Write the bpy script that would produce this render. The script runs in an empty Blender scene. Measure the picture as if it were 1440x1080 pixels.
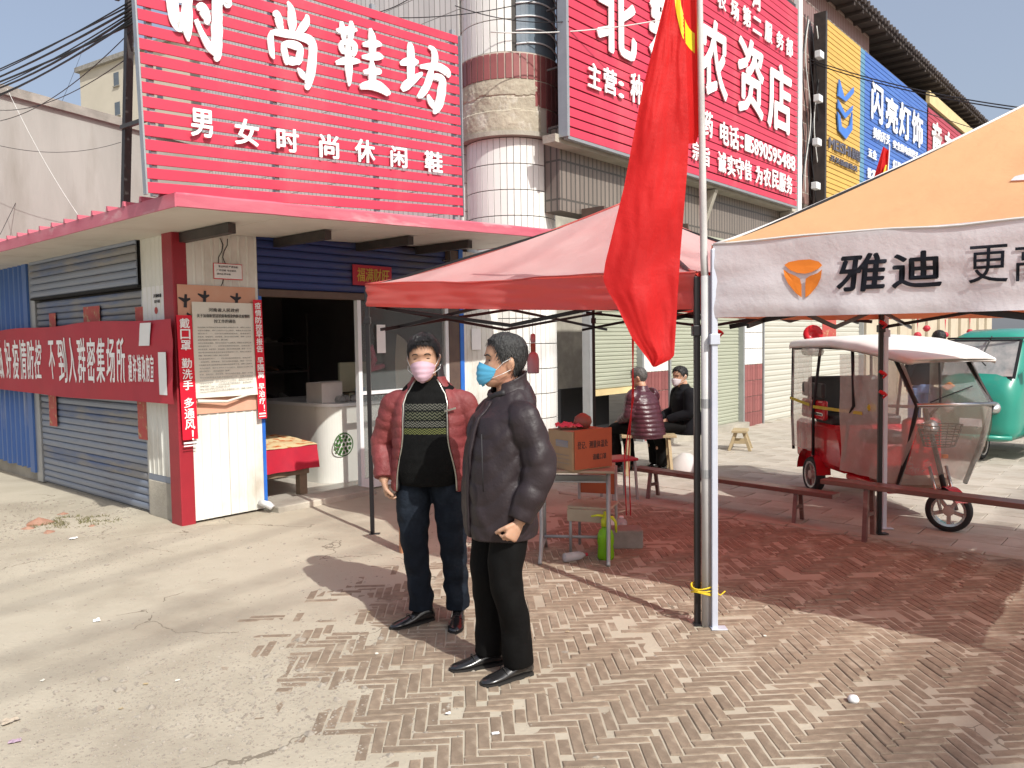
import bpy, bmesh, math, random
from mathutils import Vector, Matrix, noise as mnoise
import numpy as np
random.seed(7)
PI = math.pi
R_ = math.radians
SC = bpy.context.scene
COL = SC.collection

# ------------------------------------------------------------------ camera
F_PX = 1110.0
EYE = Vector((0, 0, 1.65))
PITCH, ROLL = R_(3.09), R_(0.85)
cam_rot = Matrix.Rotation(PI/2 - PITCH, 4, 'X') @ Matrix.Rotation(-ROLL, 4, 'Z')
cd = bpy.data.cameras.new('camera')
cd.sensor_width = 36.0
cd.lens = F_PX/1440*36
cd.clip_start = 0.05
cd.clip_end = 2000
cam = bpy.data.objects.new('camera', cd)
COL.objects.link(cam)
cam.matrix_world = Matrix.Translation(EYE) @ cam_rot
SC.camera = cam

# ------------------------------------------------------------------ light
SUN_EL, SUN_AZ = R_(43.5), R_(35.0)      # azimuth: shadows fall this far left of straight ahead
sun_from = Vector((math.sin(SUN_AZ)*math.cos(SUN_EL), -math.cos(SUN_AZ)*math.cos(SUN_EL), math.sin(SUN_EL)))
world = bpy.data.worlds.new('World')
SC.world = world
world.use_nodes = True
nt = world.node_tree
bg = nt.nodes['Background']
sky = nt.nodes.new('ShaderNodeTexSky')
sky.sky_type = 'NISHITA'
sky.sun_disc = False
sky.sun_elevation = SUN_EL
sky.sun_rotation = math.atan2(sun_from.x, sun_from.y)
sky.air_density = 1.0
sky.dust_density = 5.0
sky.ozone_density = 2.3
haze_mix = nt.nodes.new('ShaderNodeMixRGB')          # pale winter haze evenly over the whole sky
haze_mix.inputs[0].default_value = 0.36
haze_mix.inputs[2].default_value = (3.45, 3.6, 3.95, 1)
nt.links.new(sky.outputs[0], haze_mix.inputs[1])
nt.links.new(haze_mix.outputs[0], bg.inputs[0])
bg.inputs[1].default_value = 0.14
sd = bpy.data.lights.new('sun', 'SUN')
sd.energy = 3.9
sd.angle = R_(0.55)
sd.color = (1.0, 0.985, 0.92)
sun = bpy.data.objects.new('sun', sd)
COL.objects.link(sun)
sun.rotation_euler = sun_from.to_track_quat('Z', 'Y').to_euler()
sun.location = (8, -12, 14)
SC.view_settings.view_transform = 'Standard'
SC.view_settings.look = 'None'
SC.view_settings.exposure = 0.36
SC.view_settings.gamma = 1.0
SC.cycles.transparent_max_bounces = 24
SC.cycles.max_bounces = 10
SC.cycles.diffuse_bounces = 4

# ------------------------------------------------------------------ frames
S0 = Vector((-2.96, 7.0, 0)); SA = R_(49)
SX = Vector((math.cos(SA), math.sin(SA), 0)); SY = Vector((-math.sin(SA), math.cos(SA), 0))
def fromS(p): return S0 + SX*p[0] + SY*p[1] + Vector((0, 0, p[2] if len(p) > 2 else 0))
def toS(P):
    v = Vector(P) - S0
    return Vector((v.dot(SX), v.dot(SY), v.z))
CR = cam_rot.to_3x3()
def ray(x, y): return CR @ Vector(((x-720)/F_PX, -(y-540)/F_PX, -1.0))
def gnd(x, y, z=0.0):
    d = ray(x, y); return EYE + d*((z-EYE.z)/d.z)
def at(x, y, Y):
    d = ray(x, y); return EYE + d*(Y/d.y)
def pS(x, y, c):          # point seen at a pixel on the wall plane S.y = c
    d = ray(x, y); t = (c - toS(EYE).y)/d.dot(SY); return toS(EYE + d*t)
def pSx(x, y, c):
    d = ray(x, y); t = (c - toS(EYE).x)/d.dot(SX); return toS(EYE + d*t)
def pixel(P):
    v = CR.transposed() @ (Vector(P)-EYE)
    if v.z > -0.05: return None
    return (720 + F_PX*v.x/-v.z, 540 - F_PX*v.y/-v.z)

# ------------------------------------------------------------------ materials
MATS = {}
def mat(name, c1, c2=None, scale=4.0, rough=0.65, metal=0.0, bump=0.0, bscale=60.0, c3=None, s3=1.2, t3=(0.5, 0.7),
        spec=0.4, alpha=1.0, coat=0.0, transl=0.0, stretch=(1, 1, 1), detail=5.0, rvar=0.0, emis=None, sheen=0.0, objvar=0.0):
    m = bpy.data.materials.new(name); m.use_nodes = True
    n = m.node_tree.nodes; L = m.node_tree.links
    b = n['Principled BSDF']
    b.inputs['Roughness'].default_value = rough
    b.inputs['Metallic'].default_value = metal
    b.inputs['Specular IOR Level'].default_value = spec
    b.inputs['Coat Weight'].default_value = coat
    if sheen: b.inputs['Sheen Weight'].default_value = sheen
    tc = n.new('ShaderNodeTexCoord')
    mp = n.new('ShaderNodeMapping'); mp.inputs['Scale'].default_value = stretch
    L.new(tc.outputs['Object'], mp.inputs[0])
    col = None
    def noise(sc, det, off=0.0):
        t = n.new('ShaderNodeTexNoise'); t.inputs['Scale'].default_value = sc; t.inputs['Detail'].default_value = det
        t.inputs['Roughness'].default_value = 0.6
        L.new(mp.outputs[0], t.inputs[0]); return t
    def ramp(src, a, b_):
        r = n.new('ShaderNodeMapRange'); r.inputs[1].default_value = a; r.inputs[2].default_value = b_
        r.clamp = True
        L.new(src, r.inputs[0]); return r
    if c2 is None: c2 = tuple(x*0.82 for x in c1)
    t = noise(scale, detail); r = ramp(t.outputs['Fac'], 0.32, 0.68)
    mx = n.new('ShaderNodeMix'); mx.data_type = 'RGBA'
    mx.inputs[6].default_value = (*c1, 1); mx.inputs[7].default_value = (*c2, 1)
    L.new(r.outputs[0], mx.inputs[0]); col = mx.outputs[2]
    if c3 is not None:
        t2 = noise(s3, 8.0); r2 = ramp(t2.outputs['Fac'], *t3)
        m2 = n.new('ShaderNodeMix'); m2.data_type = 'RGBA'; m2.inputs[7].default_value = (*c3, 1)
        L.new(col, m2.inputs[6]); L.new(r2.outputs[0], m2.inputs[0]); col = m2.outputs[2]
    if objvar:
        oi = n.new('ShaderNodeObjectInfo'); r3 = n.new('ShaderNodeMapRange')
        r3.inputs[3].default_value = 1-objvar; r3.inputs[4].default_value = 1+objvar
        L.new(oi.outputs['Random'], r3.inputs[0])
        hs = n.new('ShaderNodeHueSaturation'); L.new(col, hs.inputs['Color']); L.new(r3.outputs[0], hs.inputs['Value']); col = hs.outputs[0]
    L.new(col, b.inputs['Base Color'])
    if rvar:
        rr = n.new('ShaderNodeMapRange'); rr.inputs[3].default_value = rough-rvar; rr.inputs[4].default_value = rough+rvar
        L.new(t.outputs['Fac'], rr.inputs[0]); L.new(rr.outputs[0], b.inputs['Roughness'])
    if bump:
        tb = noise(bscale, 6.0)
        bp = n.new('ShaderNodeBump'); bp.inputs['Strength'].default_value = min(1, bump); bp.inputs['Distance'].default_value = 0.01*max(1, bump)
        L.new(tb.outputs['Fac'], bp.inputs['Height']); L.new(bp.outputs[0], b.inputs['Normal'])
    if emis: b.inputs['Emission Color'].default_value = (*emis[0], 1); b.inputs['Emission Strength'].default_value = emis[1]
    out = n['Material Output']
    if alpha < 1: b.inputs['Alpha'].default_value = alpha
    if transl > 0:
        tr = n.new('ShaderNodeBsdfTranslucent'); L.new(col, tr.inputs[0])
        ms = n.new('ShaderNodeMixShader'); ms.inputs[0].default_value = transl
        L.new(b.outputs[0], ms.inputs[1]); L.new(tr.outputs[0], ms.inputs[2]); L.new(ms.outputs[0], out.inputs[0])
    MATS[name] = m
    return m

# ------------------------------------------------------------------ mesh builder
class MB:
    def __init__(s): s.v = []; s.f = []
    def add(s, vs, fs):
        o = len(s.v); s.v += [tuple(v) for v in vs]; s.f += [tuple(i+o for i in f) for f in fs]; return s
    def box(s, x0, x1, y0, y1, z0, z1, M=None):
        vs = [Vector((x, y, z)) for z in (z0, z1) for y in (y0, y1) for x in (x0, x1)]
        if M is not None: vs = [M @ v for v in vs]
        return s.add(vs, [(0, 2, 3, 1), (4, 5, 7, 6), (0, 1, 5, 4), (2, 6, 7, 3), (0, 4, 6, 2), (1, 3, 7, 5)])
    def cbox(s, c, d, M=None, bev=0.0):
        c = Vector(c)
        if bev <= 0:
            return s.box(c.x-d[0]/2, c.x+d[0]/2, c.y-d[1]/2, c.y+d[1]/2, c.z-d[2]/2, c.z+d[2]/2, M)
        bm = bmesh.new(); bmesh.ops.create_cube(bm, size=1)
        for v in bm.verts: v.co = Vector((v.co.x*d[0], v.co.y*d[1], v.co.z*d[2]))
        bmesh.ops.bevel(bm, geom=bm.edges[:], offset=bev, segments=2, affect='EDGES', profile=0.5)
        for v in bm.verts: v.co = v.co + c if M is None else M @ (v.co + c)
        bm.verts.index_update()
        s.add([v.co.copy() for v in bm.verts], [[v.index for v in f.verts] for f in bm.faces]); bm.free(); return s
    def beam(s, a, b, w, h=None, up=(0, 0, 1)):
        a = Vector(a); b = Vector(b); h = h or w
        d = (b-a).normalized(); u = Vector(up)
        if abs(d.dot(u)) > 0.98: u = Vector((1, 0, 0))
        r = d.cross(u).normalized(); u = r.cross(d)
        vs = [p + r*sx*w/2 + u*sz*h/2 for p in (a, b) for sz in (-1, 1) for sx in (-1, 1)]
        return s.add(vs, [(0, 1, 3, 2), (4, 6, 7, 5), (0, 4, 5, 1), (2, 3, 7, 6), (0, 2, 6, 4), (1, 5, 7, 3)])
    def tube(s, pts, r, n=8, cap=True, ry=None, up=None):
        pts = [Vector(p) for p in pts]; k = len(pts)
        rs = list(r) if hasattr(r, '__len__') else [r]*k
        rys = rs if ry is None else (list(ry) if hasattr(ry, '__len__') else [ry]*k)
        tan = [((pts[min(i+1, k-1)]-pts[max(i-1, 0)])).normalized() for i in range(k)]
        u = Vector(up) if up is not None else (Vector((0, 0, 1)) if abs(tan[0].z) < 0.9 else Vector((1, 0, 0)))
        vs = []; o = len(s.v)
        for i in range(k):
            u = (u - tan[i]*u.dot(tan[i])).normalized(); w = tan[i].cross(u)
            for j in range(n):
                a = 2*PI*j/n; vs.append(pts[i] + u*math.cos(a)*rs[i] + w*math.sin(a)*rys[i])
        fs = [(i*n+j, i*n+(j+1) % n, (i+1)*n+(j+1) % n, (i+1)*n+j) for i in range(k-1) for j in range(n)]
        if cap: fs += [tuple(range(n-1, -1, -1)), tuple(range((k-1)*n, k*n))]
        return s.add(vs, fs)
    def loft(s, rings, cap=True, closed=True):
        n = len(rings[0]); k = len(rings)
        vs = [p for r in rings for p in r]
        m = n if closed else n-1
        fs = [(i*n+j, i*n+(j+1) % n, (i+1)*n+(j+1) % n, (i+1)*n+j) for i in range(k-1) for j in range(m)]
        if cap and closed: fs += [tuple(range(n-1, -1, -1)), tuple(range((k-1)*n, k*n))]
        return s.add(vs, fs)
    def grid(s, fn, nu, nv):
        vs = [fn(i/nu, j/nv) for j in range(nv+1) for i in range(nu+1)]
        w = nu+1
        return s.add(vs, [(j*w+i, j*w+i+1, (j+1)*w+i+1, (j+1)*w+i) for j in range(nv) for i in range(nu)])
    def prism(s, poly, a, b):      # poly: list of points; a, b offsets
        a = Vector(a); b = Vector(b); n = len(poly)
        vs = [Vector(p)+a for p in poly] + [Vector(p)+b for p in poly]
        return s.add(vs, [tuple(range(n-1, -1, -1)), tuple(range(n, 2*n))] + [(i, (i+1) % n, n+(i+1) % n, n+i) for i in range(n)])
    def lathe(s, prof, c=(0, 0, 0), n=16, M=None):
        c = Vector(c); rings = []
        for r, z in prof:
            ring = [Vector((r*math.cos(2*PI*j/n), r*math.sin(2*PI*j/n), z)) for j in range(n)]
            rings.append([(M @ p if M is not None else p)+c for p in ring])
        return s.loft(rings, cap=(tuple(prof[0]) != tuple(prof[-1])))
    def mesh(s, name, mats, smooth=False, off=None):
        me = bpy.data.meshes.new(name)
        vs = s.v if off is None else [(v[0]-off[0], v[1]-off[1], v[2]-off[2]) for v in s.v]
        me.from_pydata(vs, [], s.f); me.update()
        if not isinstance(mats, (list, tuple)): mats = [mats]
        for m in mats: me.materials.append(MATS[m] if isinstance(m, str) else m)
        if smooth: me.polygons.foreach_set('use_smooth', [True]*len(me.polygons))
        me.validate()
        return me

def props(o, label=None, cat=None, group=None, kind=None):
    if label: o['label'] = label
    if cat: o['category'] = cat
    if group: o['group'] = group
    if kind: o['kind'] = kind
    return o
BASES = {}
def thing(name, label, cat, base=(0, 0, 0), rot=0.0, group=None, frame='S'):
    """Empty at the thing's base. frame 'S': base in the shop frame and axes turned with it; 'W': world."""
    o = bpy.data.objects.new(name, None); COL.objects.link(o)
    o.empty_display_size = 0.2
    b = Vector(base) if len(base) == 3 else Vector((base[0], base[1], 0))
    if frame == 'S': o.location = fromS(b); o.rotation_euler = (0, 0, SA); BASES[o.name] = b
    elif frame == 'W': o.location = b; o.rotation_euler = (0, 0, rot); BASES[o.name] = b
    else: o.location = b; o.rotation_euler = (0, 0, rot); BASES[o.name] = Vector((0, 0, 0))   # local coordinates
    return props(o, label, cat, group)
def link(name, me, parent=None):
    o = bpy.data.objects.new(name, me); COL.objects.link(o)
    if parent is not None: o.parent = parent
    return o
def part(name, mb, m, parent, smooth=False, label=None, kind=None):
    """mesh in the same absolute frame as the thing's base"""
    p = parent
    while p.name not in BASES: p = p.parent
    o = link(name, mb.mesh(name, m, smooth, BASES[p.name]), parent)
    if label: o['label'] = label
    if kind: o['kind'] = kind
    return o
def solo(name, mb, m, label, cat, base, frame='S', smooth=False, group=None, kind=None, rot=0.0):
    b = Vector(base)
    me = mb.mesh(name, m, smooth, b if frame in 'SW' else None)
    o = link(name, me)
    if frame == 'S': o.location = fromS(b); o.rotation_euler = (0, 0, SA)
    else: o.location = b; o.rotation_euler = (0, 0, rot)
    return props(o, label, cat, group, kind)
def rep(name, me, parent, loc=(0, 0, 0), rot=(0, 0, 0), scale=(1, 1, 1)):
    """repeat of a piece sharing its mesh; loc in the thing's absolute frame"""
    p = parent
    while p.name not in BASES: p = p.parent
    o = link(name, me, parent); o.location = Vector(loc)-BASES[p.name]; o.rotation_euler = rot; o.scale = scale
    return o
def sstep(x, a, b):
    t = max(0.0, min(1.0, (x-a)/(b-a))); return t*t*(3-2*t)
def nz(x, y, z=0.0): return mnoise.noise(Vector((x, y, z)))
def fbm(x, y, z=0.0, o=4):
    s = 0; a = 1
    for i in range(o): s += a*nz(x, y, z); x *= 2.1; y *= 2.1; z *= 2.1; a *= 0.5
    return s

# ------------------------------------------------------------------ lettering
FONT_CACHE = {}
def glyphs(s, bold, extrude=1.0):
    key = (s, bold)
    if key not in FONT_CACHE:
        cu = bpy.data.curves.new('lettering', 'FONT'); cu.body = s; cu.size = 1.0; cu.offset = bold; cu.extrude = 0.5
        cu.resolution_u = 3
        ob = bpy.data.objects.new('lettering', cu); COL.objects.link(ob)
        bpy.context.view_layer.update()
        dg = bpy.context.evaluated_depsgraph_get()
        me = bpy.data.meshes.new_from_object(ob.evaluated_get(dg))
        vs = [v.co.copy() for v in me.vertices]; fs = [tuple(p.vertices) for p in me.polygons]
        bpy.data.objects.remove(ob); bpy.data.curves.remove(cu); bpy.data.meshes.remove(me)
        FONT_CACHE[key] = (vs, fs)
    return FONT_CACHE[key]
def fine_glyph(s, bold):
    key = (s, bold, 'fine')
    if key not in FONT_CACHE:
        vs, fs = glyphs(s, bold); bm = bmesh.new(); bv_ = [bm.verts.new(v) for v in vs]
        for f in fs:
            try: bm.faces.new([bv_[i] for i in f])
            except ValueError: pass
        bmesh.ops.triangulate(bm, faces=bm.faces[:])
        for _ in range(5):
            es = [e for e in bm.edges if e.calc_length() > .09 and abs(e.verts[0].co.z-e.verts[1].co.z) < .5]
            if not es: break
            bmesh.ops.subdivide_edges(bm, edges=es, cuts=1); bmesh.ops.triangulate(bm, faces=bm.faces[:])
        bm.verts.index_update(); FONT_CACHE[key] = ([v.co.copy() for v in bm.verts], [tuple(v.index for v in f.verts) for f in bm.faces]); bm.free()
    return FONT_CACHE[key]
def text(mb, s, o, ux, uz, w, h, depth=0.01, bold=0.02, mode='fit', shear=0.0, warp=None):
    """lettering with its lower left corner at o, run along ux, up along uz; ux x uz points out of the wall"""
    vs, fs = fine_glyph(s, 0.0) if warp else glyphs(s, 0.0)
    if not vs: return mb
    o = Vector(o); ux = Vector(ux).normalized(); uz = Vector(uz).normalized(); nn = ux.cross(uz).normalized()
    x0 = min(v.x for v in vs); x1 = max(v.x for v in vs); y0 = min(v.y for v in vs); y1 = max(v.y for v in vs)
    if mode == 'em': x0, x1, y0, y1 = x0, x1, -0.12, 0.88
    sx = w/max(1e-6, x1-x0); sy = h/max(1e-6, y1-y0)
    sp = bold*1.15; sx *= 1-2*sp*.5; sy *= 1-2*sp*.5
    offs = [(0, 0)] if bold <= .002 else [(0, 0), (-1, -.2), (1, .2), (-.2, 1), (.2, -1), (.7, .7), (-.7, -.7)]
    for k, (ox, oy) in enumerate(offs):
        out = []
        for v in vs:
            x = (v.x-x0+sp*(1+ox)*.5)*sx*1.0; y = (v.y-y0+sp*(1+oy)*.5)*sy
            x += shear*y
            p = o + ux*x + uz*y + nn*((v.z+0.5)*depth*(1+.03*k))
            if warp: p = warp(p)
            out.append(p)
        mb.add(out, fs)
    return mb
# ================================================================== materials in use
mat('ground_dust', (0.385, 0.342, 0.268), (0.455, 0.408, 0.325), 1.1, 0.93, bump=0.5, bscale=55, c3=(0.29, 0.25, 0.195), s3=0.8, t3=(0.48, 0.70), spec=0.2)
mat('brick', (0.20, 0.152, 0.112), (0.29, 0.225, 0.165), 14, 0.88, bump=0.6, bscale=120, c3=(0.42, 0.36, 0.28), s3=4.0, t3=(0.52, 0.72), spec=0.2, objvar=0.12)
mat('paver', (0.37, 0.33, 0.28), (0.46, 0.42, 0.36), 3, 0.85, bump=0.4, bscale=80, c3=(0.29, 0.25, 0.2), s3=2, spec=0.25, objvar=0.07)
mat('kerb_stone', (0.36, 0.30, 0.23), (0.43, 0.37, 0.3), 6, 0.9, bump=0.5)
mat('gravel', (0.40, 0.36, 0.30), (0.26, 0.22, 0.18), 30, 0.9, bump=0.4, objvar=0.2)
mat('white_panel', (0.70, 0.70, 0.65), (0.61, 0.61, 0.56), 1.6, 0.45, c3=(0.43, 0.39, 0.32), s3=2.2, t3=(0.56, 0.76), bump=0.08, bscale=30, stretch=(1, 1, 0.5))
mat('soffit', (0.66, 0.63, 0.57), (0.58, 0.54, 0.48), 1.4, 0.6, c3=(0.42, 0.36, 0.3), s3=1.1, t3=(0.6, 0.8))
mat('red_paint', (0.31, 0.018, 0.030), (0.25, 0.016, 0.026), 5, 0.45, c3=(0.5, 0.22, 0.2), s3=3.5, t3=(0.64, 0.8), bump=0.15)
mat('fascia', (0.42, 0.075, 0.115), (0.52, 0.15, 0.19), 2.2, 0.4, c3=(0.66, 0.42, 0.42), s3=2.4, t3=(0.56, 0.78), stretch=(0.6, 1, 3), bump=0.1)
mat('shutter_blue', (0.20, 0.245, 0.33), (0.27, 0.29, 0.34), 2.0, 0.38, metal=0.35, c3=(0.15, 0.11, 0.09), s3=1.7, t3=(0.6, 0.78), stretch=(0.5, 0.5, 3), bump=0.15, rvar=0.1)
mat('shutter_grime', (0.22, 0.23, 0.25), (0.30, 0.28, 0.26), 2.0, 0.5, metal=0.3, c3=(0.11, 0.16, 0.29), s3=1.3, t3=(0.45, 0.6), stretch=(0.5, 0.5, 3), bump=0.1)
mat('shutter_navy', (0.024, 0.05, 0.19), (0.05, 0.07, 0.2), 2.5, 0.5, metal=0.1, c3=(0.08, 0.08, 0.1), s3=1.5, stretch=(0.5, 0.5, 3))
mat('corrugated_blue', (0.045, 0.12, 0.36), (0.07, 0.15, 0.37), 2, 0.4, c3=(0.35, 0.36, 0.38), s3=1.2, t3=(0.62, 0.8), stretch=(2, 2, 0.4))
mat('blue_trim', (0.02, 0.12, 0.5), (0.03, 0.15, 0.5), 8, 0.4)
mat('cement', (0.36, 0.33, 0.28), (0.29, 0.265, 0.22), 3.2, 0.9, bump=0.6, bscale=40, c3=(0.5, 0.46, 0.38), s3=1.1, t3=(0.5, 0.7))
mat('old_wall', (0.325, 0.32, 0.30), (0.25, 0.245, 0.228), 1.3, 0.92, bump=0.4, bscale=25, c3=(0.21, 0.20, 0.175), s3=1.0, t3=(0.50, 0.72), stretch=(1, 1, 0.22))
mat('wall_cap', (0.2, 0.19, 0.17), (0.32, 0.3, 0.27), 4, 0.9, bump=0.6)
mat('far_wall', (0.50, 0.455, 0.37), (0.55, 0.5, 0.41), 0.5, 0.9)
mat('far_glass', (0.12, 0.14, 0.16), rough=0.2)
mat('sign_red', (0.53, 0.045, 0.085), (0.47, 0.038, 0.072), 1.2, 0.42, c3=(0.62, 0.08, 0.11), s3=1.2, t3=(0.5, 0.7), objvar=0.05, bump=0.05)
mat('sign_yellow', (0.60, 0.37, 0.085), (0.54, 0.33, 0.08), 2, 0.45, objvar=0.05)
mat('sign_blue', (0.055, 0.13, 0.42), (0.07, 0.16, 0.45), 0.7, 0.45, objvar=0.06)
mat('sign_teal', (0.10, 0.25, 0.36), (0.12, 0.24, 0.36), 2, 0.45)
mat('sign_maroon', (0.40, 0.05, 0.075), (0.36, 0.05, 0.07), 2, 0.45, objvar=0.05)
mat('cream_trim', (0.66, 0.52, 0.27), rough=0.5)
mat('lettering_white', (0.86, 0.86, 0.85), (0.80, 0.80, 0.80), 5, 0.4)
mat('letter_edge', (0.62, 0.62, 0.62), rough=0.5)
mat('logo_blue', (0.06, 0.19, 0.6), rough=0.4)
mat('logo_dark', (0.12, 0.12, 0.16), rough=0.5)
mat('galvanised', (0.42, 0.43, 0.44), (0.36, 0.37, 0.38), 6, 0.4, metal=0.6)
mat('dark_steel', (0.045, 0.04, 0.04), (0.07, 0.06, 0.055), 6, 0.5, metal=0.3)
mat('brown_steel', (0.085, 0.055, 0.045), (0.12, 0.08, 0.06), 6, 0.6)
mat('black_rubber', (0.018, 0.018, 0.02), rough=0.6)
mat('white_tile', (0.72, 0.71, 0.68), (0.66, 0.65, 0.62), 4, 0.22, c3=(0.5, 0.46, 0.4), s3=2.0, t3=(0.62, 0.8), objvar=0.04)
mat('maroon_tile', (0.20, 0.062, 0.062), (0.25, 0.085, 0.08), 6, 0.35, objvar=0.18)
mat('grout_dark', (0.07, 0.065, 0.06), rough=0.9)
mat('grout_light', (0.50, 0.43, 0.37), rough=0.9)
mat('rough_concrete', (0.42, 0.37, 0.29), (0.30, 0.26, 0.20), 6, 0.95, bump=1.5, bscale=18, c3=(0.5, 0.46, 0.39), s3=3, t3=(0.5, 0.6))
mat('pale_shutter', (0.37, 0.385, 0.30), (0.32, 0.335, 0.26), 1.5, 0.45, metal=0.1, stretch=(0.4, 0.4, 3))
mat('cream_shutter', (0.47, 0.455, 0.395), (0.42, 0.41, 0.355), 1.5, 0.45, stretch=(0.4, 0.4, 3))
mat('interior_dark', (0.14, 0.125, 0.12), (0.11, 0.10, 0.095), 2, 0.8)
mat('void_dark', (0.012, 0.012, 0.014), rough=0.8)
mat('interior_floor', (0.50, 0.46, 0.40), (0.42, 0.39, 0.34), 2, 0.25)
mat('eave_dark', (0.045, 0.035, 0.035), (0.07, 0.055, 0.05), 1.2, 0.8)
mat('window_glass', (0.10, 0.13, 0.16), (0.16, 0.2, 0.24), 2, 0.08, spec=0.8)
mat('banner_red', (0.43, 0.02, 0.04), (0.37, 0.018, 0.035), 3, 0.55, bump=0.1, bscale=8)
mat('poster_red', (0.68, 0.012, 0.035), rough=0.4)
mat('peach_paper', (0.58, 0.30, 0.20), (0.6, 0.36, 0.26), 3, 0.8)
mat('paper', (0.70, 0.68, 0.60), (0.64, 0.62, 0.54), 2.5, 0.8, bump=0.2, bscale=9)
mat('paper_white', (0.78, 0.78, 0.77), (0.7, 0.7, 0.7), 4, 0.7)
mat('ink', (0.03, 0.03, 0.035), rough=0.6)
mat('ink_grey', (0.26, 0.26, 0.25), rough=0.8)
mat('gold_ink', (0.55, 0.38, 0.05), rough=0.4)
mat('couplet_red', (0.46, 0.05, 0.055), (0.42, 0.12, 0.08), 14, 0.6, c3=(0.5, 0.35, 0.2), s3=16, t3=(0.56, 0.66))
mat('white_alu', (0.72, 0.73, 0.74), (0.66, 0.67, 0.68), 4, 0.35)
g = mat('door_glass', (0.20, 0.22, 0.22), rough=0.06, alpha=0.28, spec=0.6)
mat('cable', (0.015, 0.015, 0.018), rough=0.5)
mat('cable_white', (0.6, 0.6, 0.58), rough=0.5)

# hairline cracks in the hard dusty ground
def add_cracks(m, scale, width, col):
    n = m.node_tree.nodes; L = m.node_tree.links; b = n['Principled BSDF']; src = b.inputs['Base Color'].links[0].from_socket
    tc = n.new('ShaderNodeTexCoord'); nn = n.new('ShaderNodeTexNoise'); nn.inputs['Scale'].default_value = 1.6; nn.inputs['Detail'].default_value = 6
    L.new(tc.outputs['Object'], nn.inputs[0]); ad = n.new('ShaderNodeMixRGB'); ad.blend_type = 'ADD'; ad.inputs[0].default_value = .9
    L.new(tc.outputs['Object'], ad.inputs[1]); L.new(nn.outputs['Color'], ad.inputs[2])
    v = n.new('ShaderNodeTexVoronoi'); v.feature = 'DISTANCE_TO_EDGE'; v.inputs['Scale'].default_value = scale; L.new(ad.outputs[0], v.inputs[0])
    lt = n.new('ShaderNodeMath'); lt.operation = 'LESS_THAN'; lt.inputs[1].default_value = width; L.new(v.outputs['Distance'], lt.inputs[0])
    n2 = n.new('ShaderNodeTexNoise'); n2.inputs['Scale'].default_value = .9; L.new(tc.outputs['Object'], n2.inputs[0])
    gt = n.new('ShaderNodeMath'); gt.operation = 'GREATER_THAN'; gt.inputs[1].default_value = .52; L.new(n2.outputs['Fac'], gt.inputs[0])
    mu = n.new('ShaderNodeMath'); mu.operation = 'MULTIPLY'; L.new(lt.outputs[0], mu.inputs[0]); L.new(gt.outputs[0], mu.inputs[1])
    mx = n.new('ShaderNodeMix'); mx.data_type = 'RGBA'; mx.inputs[7].default_value = (*col, 1); L.new(mu.outputs[0], mx.inputs[0]); L.new(src, mx.inputs[6]); L.new(mx.outputs[2], b.inputs['Base Color'])
add_cracks(MATS['ground_dust'], .75, .004, (.20, .17, .13))
# brick-pattern walls too far away to build tile by tile
def tile_mat(name, c, mortar, w, h, msize=0.06, offs=0.0):
    m = mat(name, c, rough=0.35)
    n = m.node_tree.nodes; L = m.node_tree.links
    b = n['Principled BSDF']
    tc = n.new('ShaderNodeTexCoord'); sp = n.new('ShaderNodeSeparateXYZ'); cb = n.new('ShaderNodeCombineXYZ'); ad = n.new('ShaderNodeMath')
    L.new(tc.outputs['Object'], sp.inputs[0]); L.new(sp.outputs[0], ad.inputs[0]); L.new(sp.outputs[1], ad.inputs[1])
    L.new(ad.outputs[0], cb.inputs[0]); L.new(sp.outputs[2], cb.inputs[1])
    bt = n.new('ShaderNodeTexBrick'); bt.offset = offs; bt.inputs['Scale'].default_value = 1.0
    bt.inputs['Color1'].default_value = (*c, 1); bt.inputs['Color2'].default_value = (*(x*0.86 for x in c), 1)
    bt.inputs['Mortar'].default_value = (*mortar, 1)
    bt.inputs['Brick Width'].default_value = w; bt.inputs['Row Height'].default_value = h; bt.inputs['Mortar Size'].default_value = msize*w
    L.new(cb.outputs[0], bt.inputs[0]); L.new(bt.outputs['Color'], b.inputs['Base Color'])
    bp = n.new('ShaderNodeBump'); bp.inputs['Distance'].default_value = 0.006; bp.invert = True
    L.new(bt.outputs['Fac'], bp.inputs['Height']); L.new(bp.outputs[0], b.inputs['Normal'])
    return m
tile_mat('tile_wall_white', (0.66, 0.66, 0.63), (0.24, 0.23, 0.21), 0.105, 0.38, 0.055)
tile_mat('tile_wall_maroon', (0.23, 0.12, 0.11), (0.42, 0.36, 0.31), 0.11, 0.36, 0.09)
tile_mat('tile_wall_brown', (0.20, 0.165, 0.14), (0.08, 0.07, 0.06), 0.10, 0.5, 0.14)

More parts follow.
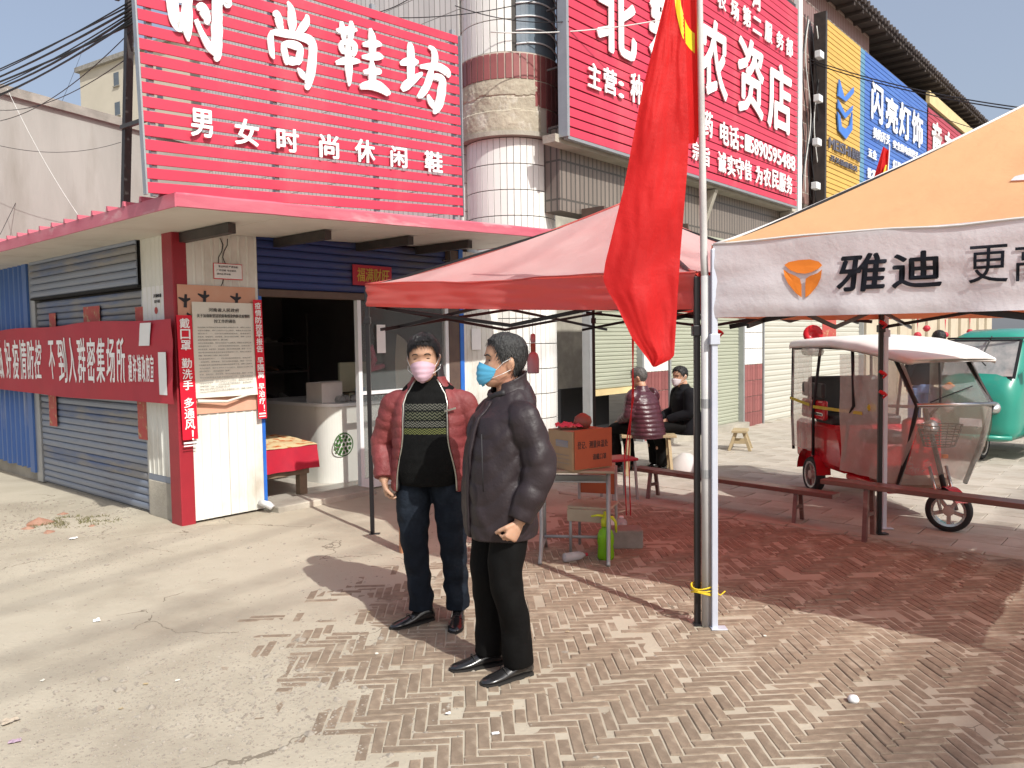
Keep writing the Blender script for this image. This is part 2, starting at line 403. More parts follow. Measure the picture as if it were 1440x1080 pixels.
# ================================================================== ground
def in_poly(x, y, poly):
    c = False; n = len(poly)
    for i in range(n):
        x1, y1 = poly[i]; x2, y2 = poly[(i+1) % n]
        if (y1 > y) != (y2 > y) and x < (x2-x1)*(y-y1)/(y2-y1)+x1: c = not c
    return c
KX = 3.44                                   # S.x of the kerb line that closes the brick paving
brick_poly = [(-1.0, 1.2), (-1.1, 3.0), (-1.32, 3.8), (-1.58, 4.35), (-1.5, 5.0), (-1.05, 5.85), (-0.4, 6.6), (0.45, 7.6)]
k1 = fromS((KX, -1.9)); k2 = fromS((KX, -11.0))
brick_poly += [(k1.x, k1.y), (k2.x, k2.y), (6.0, 1.2)]
def edge_dist(x, y):                       # signed distance to the ragged left edge, positive inside
    best = 9
    for i in range(8):
        a = Vector(brick_poly[i]); b = Vector(brick_poly[i+1]) if i < 7 else Vector(brick_poly[8])
        p = Vector((x, y)); t = max(0, min(1, (p-a).dot(b-a)/(b-a).length_squared)); best = min(best, (p-(a+(b-a)*t)).length)
    return best if in_poly(x, y, brick_poly) else -best
def dust(x, y):
    """height of the dust over the ground; brick tops lie near +6 mm"""
    e = edge_dist(x, y)
    base = 0.0025*fbm(x*3, y*3, 2.0)
    if e > -0.2:
        lift = 0.0062*(1-sstep(e, 0.0, 0.95)) + 0.0036*fbm(x*2.3+4, y*2.3, 7.0, 3)
        return base*0.5 + lift + 0.0036
    return base + 0.007 + 0.004*sstep(fbm(x*1.1, y*1.1, 5.0), 0.0, 0.5)
def axis(lo, hi, step, far):
    a = list(np.arange(lo, hi+1e-6, step)); s = step; x = a[-1]
    while x < far: s *= 1.35; x += s; a.append(x)
    s = step; x = a[0]; pre = []
    while x > -far: s *= 1.35; x -= s; pre.append(x)
    return pre[::-1]+a
gx = axis(-3.4, 3.6, 0.026, 420); gy = axis(2.2, 7.6, 0.026, 420)
gmb = MB()
W = len(gx)
for y in gy:
    for x in gx:
        if -4.2 < x < 5 and 1.5 < y < 9: z = dust(x, y)
        else: z = 0.004 if abs(x) < 30 and abs(y) < 30 else 0.0
        if toS((x, y, 0)).x > KX+0.02 and x > 0: z = -0.012     # under the pavers
        gmb.v.append((x, y, z))
gmb.f = [(j*W+i, j*W+i+1, (j+1)*W+i+1, (j+1)*W+i) for j in range(len(gy)-1) for i in range(W-1)]
ground = link('ground', gmb.mesh('ground', 'ground_dust', True)); ground['kind'] = 'structure'

# ---- herringbone brick paving
BU = R_(3.0); bu = Vector((math.cos(BU), math.sin(BU), 0)); bv = Vector((-math.sin(BU), math.cos(BU), 0)); BW = 0.0545
paving = thing('brick_paving', 'herringbone paving of narrow brown bricks half sunk in pale dust', 'paving', (0.5, 4.5, 0), frame='W')
paving['kind'] = 'structure'
del paving['category']; del paving['label']
def brick_mesh(seed):
    rnd = random.Random(seed); mb = MB(); L, w, h = 0.212, 0.047, 0.05
    bm = bmesh.new(); bmesh.ops.create_cube(bm, size=1)
    for v in bm.verts: v.co = Vector((v.co.x*L+rnd.uniform(-.004, .004), v.co.y*w+rnd.uniform(-.0025, .0025), (v.co.z-0.5)*h))
    bmesh.ops.bevel(bm, geom=[e for e in bm.edges if min(v.co.z for v in e.verts) > -0.01], offset=0.004, segments=1, affect='EDGES')
    bm.verts.index_update(); mb.add([v.co.copy() for v in bm.verts], [[v.index for v in f.verts] for f in bm.faces]); bm.free(); return mb
bmb = [brick_mesh(i) for i in range(6)]
bme = [m.mesh('brick', 'brick') for m in bmb]
cands = []
for i in range(-60, 130):
    for j in range(-10, 200):
        d = (i-j) % 8
        if d == 0: c = (i+2, j+0.5); r = 0
        elif d == 7: c = (i+0.5, j+2); r = PI/2
        else: continue
        p = bu*(c[0]*BW) + bv*(c[1]*BW)
        if not (1.6 < p.y < 9.6): continue
        e = edge_dist(p.x, p.y)
        if e < 0.02 and not (e > -0.12 and random.random() < 0.3): continue
        if toS(p).x > KX-0.13: continue
        # broken or missing bricks where the dust has won
        if fbm(p.x*1.9, p.y*1.9, 11.0, 3) > 0.98 or random.random() < 0.025: continue
        px = pixel(p)
        vis = px is not None and -40 < px[0] < 1480 and 560 < px[1] < 1110
        cands.append((p.y if vis else 99+p.y, p, r, e))
cands.sort(key=lambda c: c[0])
rest = MB()
for k, (d, p, r, e) in enumerate(cands):
    z = 0.0072 + random.uniform(-0.002, 0.0022) + 0.003*fbm(p.x*3, p.y*3, 1.0, 2)
    rot = (random.uniform(-.012, .012), random.uniform(-.008, .008), BU+r+random.uniform(-.02, .02))
    s = 1.0 if random.random() > 0.12 else random.uniform(0.5, 0.8)
    if k < 300:
        rep('brick', bme[k % 6], paving, (p.x, p.y, z), rot, (s, 1, 1))
    else:
        M = Matrix.Translation((p.x, p.y, z)) @ Matrix.Rotation(rot[2], 4, 'Z') @ Matrix.Rotation(rot[0], 4, 'X') @ Matrix.Scale(s, 4, (1, 0, 0))
        src = bmb[k % 6]; rest.add([M @ Vector(v) for v in src.v], src.f)
part('bricks_beyond', rest, 'brick', paving, kind='stuff')

# ---- kerb of long stones, then square pavers out to the shop fronts
mbk = [MB().cbox((0, 0, -0.03), (0.10, 0.49, 0.08), bev=0.006).mesh('kerb_stone', 'kerb_stone')]
sidewalk = thing('pavement', None, None, (KX, -4, 0)); sidewalk['kind'] = 'structure'
for k in range(22):
    y = -1.9-0.5*k
    rep('kerb_stone', mbk[0], sidewalk, (KX-0.04, y, 0.006+random.uniform(-.003, .003)), (0, random.uniform(-.01, .01), random.uniform(-.006, .006)))
pvm = MB().cbox((0, 0, -0.03), (0.292, 0.592, 0.06), bev=0.005)
pme = pvm.mesh('paver', 'paver'); pl = []
for i in range(62):
    for j in range(-32, 10):
        x = KX+0.17+0.3*i; y = -0.9+0.6*j+(0.3 if i % 2 else 0)
        if y > -0.35: continue
        P = fromS((x, y, 0)); px = pixel(P)
        vis = px is not None and -20 < px[0] < 1470 and px[1] < 900 and P.y > 0
        pl.append((P.length if vis else 900+P.length, x, y))
pl.sort(); prest = MB()
for k, (d, x, y) in enumerate(pl):
    z = 0.0+random.uniform(-.0025, .0025); rr = (random.uniform(-.004, .004), random.uniform(-.004, .004), random.uniform(-.004, .004))
    if k < 300: rep('paver', pme, sidewalk, (x, y, z), rr)
    else: prest.box(x-.146, x+.146, y-.296, y+.296, -0.05, z)
part('pavers_beyond', prest, 'paver', sidewalk, kind='stuff')

# ---- loose gravel and scraps of rubble on the dust
gr = MB()
def stone(mb, c, r, sq=0.6):
    n = 5; rnd = random.random()*6
    ring = [Vector((math.cos(rnd+2*PI*i/n)*r*random.uniform(.7, 1.2), math.sin(rnd+2*PI*i/n)*r*random.uniform(.7, 1.2), r*sq*random.uniform(.1, .4))) for i in range(n)]
    top = Vector((random.uniform(-.3, .3)*r, random.uniform(-.3, .3)*r, r*sq)); bot = [Vector((p.x, p.y, -r*.3)) for p in ring]
    vs = [Vector(c)+p for p in ring+[top]+bot]
    mb.add(vs, [(i, (i+1) % n, n) for i in range(n)] + [(n+1+i, n+1+(i+1) % n, (i+1) % n, i) for i in range(n)])
cnt = 0
while cnt < 9000:
    x = random.gauss(-1.35, 0.55); y = random.gauss(3.55, 0.5)
    if random.random() < 0.16: x = random.uniform(-3.3, 0.4); y = random.uniform(2.9, 6.8)
    elif random.random() < 0.2: x = random.gauss(-3.6, .5); y = random.gauss(6.3, .6)
    if y < 2.5: continue
    r = random.choice([.003, .004, .004, .005, .006, .008]) * random.uniform(.7, 1.3)
    if random.random() < 0.02: r *= random.uniform(2, 3.6)
    stone(gr, (x, y, dust(x, y)), r); cnt += 1
for k in range(500):
    a = random.random()*2*PI; q = random.random()**.5
    p = fromS((-0.65+0.75*q*math.cos(a), 1.5+1.2*q*math.sin(a)))
    stone(gr, (p.x, p.y, 0.008), random.uniform(.004, .016))
gv = link('gravel', gr.mesh('gravel', 'gravel')); props(gv, 'loose grey gravel and grit lying on the dusty ground', None, None, 'stuff'); gv['category'] = 'gravel'
# ================================================================== the shoe shop (S frame: x along its front, y into it)
SH = thing('shoe_shop', 'single-storey shoe shop with red corner post, open front and wide pink-edged awning', 'shop', (0.1, 0.15, 0))
FY, LX = 0.15, 0.12
part('corner_pillar', MB().cbox((0.122, 0.243, 1.36), (0.136, 0.20, 2.72), bev=0.008), 'red_paint', SH, label='red painted steel corner post, chipped at its foot')
def ribbed(mb, x0, x1, y, z0, z1, pitch=0.09, d=0.006, axis='x'):
    """profiled sheet: shallow trapezoid ribs"""
    xs = []; x = x0
    while x < x1-1e-4:
        xs += [(x, 0), (min(x+pitch*0.68, x1), 0), (min(x+pitch*0.76, x1), -d), (min(x+pitch*0.92, x1), -d)]; x += pitch
    xs.append((x1, 0)); out = []
    for a, b in xs:
        if not out or a > out[-1][0]+1e-5: out.append((a, b))
    n = len(out)
    pts = [Vector((a, y+b, 0)) if axis == 'x' else Vector((y+b, a, 0)) for a, b in out]
    back = 0.03
    bk = [Vector((p.x, p.y+back, 0)) if axis == 'x' else Vector((p.x+back, p.y, 0)) for p in (pts[-1], pts[0])]
    poly = pts + bk
    mb.prism(poly, (0, 0, z0), (0, 0, z1)); return mb
for x0, x1 in ((0.187, 0.545), (0.549, 0.90)):
    part('wall_panel', ribbed(MB(), x0, x1, FY, 0.03, 2.73), 'white_panel', SH)
part('blue_edge_strip', MB().box(0.901, 0.935, FY-0.012, FY+0.05, 0.05, 2.2), 'blue_trim', SH)
part('wall_panel', ribbed(MB(), 0.345, 0.90, LX-.01, 0.42, 2.73, axis='y'), 'white_panel', SH)
part('base_strip', MB().box(LX-0.012, LX+0.03, 0.385, 0.90, 0.36, 0.418), 'shutter_blue', SH)
part('cement_base', MB().cbox((LX+0.02, 0.64, 0.18), (0.075, 0.52, 0.356), bev=0.01), 'cement', SH)
# --- blue header shutter over the open front
hd = MB().box(0.905, 3.60, FY+0.055, FY+0.09, 2.205, 2.78)
hs = part('header_panel', hd, 'void_dark', SH)
sl = MB()
prof = [(0, 0), (-0.012, 0.012), (-0.017, 0.04), (-0.012, 0.068), (0, 0.078)]
def slat_mesh(L, pitch, d=0.015, name='shutter_slat', m='shutter_blue', axis='x'):
    k = pitch*0.96
    prof = [(0, 0), (-d*.7, k*.12), (-d, k*.35), (-d, k*.65), (-d*.7, k*.88), (0, k)]
    poly = [(0, a, b) if axis == 'x' else (a, 0, b) for a, b in prof]
    mb = MB().prism(poly, (0, 0, 0), (L, 0, 0) if axis == 'x' else (0, L, 0))
    return mb.mesh(name, m)
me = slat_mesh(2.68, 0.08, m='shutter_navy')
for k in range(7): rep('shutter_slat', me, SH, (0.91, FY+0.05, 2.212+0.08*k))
part('shutter_bar', MB().cbox((2.25, FY+0.02, 2.165), (2.70, 0.07, 0.075), bev=0.01), 'brown_steel', SH)
# --- door frame, glazed leaves
part('door_post', MB().box(2.115, 2.165, FY, FY+0.06, 0.03, 2.127), 'white_alu', SH)
part('door_post', MB().box(3.455, 3.51, FY, FY+0.06, 0.03, 2.127), 'white_alu', SH)
part('door_rail', MB().box(2.166, 3.454, FY+0.01, FY+0.05, 1.08, 1.12), 'white_alu', SH)
part('door_rail', MB().box(2.166, 3.454, FY+0.005, FY+0.055, 0.03, 0.14), 'white_alu', SH)
part('glass_pane', MB().box(2.167, 3.453, FY+0.024, FY+0.030, 1.121, 2.126), 'door_glass', SH)
part('glass_pane', MB().box(2.167, 3.453, FY+0.024, FY+0.030, 0.141, 1.079), 'door_glass', SH)
part('steel_jamb', MB().box(3.512, 3.69, FY-0.01, FY+0.09, 0.03, 2.78), 'brown_steel', SH)
part('blue_edge_strip', MB().box(3.692, 3.76, FY-0.02, FY+0.09, 0.03, 2.80), 'blue_trim', SH)
for x0, x1 in ((3.762, 4.24), (4.244, 4.45)):
    part('wall_panel', ribbed(MB(), x0, x1, FY, 0.03, 2.78), 'white_panel', SH)
part('threshold', MB().cbox((1.52, FY-0.06, 0.03), (1.22, 0.36, 0.075), bev=0.012), 'cement', SH)
# --- room
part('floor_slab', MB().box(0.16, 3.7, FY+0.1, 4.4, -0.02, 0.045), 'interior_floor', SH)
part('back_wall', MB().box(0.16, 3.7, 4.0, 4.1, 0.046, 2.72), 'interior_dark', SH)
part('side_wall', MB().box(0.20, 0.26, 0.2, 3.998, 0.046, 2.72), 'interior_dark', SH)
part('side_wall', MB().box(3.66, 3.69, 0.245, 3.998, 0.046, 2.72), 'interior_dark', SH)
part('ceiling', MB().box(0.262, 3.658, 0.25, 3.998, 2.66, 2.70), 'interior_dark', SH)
# --- left side: header box, roller shutter, guides, blue corrugated sheet
lh = MB().box(LX-0.05, LX+0.1, 0.905, 3.80, 2.225, 2.25); lh.box(LX-0.02, LX+0.1, 0.915, 3.80, 2.251, 2.72)
part('shutter_box', lh, 'void_dark', SH)
me = slat_mesh(2.88, 0.078, m='shutter_blue', axis='y'); me2 = slat_mesh(2.88, 0.078, m='shutter_grime', axis='y')
for k in range(6): rep('shutter_slat', me2 if k in (3, 4) else me, SH, (LX-0.04, 0.905, 2.252+0.078*k))
me3 = slat_mesh(2.84, 0.075, m='shutter_blue', axis='y'); me4 = slat_mesh(2.84, 0.075, m='shutter_grime', axis='y')
for k in range(29): rep('shutter_slat', me4 if k % 7 in (4, 5) or k > 22 else me3, SH, (LX+0.02, 0.93, 0.03+0.075*k))
part('shutter_backing', MB().box(LX+0.03, LX+0.06, 0.915, 3.80, 0.02, 2.19), 'void_dark', SH)
part('shutter_guide', MB().box(LX-0.01, LX+0.08, 3.785, 3.96, 0.02, 2.72), 'galvanised', SH)
part('shutter_guide', MB().box(LX-0.005, LX+0.06, 0.902, 0.932, 0.02, 2.19), 'galvanised', SH)
cor = MB(); pts = []
y = 3.965
while y < 9.0:
    pts += [(y, 0), (y+.05, 0), (y+.075, -.03), (y+.125, -.03), (y+.15, 0)]; y += 0.18
front = [Vector((LX+b, a, 0)) for a, b in pts]
for i in range(len(front)-1):
    a, b = front[i], front[i+1]
    if (b-a).length < 1e-5: continue
    zl = 0.16+0.05*nz(a.y*5, 1.0); zr = 0.16+0.05*nz(b.y*5, 1.0)
    cor.add([(a.x, a.y, zl), (b.x, b.y, zr), (b.x, b.y, 2.72), (a.x, a.y, 2.72)], [(0, 1, 2, 3)])
part('corrugated_sheet', cor, 'corrugated_blue', SH)
part('cement_base', MB().box(LX+0.03, LX+0.12, 3.97, 9.0, -0.02, 0.24), 'cement', SH)
part('side_wall', MB().box(LX+0.09, LX+0.15, 3.97, 9.0, 0.24, 2.7), 'corrugated_blue', SH)
part('blue_post', MB().box(LX-0.035, LX+0.02, 3.965, 4.11, 0.12, 2.72), 'corrugated_blue', SH)
# --- awning roof: sheared slab, fascia, soffit panels, sheet ends, brackets
TZ = 0.036
def roofz(x): return 2.653 + TZ*(x+0.593)
OX0, OX1, OY0, OY1 = -0.593, 4.03, -1.269, 9.0
def slab(mb, x0, x1, y0, y1, z0, z1):
    vs = [(x, y, roofz(x)+z) for z in (z0, z1) for y in (y0, y1) for x in (x0, x1)]
    return mb.add(vs, [(0, 2, 3, 1), (4, 5, 7, 6), (0, 1, 5, 4), (2, 6, 7, 3), (0, 4, 6, 2), (1, 3, 7, 5)])
part('roof_sheet', slab(MB(), OX0+.02, OX1-.02, OY0+.02, OY1, 0.062, 0.085), 'fascia', SH)
fz = MB(); n = 40
for i in range(n):
    xa = OX0+(OX1-OX0)*i/n; xb = OX0+(OX1-OX0)*(i+1)/n
    for (x, sgn) in ((xa, 0),):
        da = .004*nz(xa*3, 0); db = .004*nz(xb*3, 0)
        prof = [(0, -0.005), (-.012, 0.0), (-.014, 0.085), (-.006, 0.1), (0.03, 0.1)]
        A = [(xa, OY0+p+da, roofz(xa)+q+da) for p, q in prof]; B = [(xb, OY0+p+db, roofz(xb)+q+db) for p, q in prof]
        fz.add(A+B, [(j, 5+j, 6+j, j+1) for j in range(4)])
part('front_fascia', fz, 'fascia', SH, smooth=False)
part('side_fascia', MB().box(OX0-.012, OX0, OY0-.012, OY1, 2.648, 2.748), 'fascia', SH, label='faded purplish side edge of the awning')
part('side_fascia', slab(MB(), OX1-.001, OX1+.012, OY0-.012, 0.14, -0.005, 0.1), 'fascia', SH)
for k in range(30):
    y = OY0+0.22+0.3*k
    rep('sheet_rib_end', MB().add([(-.02, -.022, 0), (.16, -.022, 0), (.16, .022, 0), (-.02, .022, 0), (-.02, -.01, .04), (.16, -.01, .04), (.16, .01, .04), (-.02, .01, .04)], [(0, 1, 5, 4), (2, 3, 7, 6), (4, 5, 6, 7), (0, 4, 7, 3), (1, 2, 6, 5)]).mesh('sheet_rib_end', 'fascia') if k == 0 else bpy.data.meshes['sheet_rib_end'], SH, (OX0, y, 2.748))
ys = [OY0+.004, -0.45]
x = OX0+.004
while x < OX1-.3:
    x1 = min(x+0.94, OX1-.004)
    part('soffit_panel', slab(MB(), x, x1-.006, OY0+.004, FY-.02, 0.0, 0.02), 'soffit', SH); x = x1
y = FY
while y < 8.9:
    part('soffit_panel', slab(MB(), OX0+.004, LX-.004, y-.014, y+.93, 0.0, 0.02), 'soffit', SH); y += 0.95
for bx in (0.16, 1.13, 2.15, 3.02):
    z = roofz(bx)
    bm_ = MB().beam((bx, FY, z-.05), (bx, FY-0.86, z-.05), 0.07, 0.085)
    part('awning_bracket', bm_, 'dark_steel', SH)
part('gutter_pipe', MB().tube([(3.3, 0.02, 2.63), (3.62, 0.0, 2.63)], .012).tube([(3.42, 0.02, 2.78), (3.42, 0.0, 2.35)], .016), 'dark_steel', SH)
# hanging wires at the corner
for w in (0, 1):
    p = [(0.52+.05*w+0.03*math.sin(k*1.3+w), FY-.012, 2.66-.06*k) for k in range(12 if w == 0 else 7)]
    solo('loose_wire', MB().tube(p, .004, 5), 'cable', ['thin black wire dangling down the white panel over the notice', 'shorter twisted wire hanging beside the long dangling wire'][w], 'wire', (0.52, FY, 1.9), smooth=True)
solo('outlet_pipe', MB().tube([(0.84, 0.12, .10), (0.86, 0.0, .09), (0.88, -0.03, .06)], [.03, .035, .03], 10), 'white_alu', 'short white drain pipe stub at the foot of the white panel', 'pipe', (0.86, 0.1, 0), smooth=True)

# ================================================================== papers and banners on the shop
def sheet(name, x0, x1, z0, z1, y, m, label, cat, axis='x', warpamp=0.004, tilt=0.0, nu=8, nv=12, group=None, curl=0.0):
    """thin paper or cloth hung on a wall; real thickness 2 mm"""
    mb = MB(); sd_ = random.random()*50
    def f(u, v, o):
        a = x0+(x1-x0)*u + tilt*(v-.5); z = z0+(z1-z0)*v
        d = warpamp*(nz(u*3+sd_, v*4, sd_)+1) + curl*max(0, .25-v)*4*max(0, u*1.2-.2)
        return (a, y-d-o, z) if axis == 'x' else (y-d-o, a, z)
    mb.grid(lambda u, v: f(u, v, 0.002), nu, nv); mb.grid(lambda u, v: f(1-u, v, 0.0), nu, nv)
    t = thing(name, label, cat, ((x0+x1)/2, y, z0) if axis == 'x' else (y, (x0+x1)/2, z0), group=group)
    part('sheet', mb, m, t, smooth=True)
    return t
RX, UP = (1, 0, 0), (0, 0, 1)
# peach poster behind
t = sheet('peach_poster', 0.085, 0.865, 1.02, 2.21, FY-.012, 'peach_paper', 'peach coloured paper with brushed black characters, mostly hidden by the notice', 'poster', warpamp=.003)
brush = MB()
for (px, py, w) in ((260, 423, .02), (287, 418, .03), (332, 421, .03)):
    p = pS(px, py, FY-.02); brush.tube([(p.x-.06, FY-.022, p.z+.03), (p.x, FY-.022, p.z), (p.x+.05, FY-.022, p.z+.02)], [.006, .02, .008], 6, ry=[.002]*3)
    brush.tube([(p.x+.01, FY-.022, p.z+.06), (p.x, FY-.022, p.z-.06)], [.012, .016], 6, ry=[.002]*2)
for k in range(6):
    z = 1.95-.13*k; brush.tube([(0.165, FY-.021, z), (0.21, FY-.021, z-.03), (0.17, FY-.021, z-.07)], [.01, .016, .006], 6, ry=[.002]*3)
part('lettering', brush, 'ink', t)
# the big government notice
t = sheet('government_notice', 0.205, 0.825, 1.17, 2.055, FY-.034, 'paper', 'large white printed government notice hung on the white panel', 'notice', warpamp=.006, curl=.03)
def twarp(p): return p
tx = MB(); Y = FY-.050
text(tx, '河南省人民政府', (0.36, Y, 1.965), RX, UP, 0.31, 0.036, .002, .008)
text(tx, '关于加强新型冠状病毒感染的肺炎疫情防', (0.245, Y, 1.912), RX, UP, 0.54, 0.034, .002, .008)
text(tx, '控工作的通告', (0.41, Y, 1.862), RX, UP, 0.22, 0.034, .002, .008)
part('lettering', tx, 'ink', t)
tx = MB(); lines = ['为全面做好新型冠状病毒感染的肺炎疫情防控工作，保障人民群众', '生命安全和身体健康，维护正常的生产生活秩序，根据有关法律法规', '现就有关事项通告如下：一、切实落实属地管理责任，各级各部门', '要高度重视，加强领导，周密部署，落实各项防控措施，确保一方平安']
for k in range(21):
    text(tx, lines[k % 4][(k*3) % 7:], (0.245, Y-.002-(.012 if k > 12 else 0), 1.815-.029*k), RX, UP, 0.54 if k % 5 != 4 else .3, 0.013, .001, 0.0)
part('small_print', tx, 'ink_grey', t)
solo('bottom_rod', MB().tube([(0.22, FY-.06, 1.145), (0.5, FY-.075, 1.125), (0.82, FY-.05, 1.19)], [.016, .012, .009], 8), 'paper', 'crumpled paper roll curling at the foot of the government notice', 'paper', (0.5, FY, 1.1), smooth=True).name = 'paper_roll'
# red-bordered small notice above
t = sheet('small_notice', 0.44, 0.735, 2.275, 2.425, FY-.014, 'poster_red', 'small white card with thin red border taped high on the white panel', 'notice', warpamp=.001, nu=2, nv=2)
part('card_face', MB().box(.446, .729, FY-.0195, FY-.0175, 2.283, 2.419), 'paper_white', t)
tx = MB(); text(tx, '营业时间 严禁张贴', (.49, FY-.0205, 2.385), RX, UP, .2, .02, .001, .004); text(tx, '广告招租 电话联系', (.47, FY-.0205, 2.35), RX, UP, .2, .018, .001, 0); text(tx, '请勿乱停车辆', (.47, FY-.0205, 2.315), RX, UP, .14, .018, .001, 0)
part('lettering', tx, 'ink', t)
# vertical red slogans
def vslogan(x0, x1, z0, z1, y, chars, label, cw, name='slogan_strip'):
    t = sheet(name, x0, x1, z0, z1, y, 'poster_red', label, 'slogan', warpamp=.0015, nu=3, nv=20, tilt=-.02)
    tx = MB(); z = z1-.02; xc = (x0+x1)/2
    for ch in chars:
        if ch == ' ': z -= cw*.62; continue
        h = cw*.97
        if ch == '！': text(tx, ch, (xc+.02, y-.0085, z-h), RX, UP, cw*.16, h*.9, .002, .01); z -= h; continue
        cm_ = MB(); text(cm_, ch, (xc-cw*.46-.02*((z-z0)/(z1-z0)-.5), y-.0085, z-h), RX, UP, cw*.92, h*.92, .002, .028); part('character', cm_, 'lettering_white', t); z -= h
    tx.box(x0+.015, x1-.005, y-.009, y-.0075, z-.03, z-.015); tx.box(x0+.015, x1-.005, y-.009, y-.0075, z-.055, z-.045)
    part('printed_bars', tx, 'lettering_white', t)
vslogan(0.055, 0.200, 0.80, 1.93, -0.0-.008+.1, '戴口罩 勤洗手 多通风！', 'red slogan strip on the corner post telling people to wear masks and wash hands', 0.102)
vslogan(0.822, 0.915, 0.93, 2.09, FY-.058, '疫情防控早报告 早隔离 早治疗！', 'narrow red slogan strip beside the open shop front', 0.072)
# red board with gold characters over the door
t = thing('fortune_board', 'red paper with gold characters pasted above the door', 'board', (2.35, FY, 2.3))
part('sheet', MB().cbox((2.35, FY+.015, 2.405), (0.55, .012, .225), bev=.003), 'banner_red', t)
tx = MB(); text(tx, '福满财旺', (2.12, FY+.005, 2.335), RX, UP, .46, .15, .003, .012, shear=.1); part('lettering', tx, 'gold_ink', t)
# torn papers on the left strip
t = sheet('torn_handbill', 0.40, 0.88, 1.90, 2.22, LX-.009, 'paper_white', 'torn grey handbill pasted on the narrow white strip left of the post', 'handbill', axis='y', warpamp=.003)
tx = MB(); text(tx, '收售旧货', (LX-.016, .56, 2.10), (0, -1, 0), UP, -.16, .035, .001, .01)
tx2 = MB()
def ltext(mb, s, yleft, z, w, h, x, **k):     # lettering on the left wall, read from outside: runs towards smaller y
    return text(mb, s, (x, yleft, z), (0, -1, 0), UP, w, h, **k)
ltext(tx2, '开锁修锁', .64, 2.11, .16, .035, LX-.018, depth=.002, bold=.01); ltext(tx2, '旧手机', .62, 2.06, .11, .03, LX-.018, depth=.002, bold=.01)
part('lettering', tx2, 'ink', t)
part('stain', MB().lathe([(0, 0), (.03, 0), (.035, .001), (0, .001)], (LX-.018, .6, 1.99), 8, Matrix.Rotation(PI/2, 3, 'Y')), 'couplet_red', t)
# red banner along the side
bn = MB(); Y0, Y1 = 0.03, 8.6
def banner(u, v, o=0.0):
    y = Y0+(Y1-Y0)*u; zt = 1.895+.012*math.sin(u*9)-.01*math.sin(u*24); zb = 1.125+.012*math.sin(u*13+1)
    d = .010*math.sin(v*7+u*30)*(.3+abs(nz(u*9, v*2))) + .016*nz(u*12, v*3, 3)
    return (LX-.17+.02*(1-u)-d-o, y, zb+(zt-zb)*v)
bn.grid(lambda u, v: banner(1-u, v, .002), 120, 12); bn.grid(lambda u, v: banner(u, v, 0), 120, 12)
t = thing('red_banner', 'long red cloth banner with white slogan stretched across the side shutters', 'banner', (LX-.17, 3, 1.1))
part('cloth', bn, 'banner_red', t, smooth=True)
tx = MB()
def bw(p):
    u = (p.y-Y0)/(Y1-Y0); q = banner(u, (p.z-1.125)/.77, .006); return Vector((q[0]+(p.x-(LX-.17)), p.y, p.z))
def charrow(s, px0, px1, pyt, pyb):
    n = len(s)
    for i, ch in enumerate(s):
        a = pSx(px0+(px1-px0)*i/n, 500, LX-.17).y; b = pSx(px0+(px1-px0)*(i+.82)/n, 500, LX-.17).y
        zt = pSx(px0+(px1-px0)*(i+.5)/n, pyt, LX-.17).z; zb = pSx(px0+(px1-px0)*(i+.5)/n, pyb, LX-.17).z
        cm_ = MB(); text(cm_, ch, (LX-.17, a, zb), (0, -1, 0), UP, a-b, zt-zb, .003, .014, warp=bw); part('character', cm_, 'lettering_white', t)
charrow('疫情防控', 17, 59, 478, 533)
charrow('好', 7, 16, 478, 532)
charrow('做', -6, 5, 478, 532)
charrow('不', 68, 77, 479, 533); charrow('到人群密集场所', 80, 176, 475, 538)
for i, ch in enumerate('通许镇政府宣'):
    charrow(ch, 178+6*i, 178+6*i+5.7, 499, 537)
t = sheet('blank_card', 0.12, 0.27, 1.215, 1.60, LX-.165, 'paper_white', 'narrow white card taped on the right end of the red banner', 'card', axis='y', warpamp=.002, nu=2, nv=4)
t = sheet('torn_paper', 0.40, 0.62, 1.66, 1.87, LX-.162, 'paper_white', 'torn scrap of white paper stuck at the top of the red banner', 'paper scrap', axis='y', warpamp=.01, nu=3, nv=4, tilt=-.05)
# couplets on the shutter
def cl(px, py): return pSx(px, py, LX-.01)
for (xa, xb, ya, yb, s, lab) in ((117, 141, 432, 456, '', 'faded red couplet header pasted above the banner on the shutter'), (190, 204, 432, 462, '', 'faded red paper strip on the shutter, right of the header'), (69, 79, 441, 461, '', 'small faded red scrap on the shutter left of the header'), (68, 81, 548, 600, '福', 'faded red couplet strip hanging below the banner, left one'), (193, 208, 562, 619, '喜', 'faded red couplet strip hanging below the banner, right one')):
    a = cl(xa, ya); b = cl(xb, yb)
    sheet('couplet_paper', b.y, a.y, b.z, a.z, LX-.006 if ya > 500 else LX-.006, 'couplet_red', lab, 'couplet', axis='y', warpamp=.004, nu=3, nv=8, group='faded red couplet papers on the side shutter')

# ================================================================== inside the shop
t = thing('sales_counter', 'white shop counter with rounded front and green round pattern', 'counter', (2.9, 0.9, 0.045))
cb_ = MB(); n = 14
P1 = pS(440, 560, 1.0)
ring = []
for i in range(n+1):
    a = PI*0.5*i/n; ring.append((2.35-.25*math.sin(PI/2-a)*1.0, 1.0+.3-.3*math.sin(a)))
poly = [(2.02, 2.2)] + [(2.28-.26*math.cos(a), 0.86-.26*math.sin(a)+.0) for a in [PI*.5*i/n for i in range(n+1)]] + [(3.3, 0.60), (3.3, 2.2)]
cb_.prism([Vector((x, y, 0)) for x, y in poly], (0, 0, .046), (0, 0, .93)); part('body', cb_, 'white_panel', t, smooth=False)
tp = MB().prism([Vector((x+(-.02 if x < 3 else .02), y-.02, 0)) for x, y in poly], (0, 0, .931), (0, 0, .965)); part('counter_top', tp, 'white_alu', t)
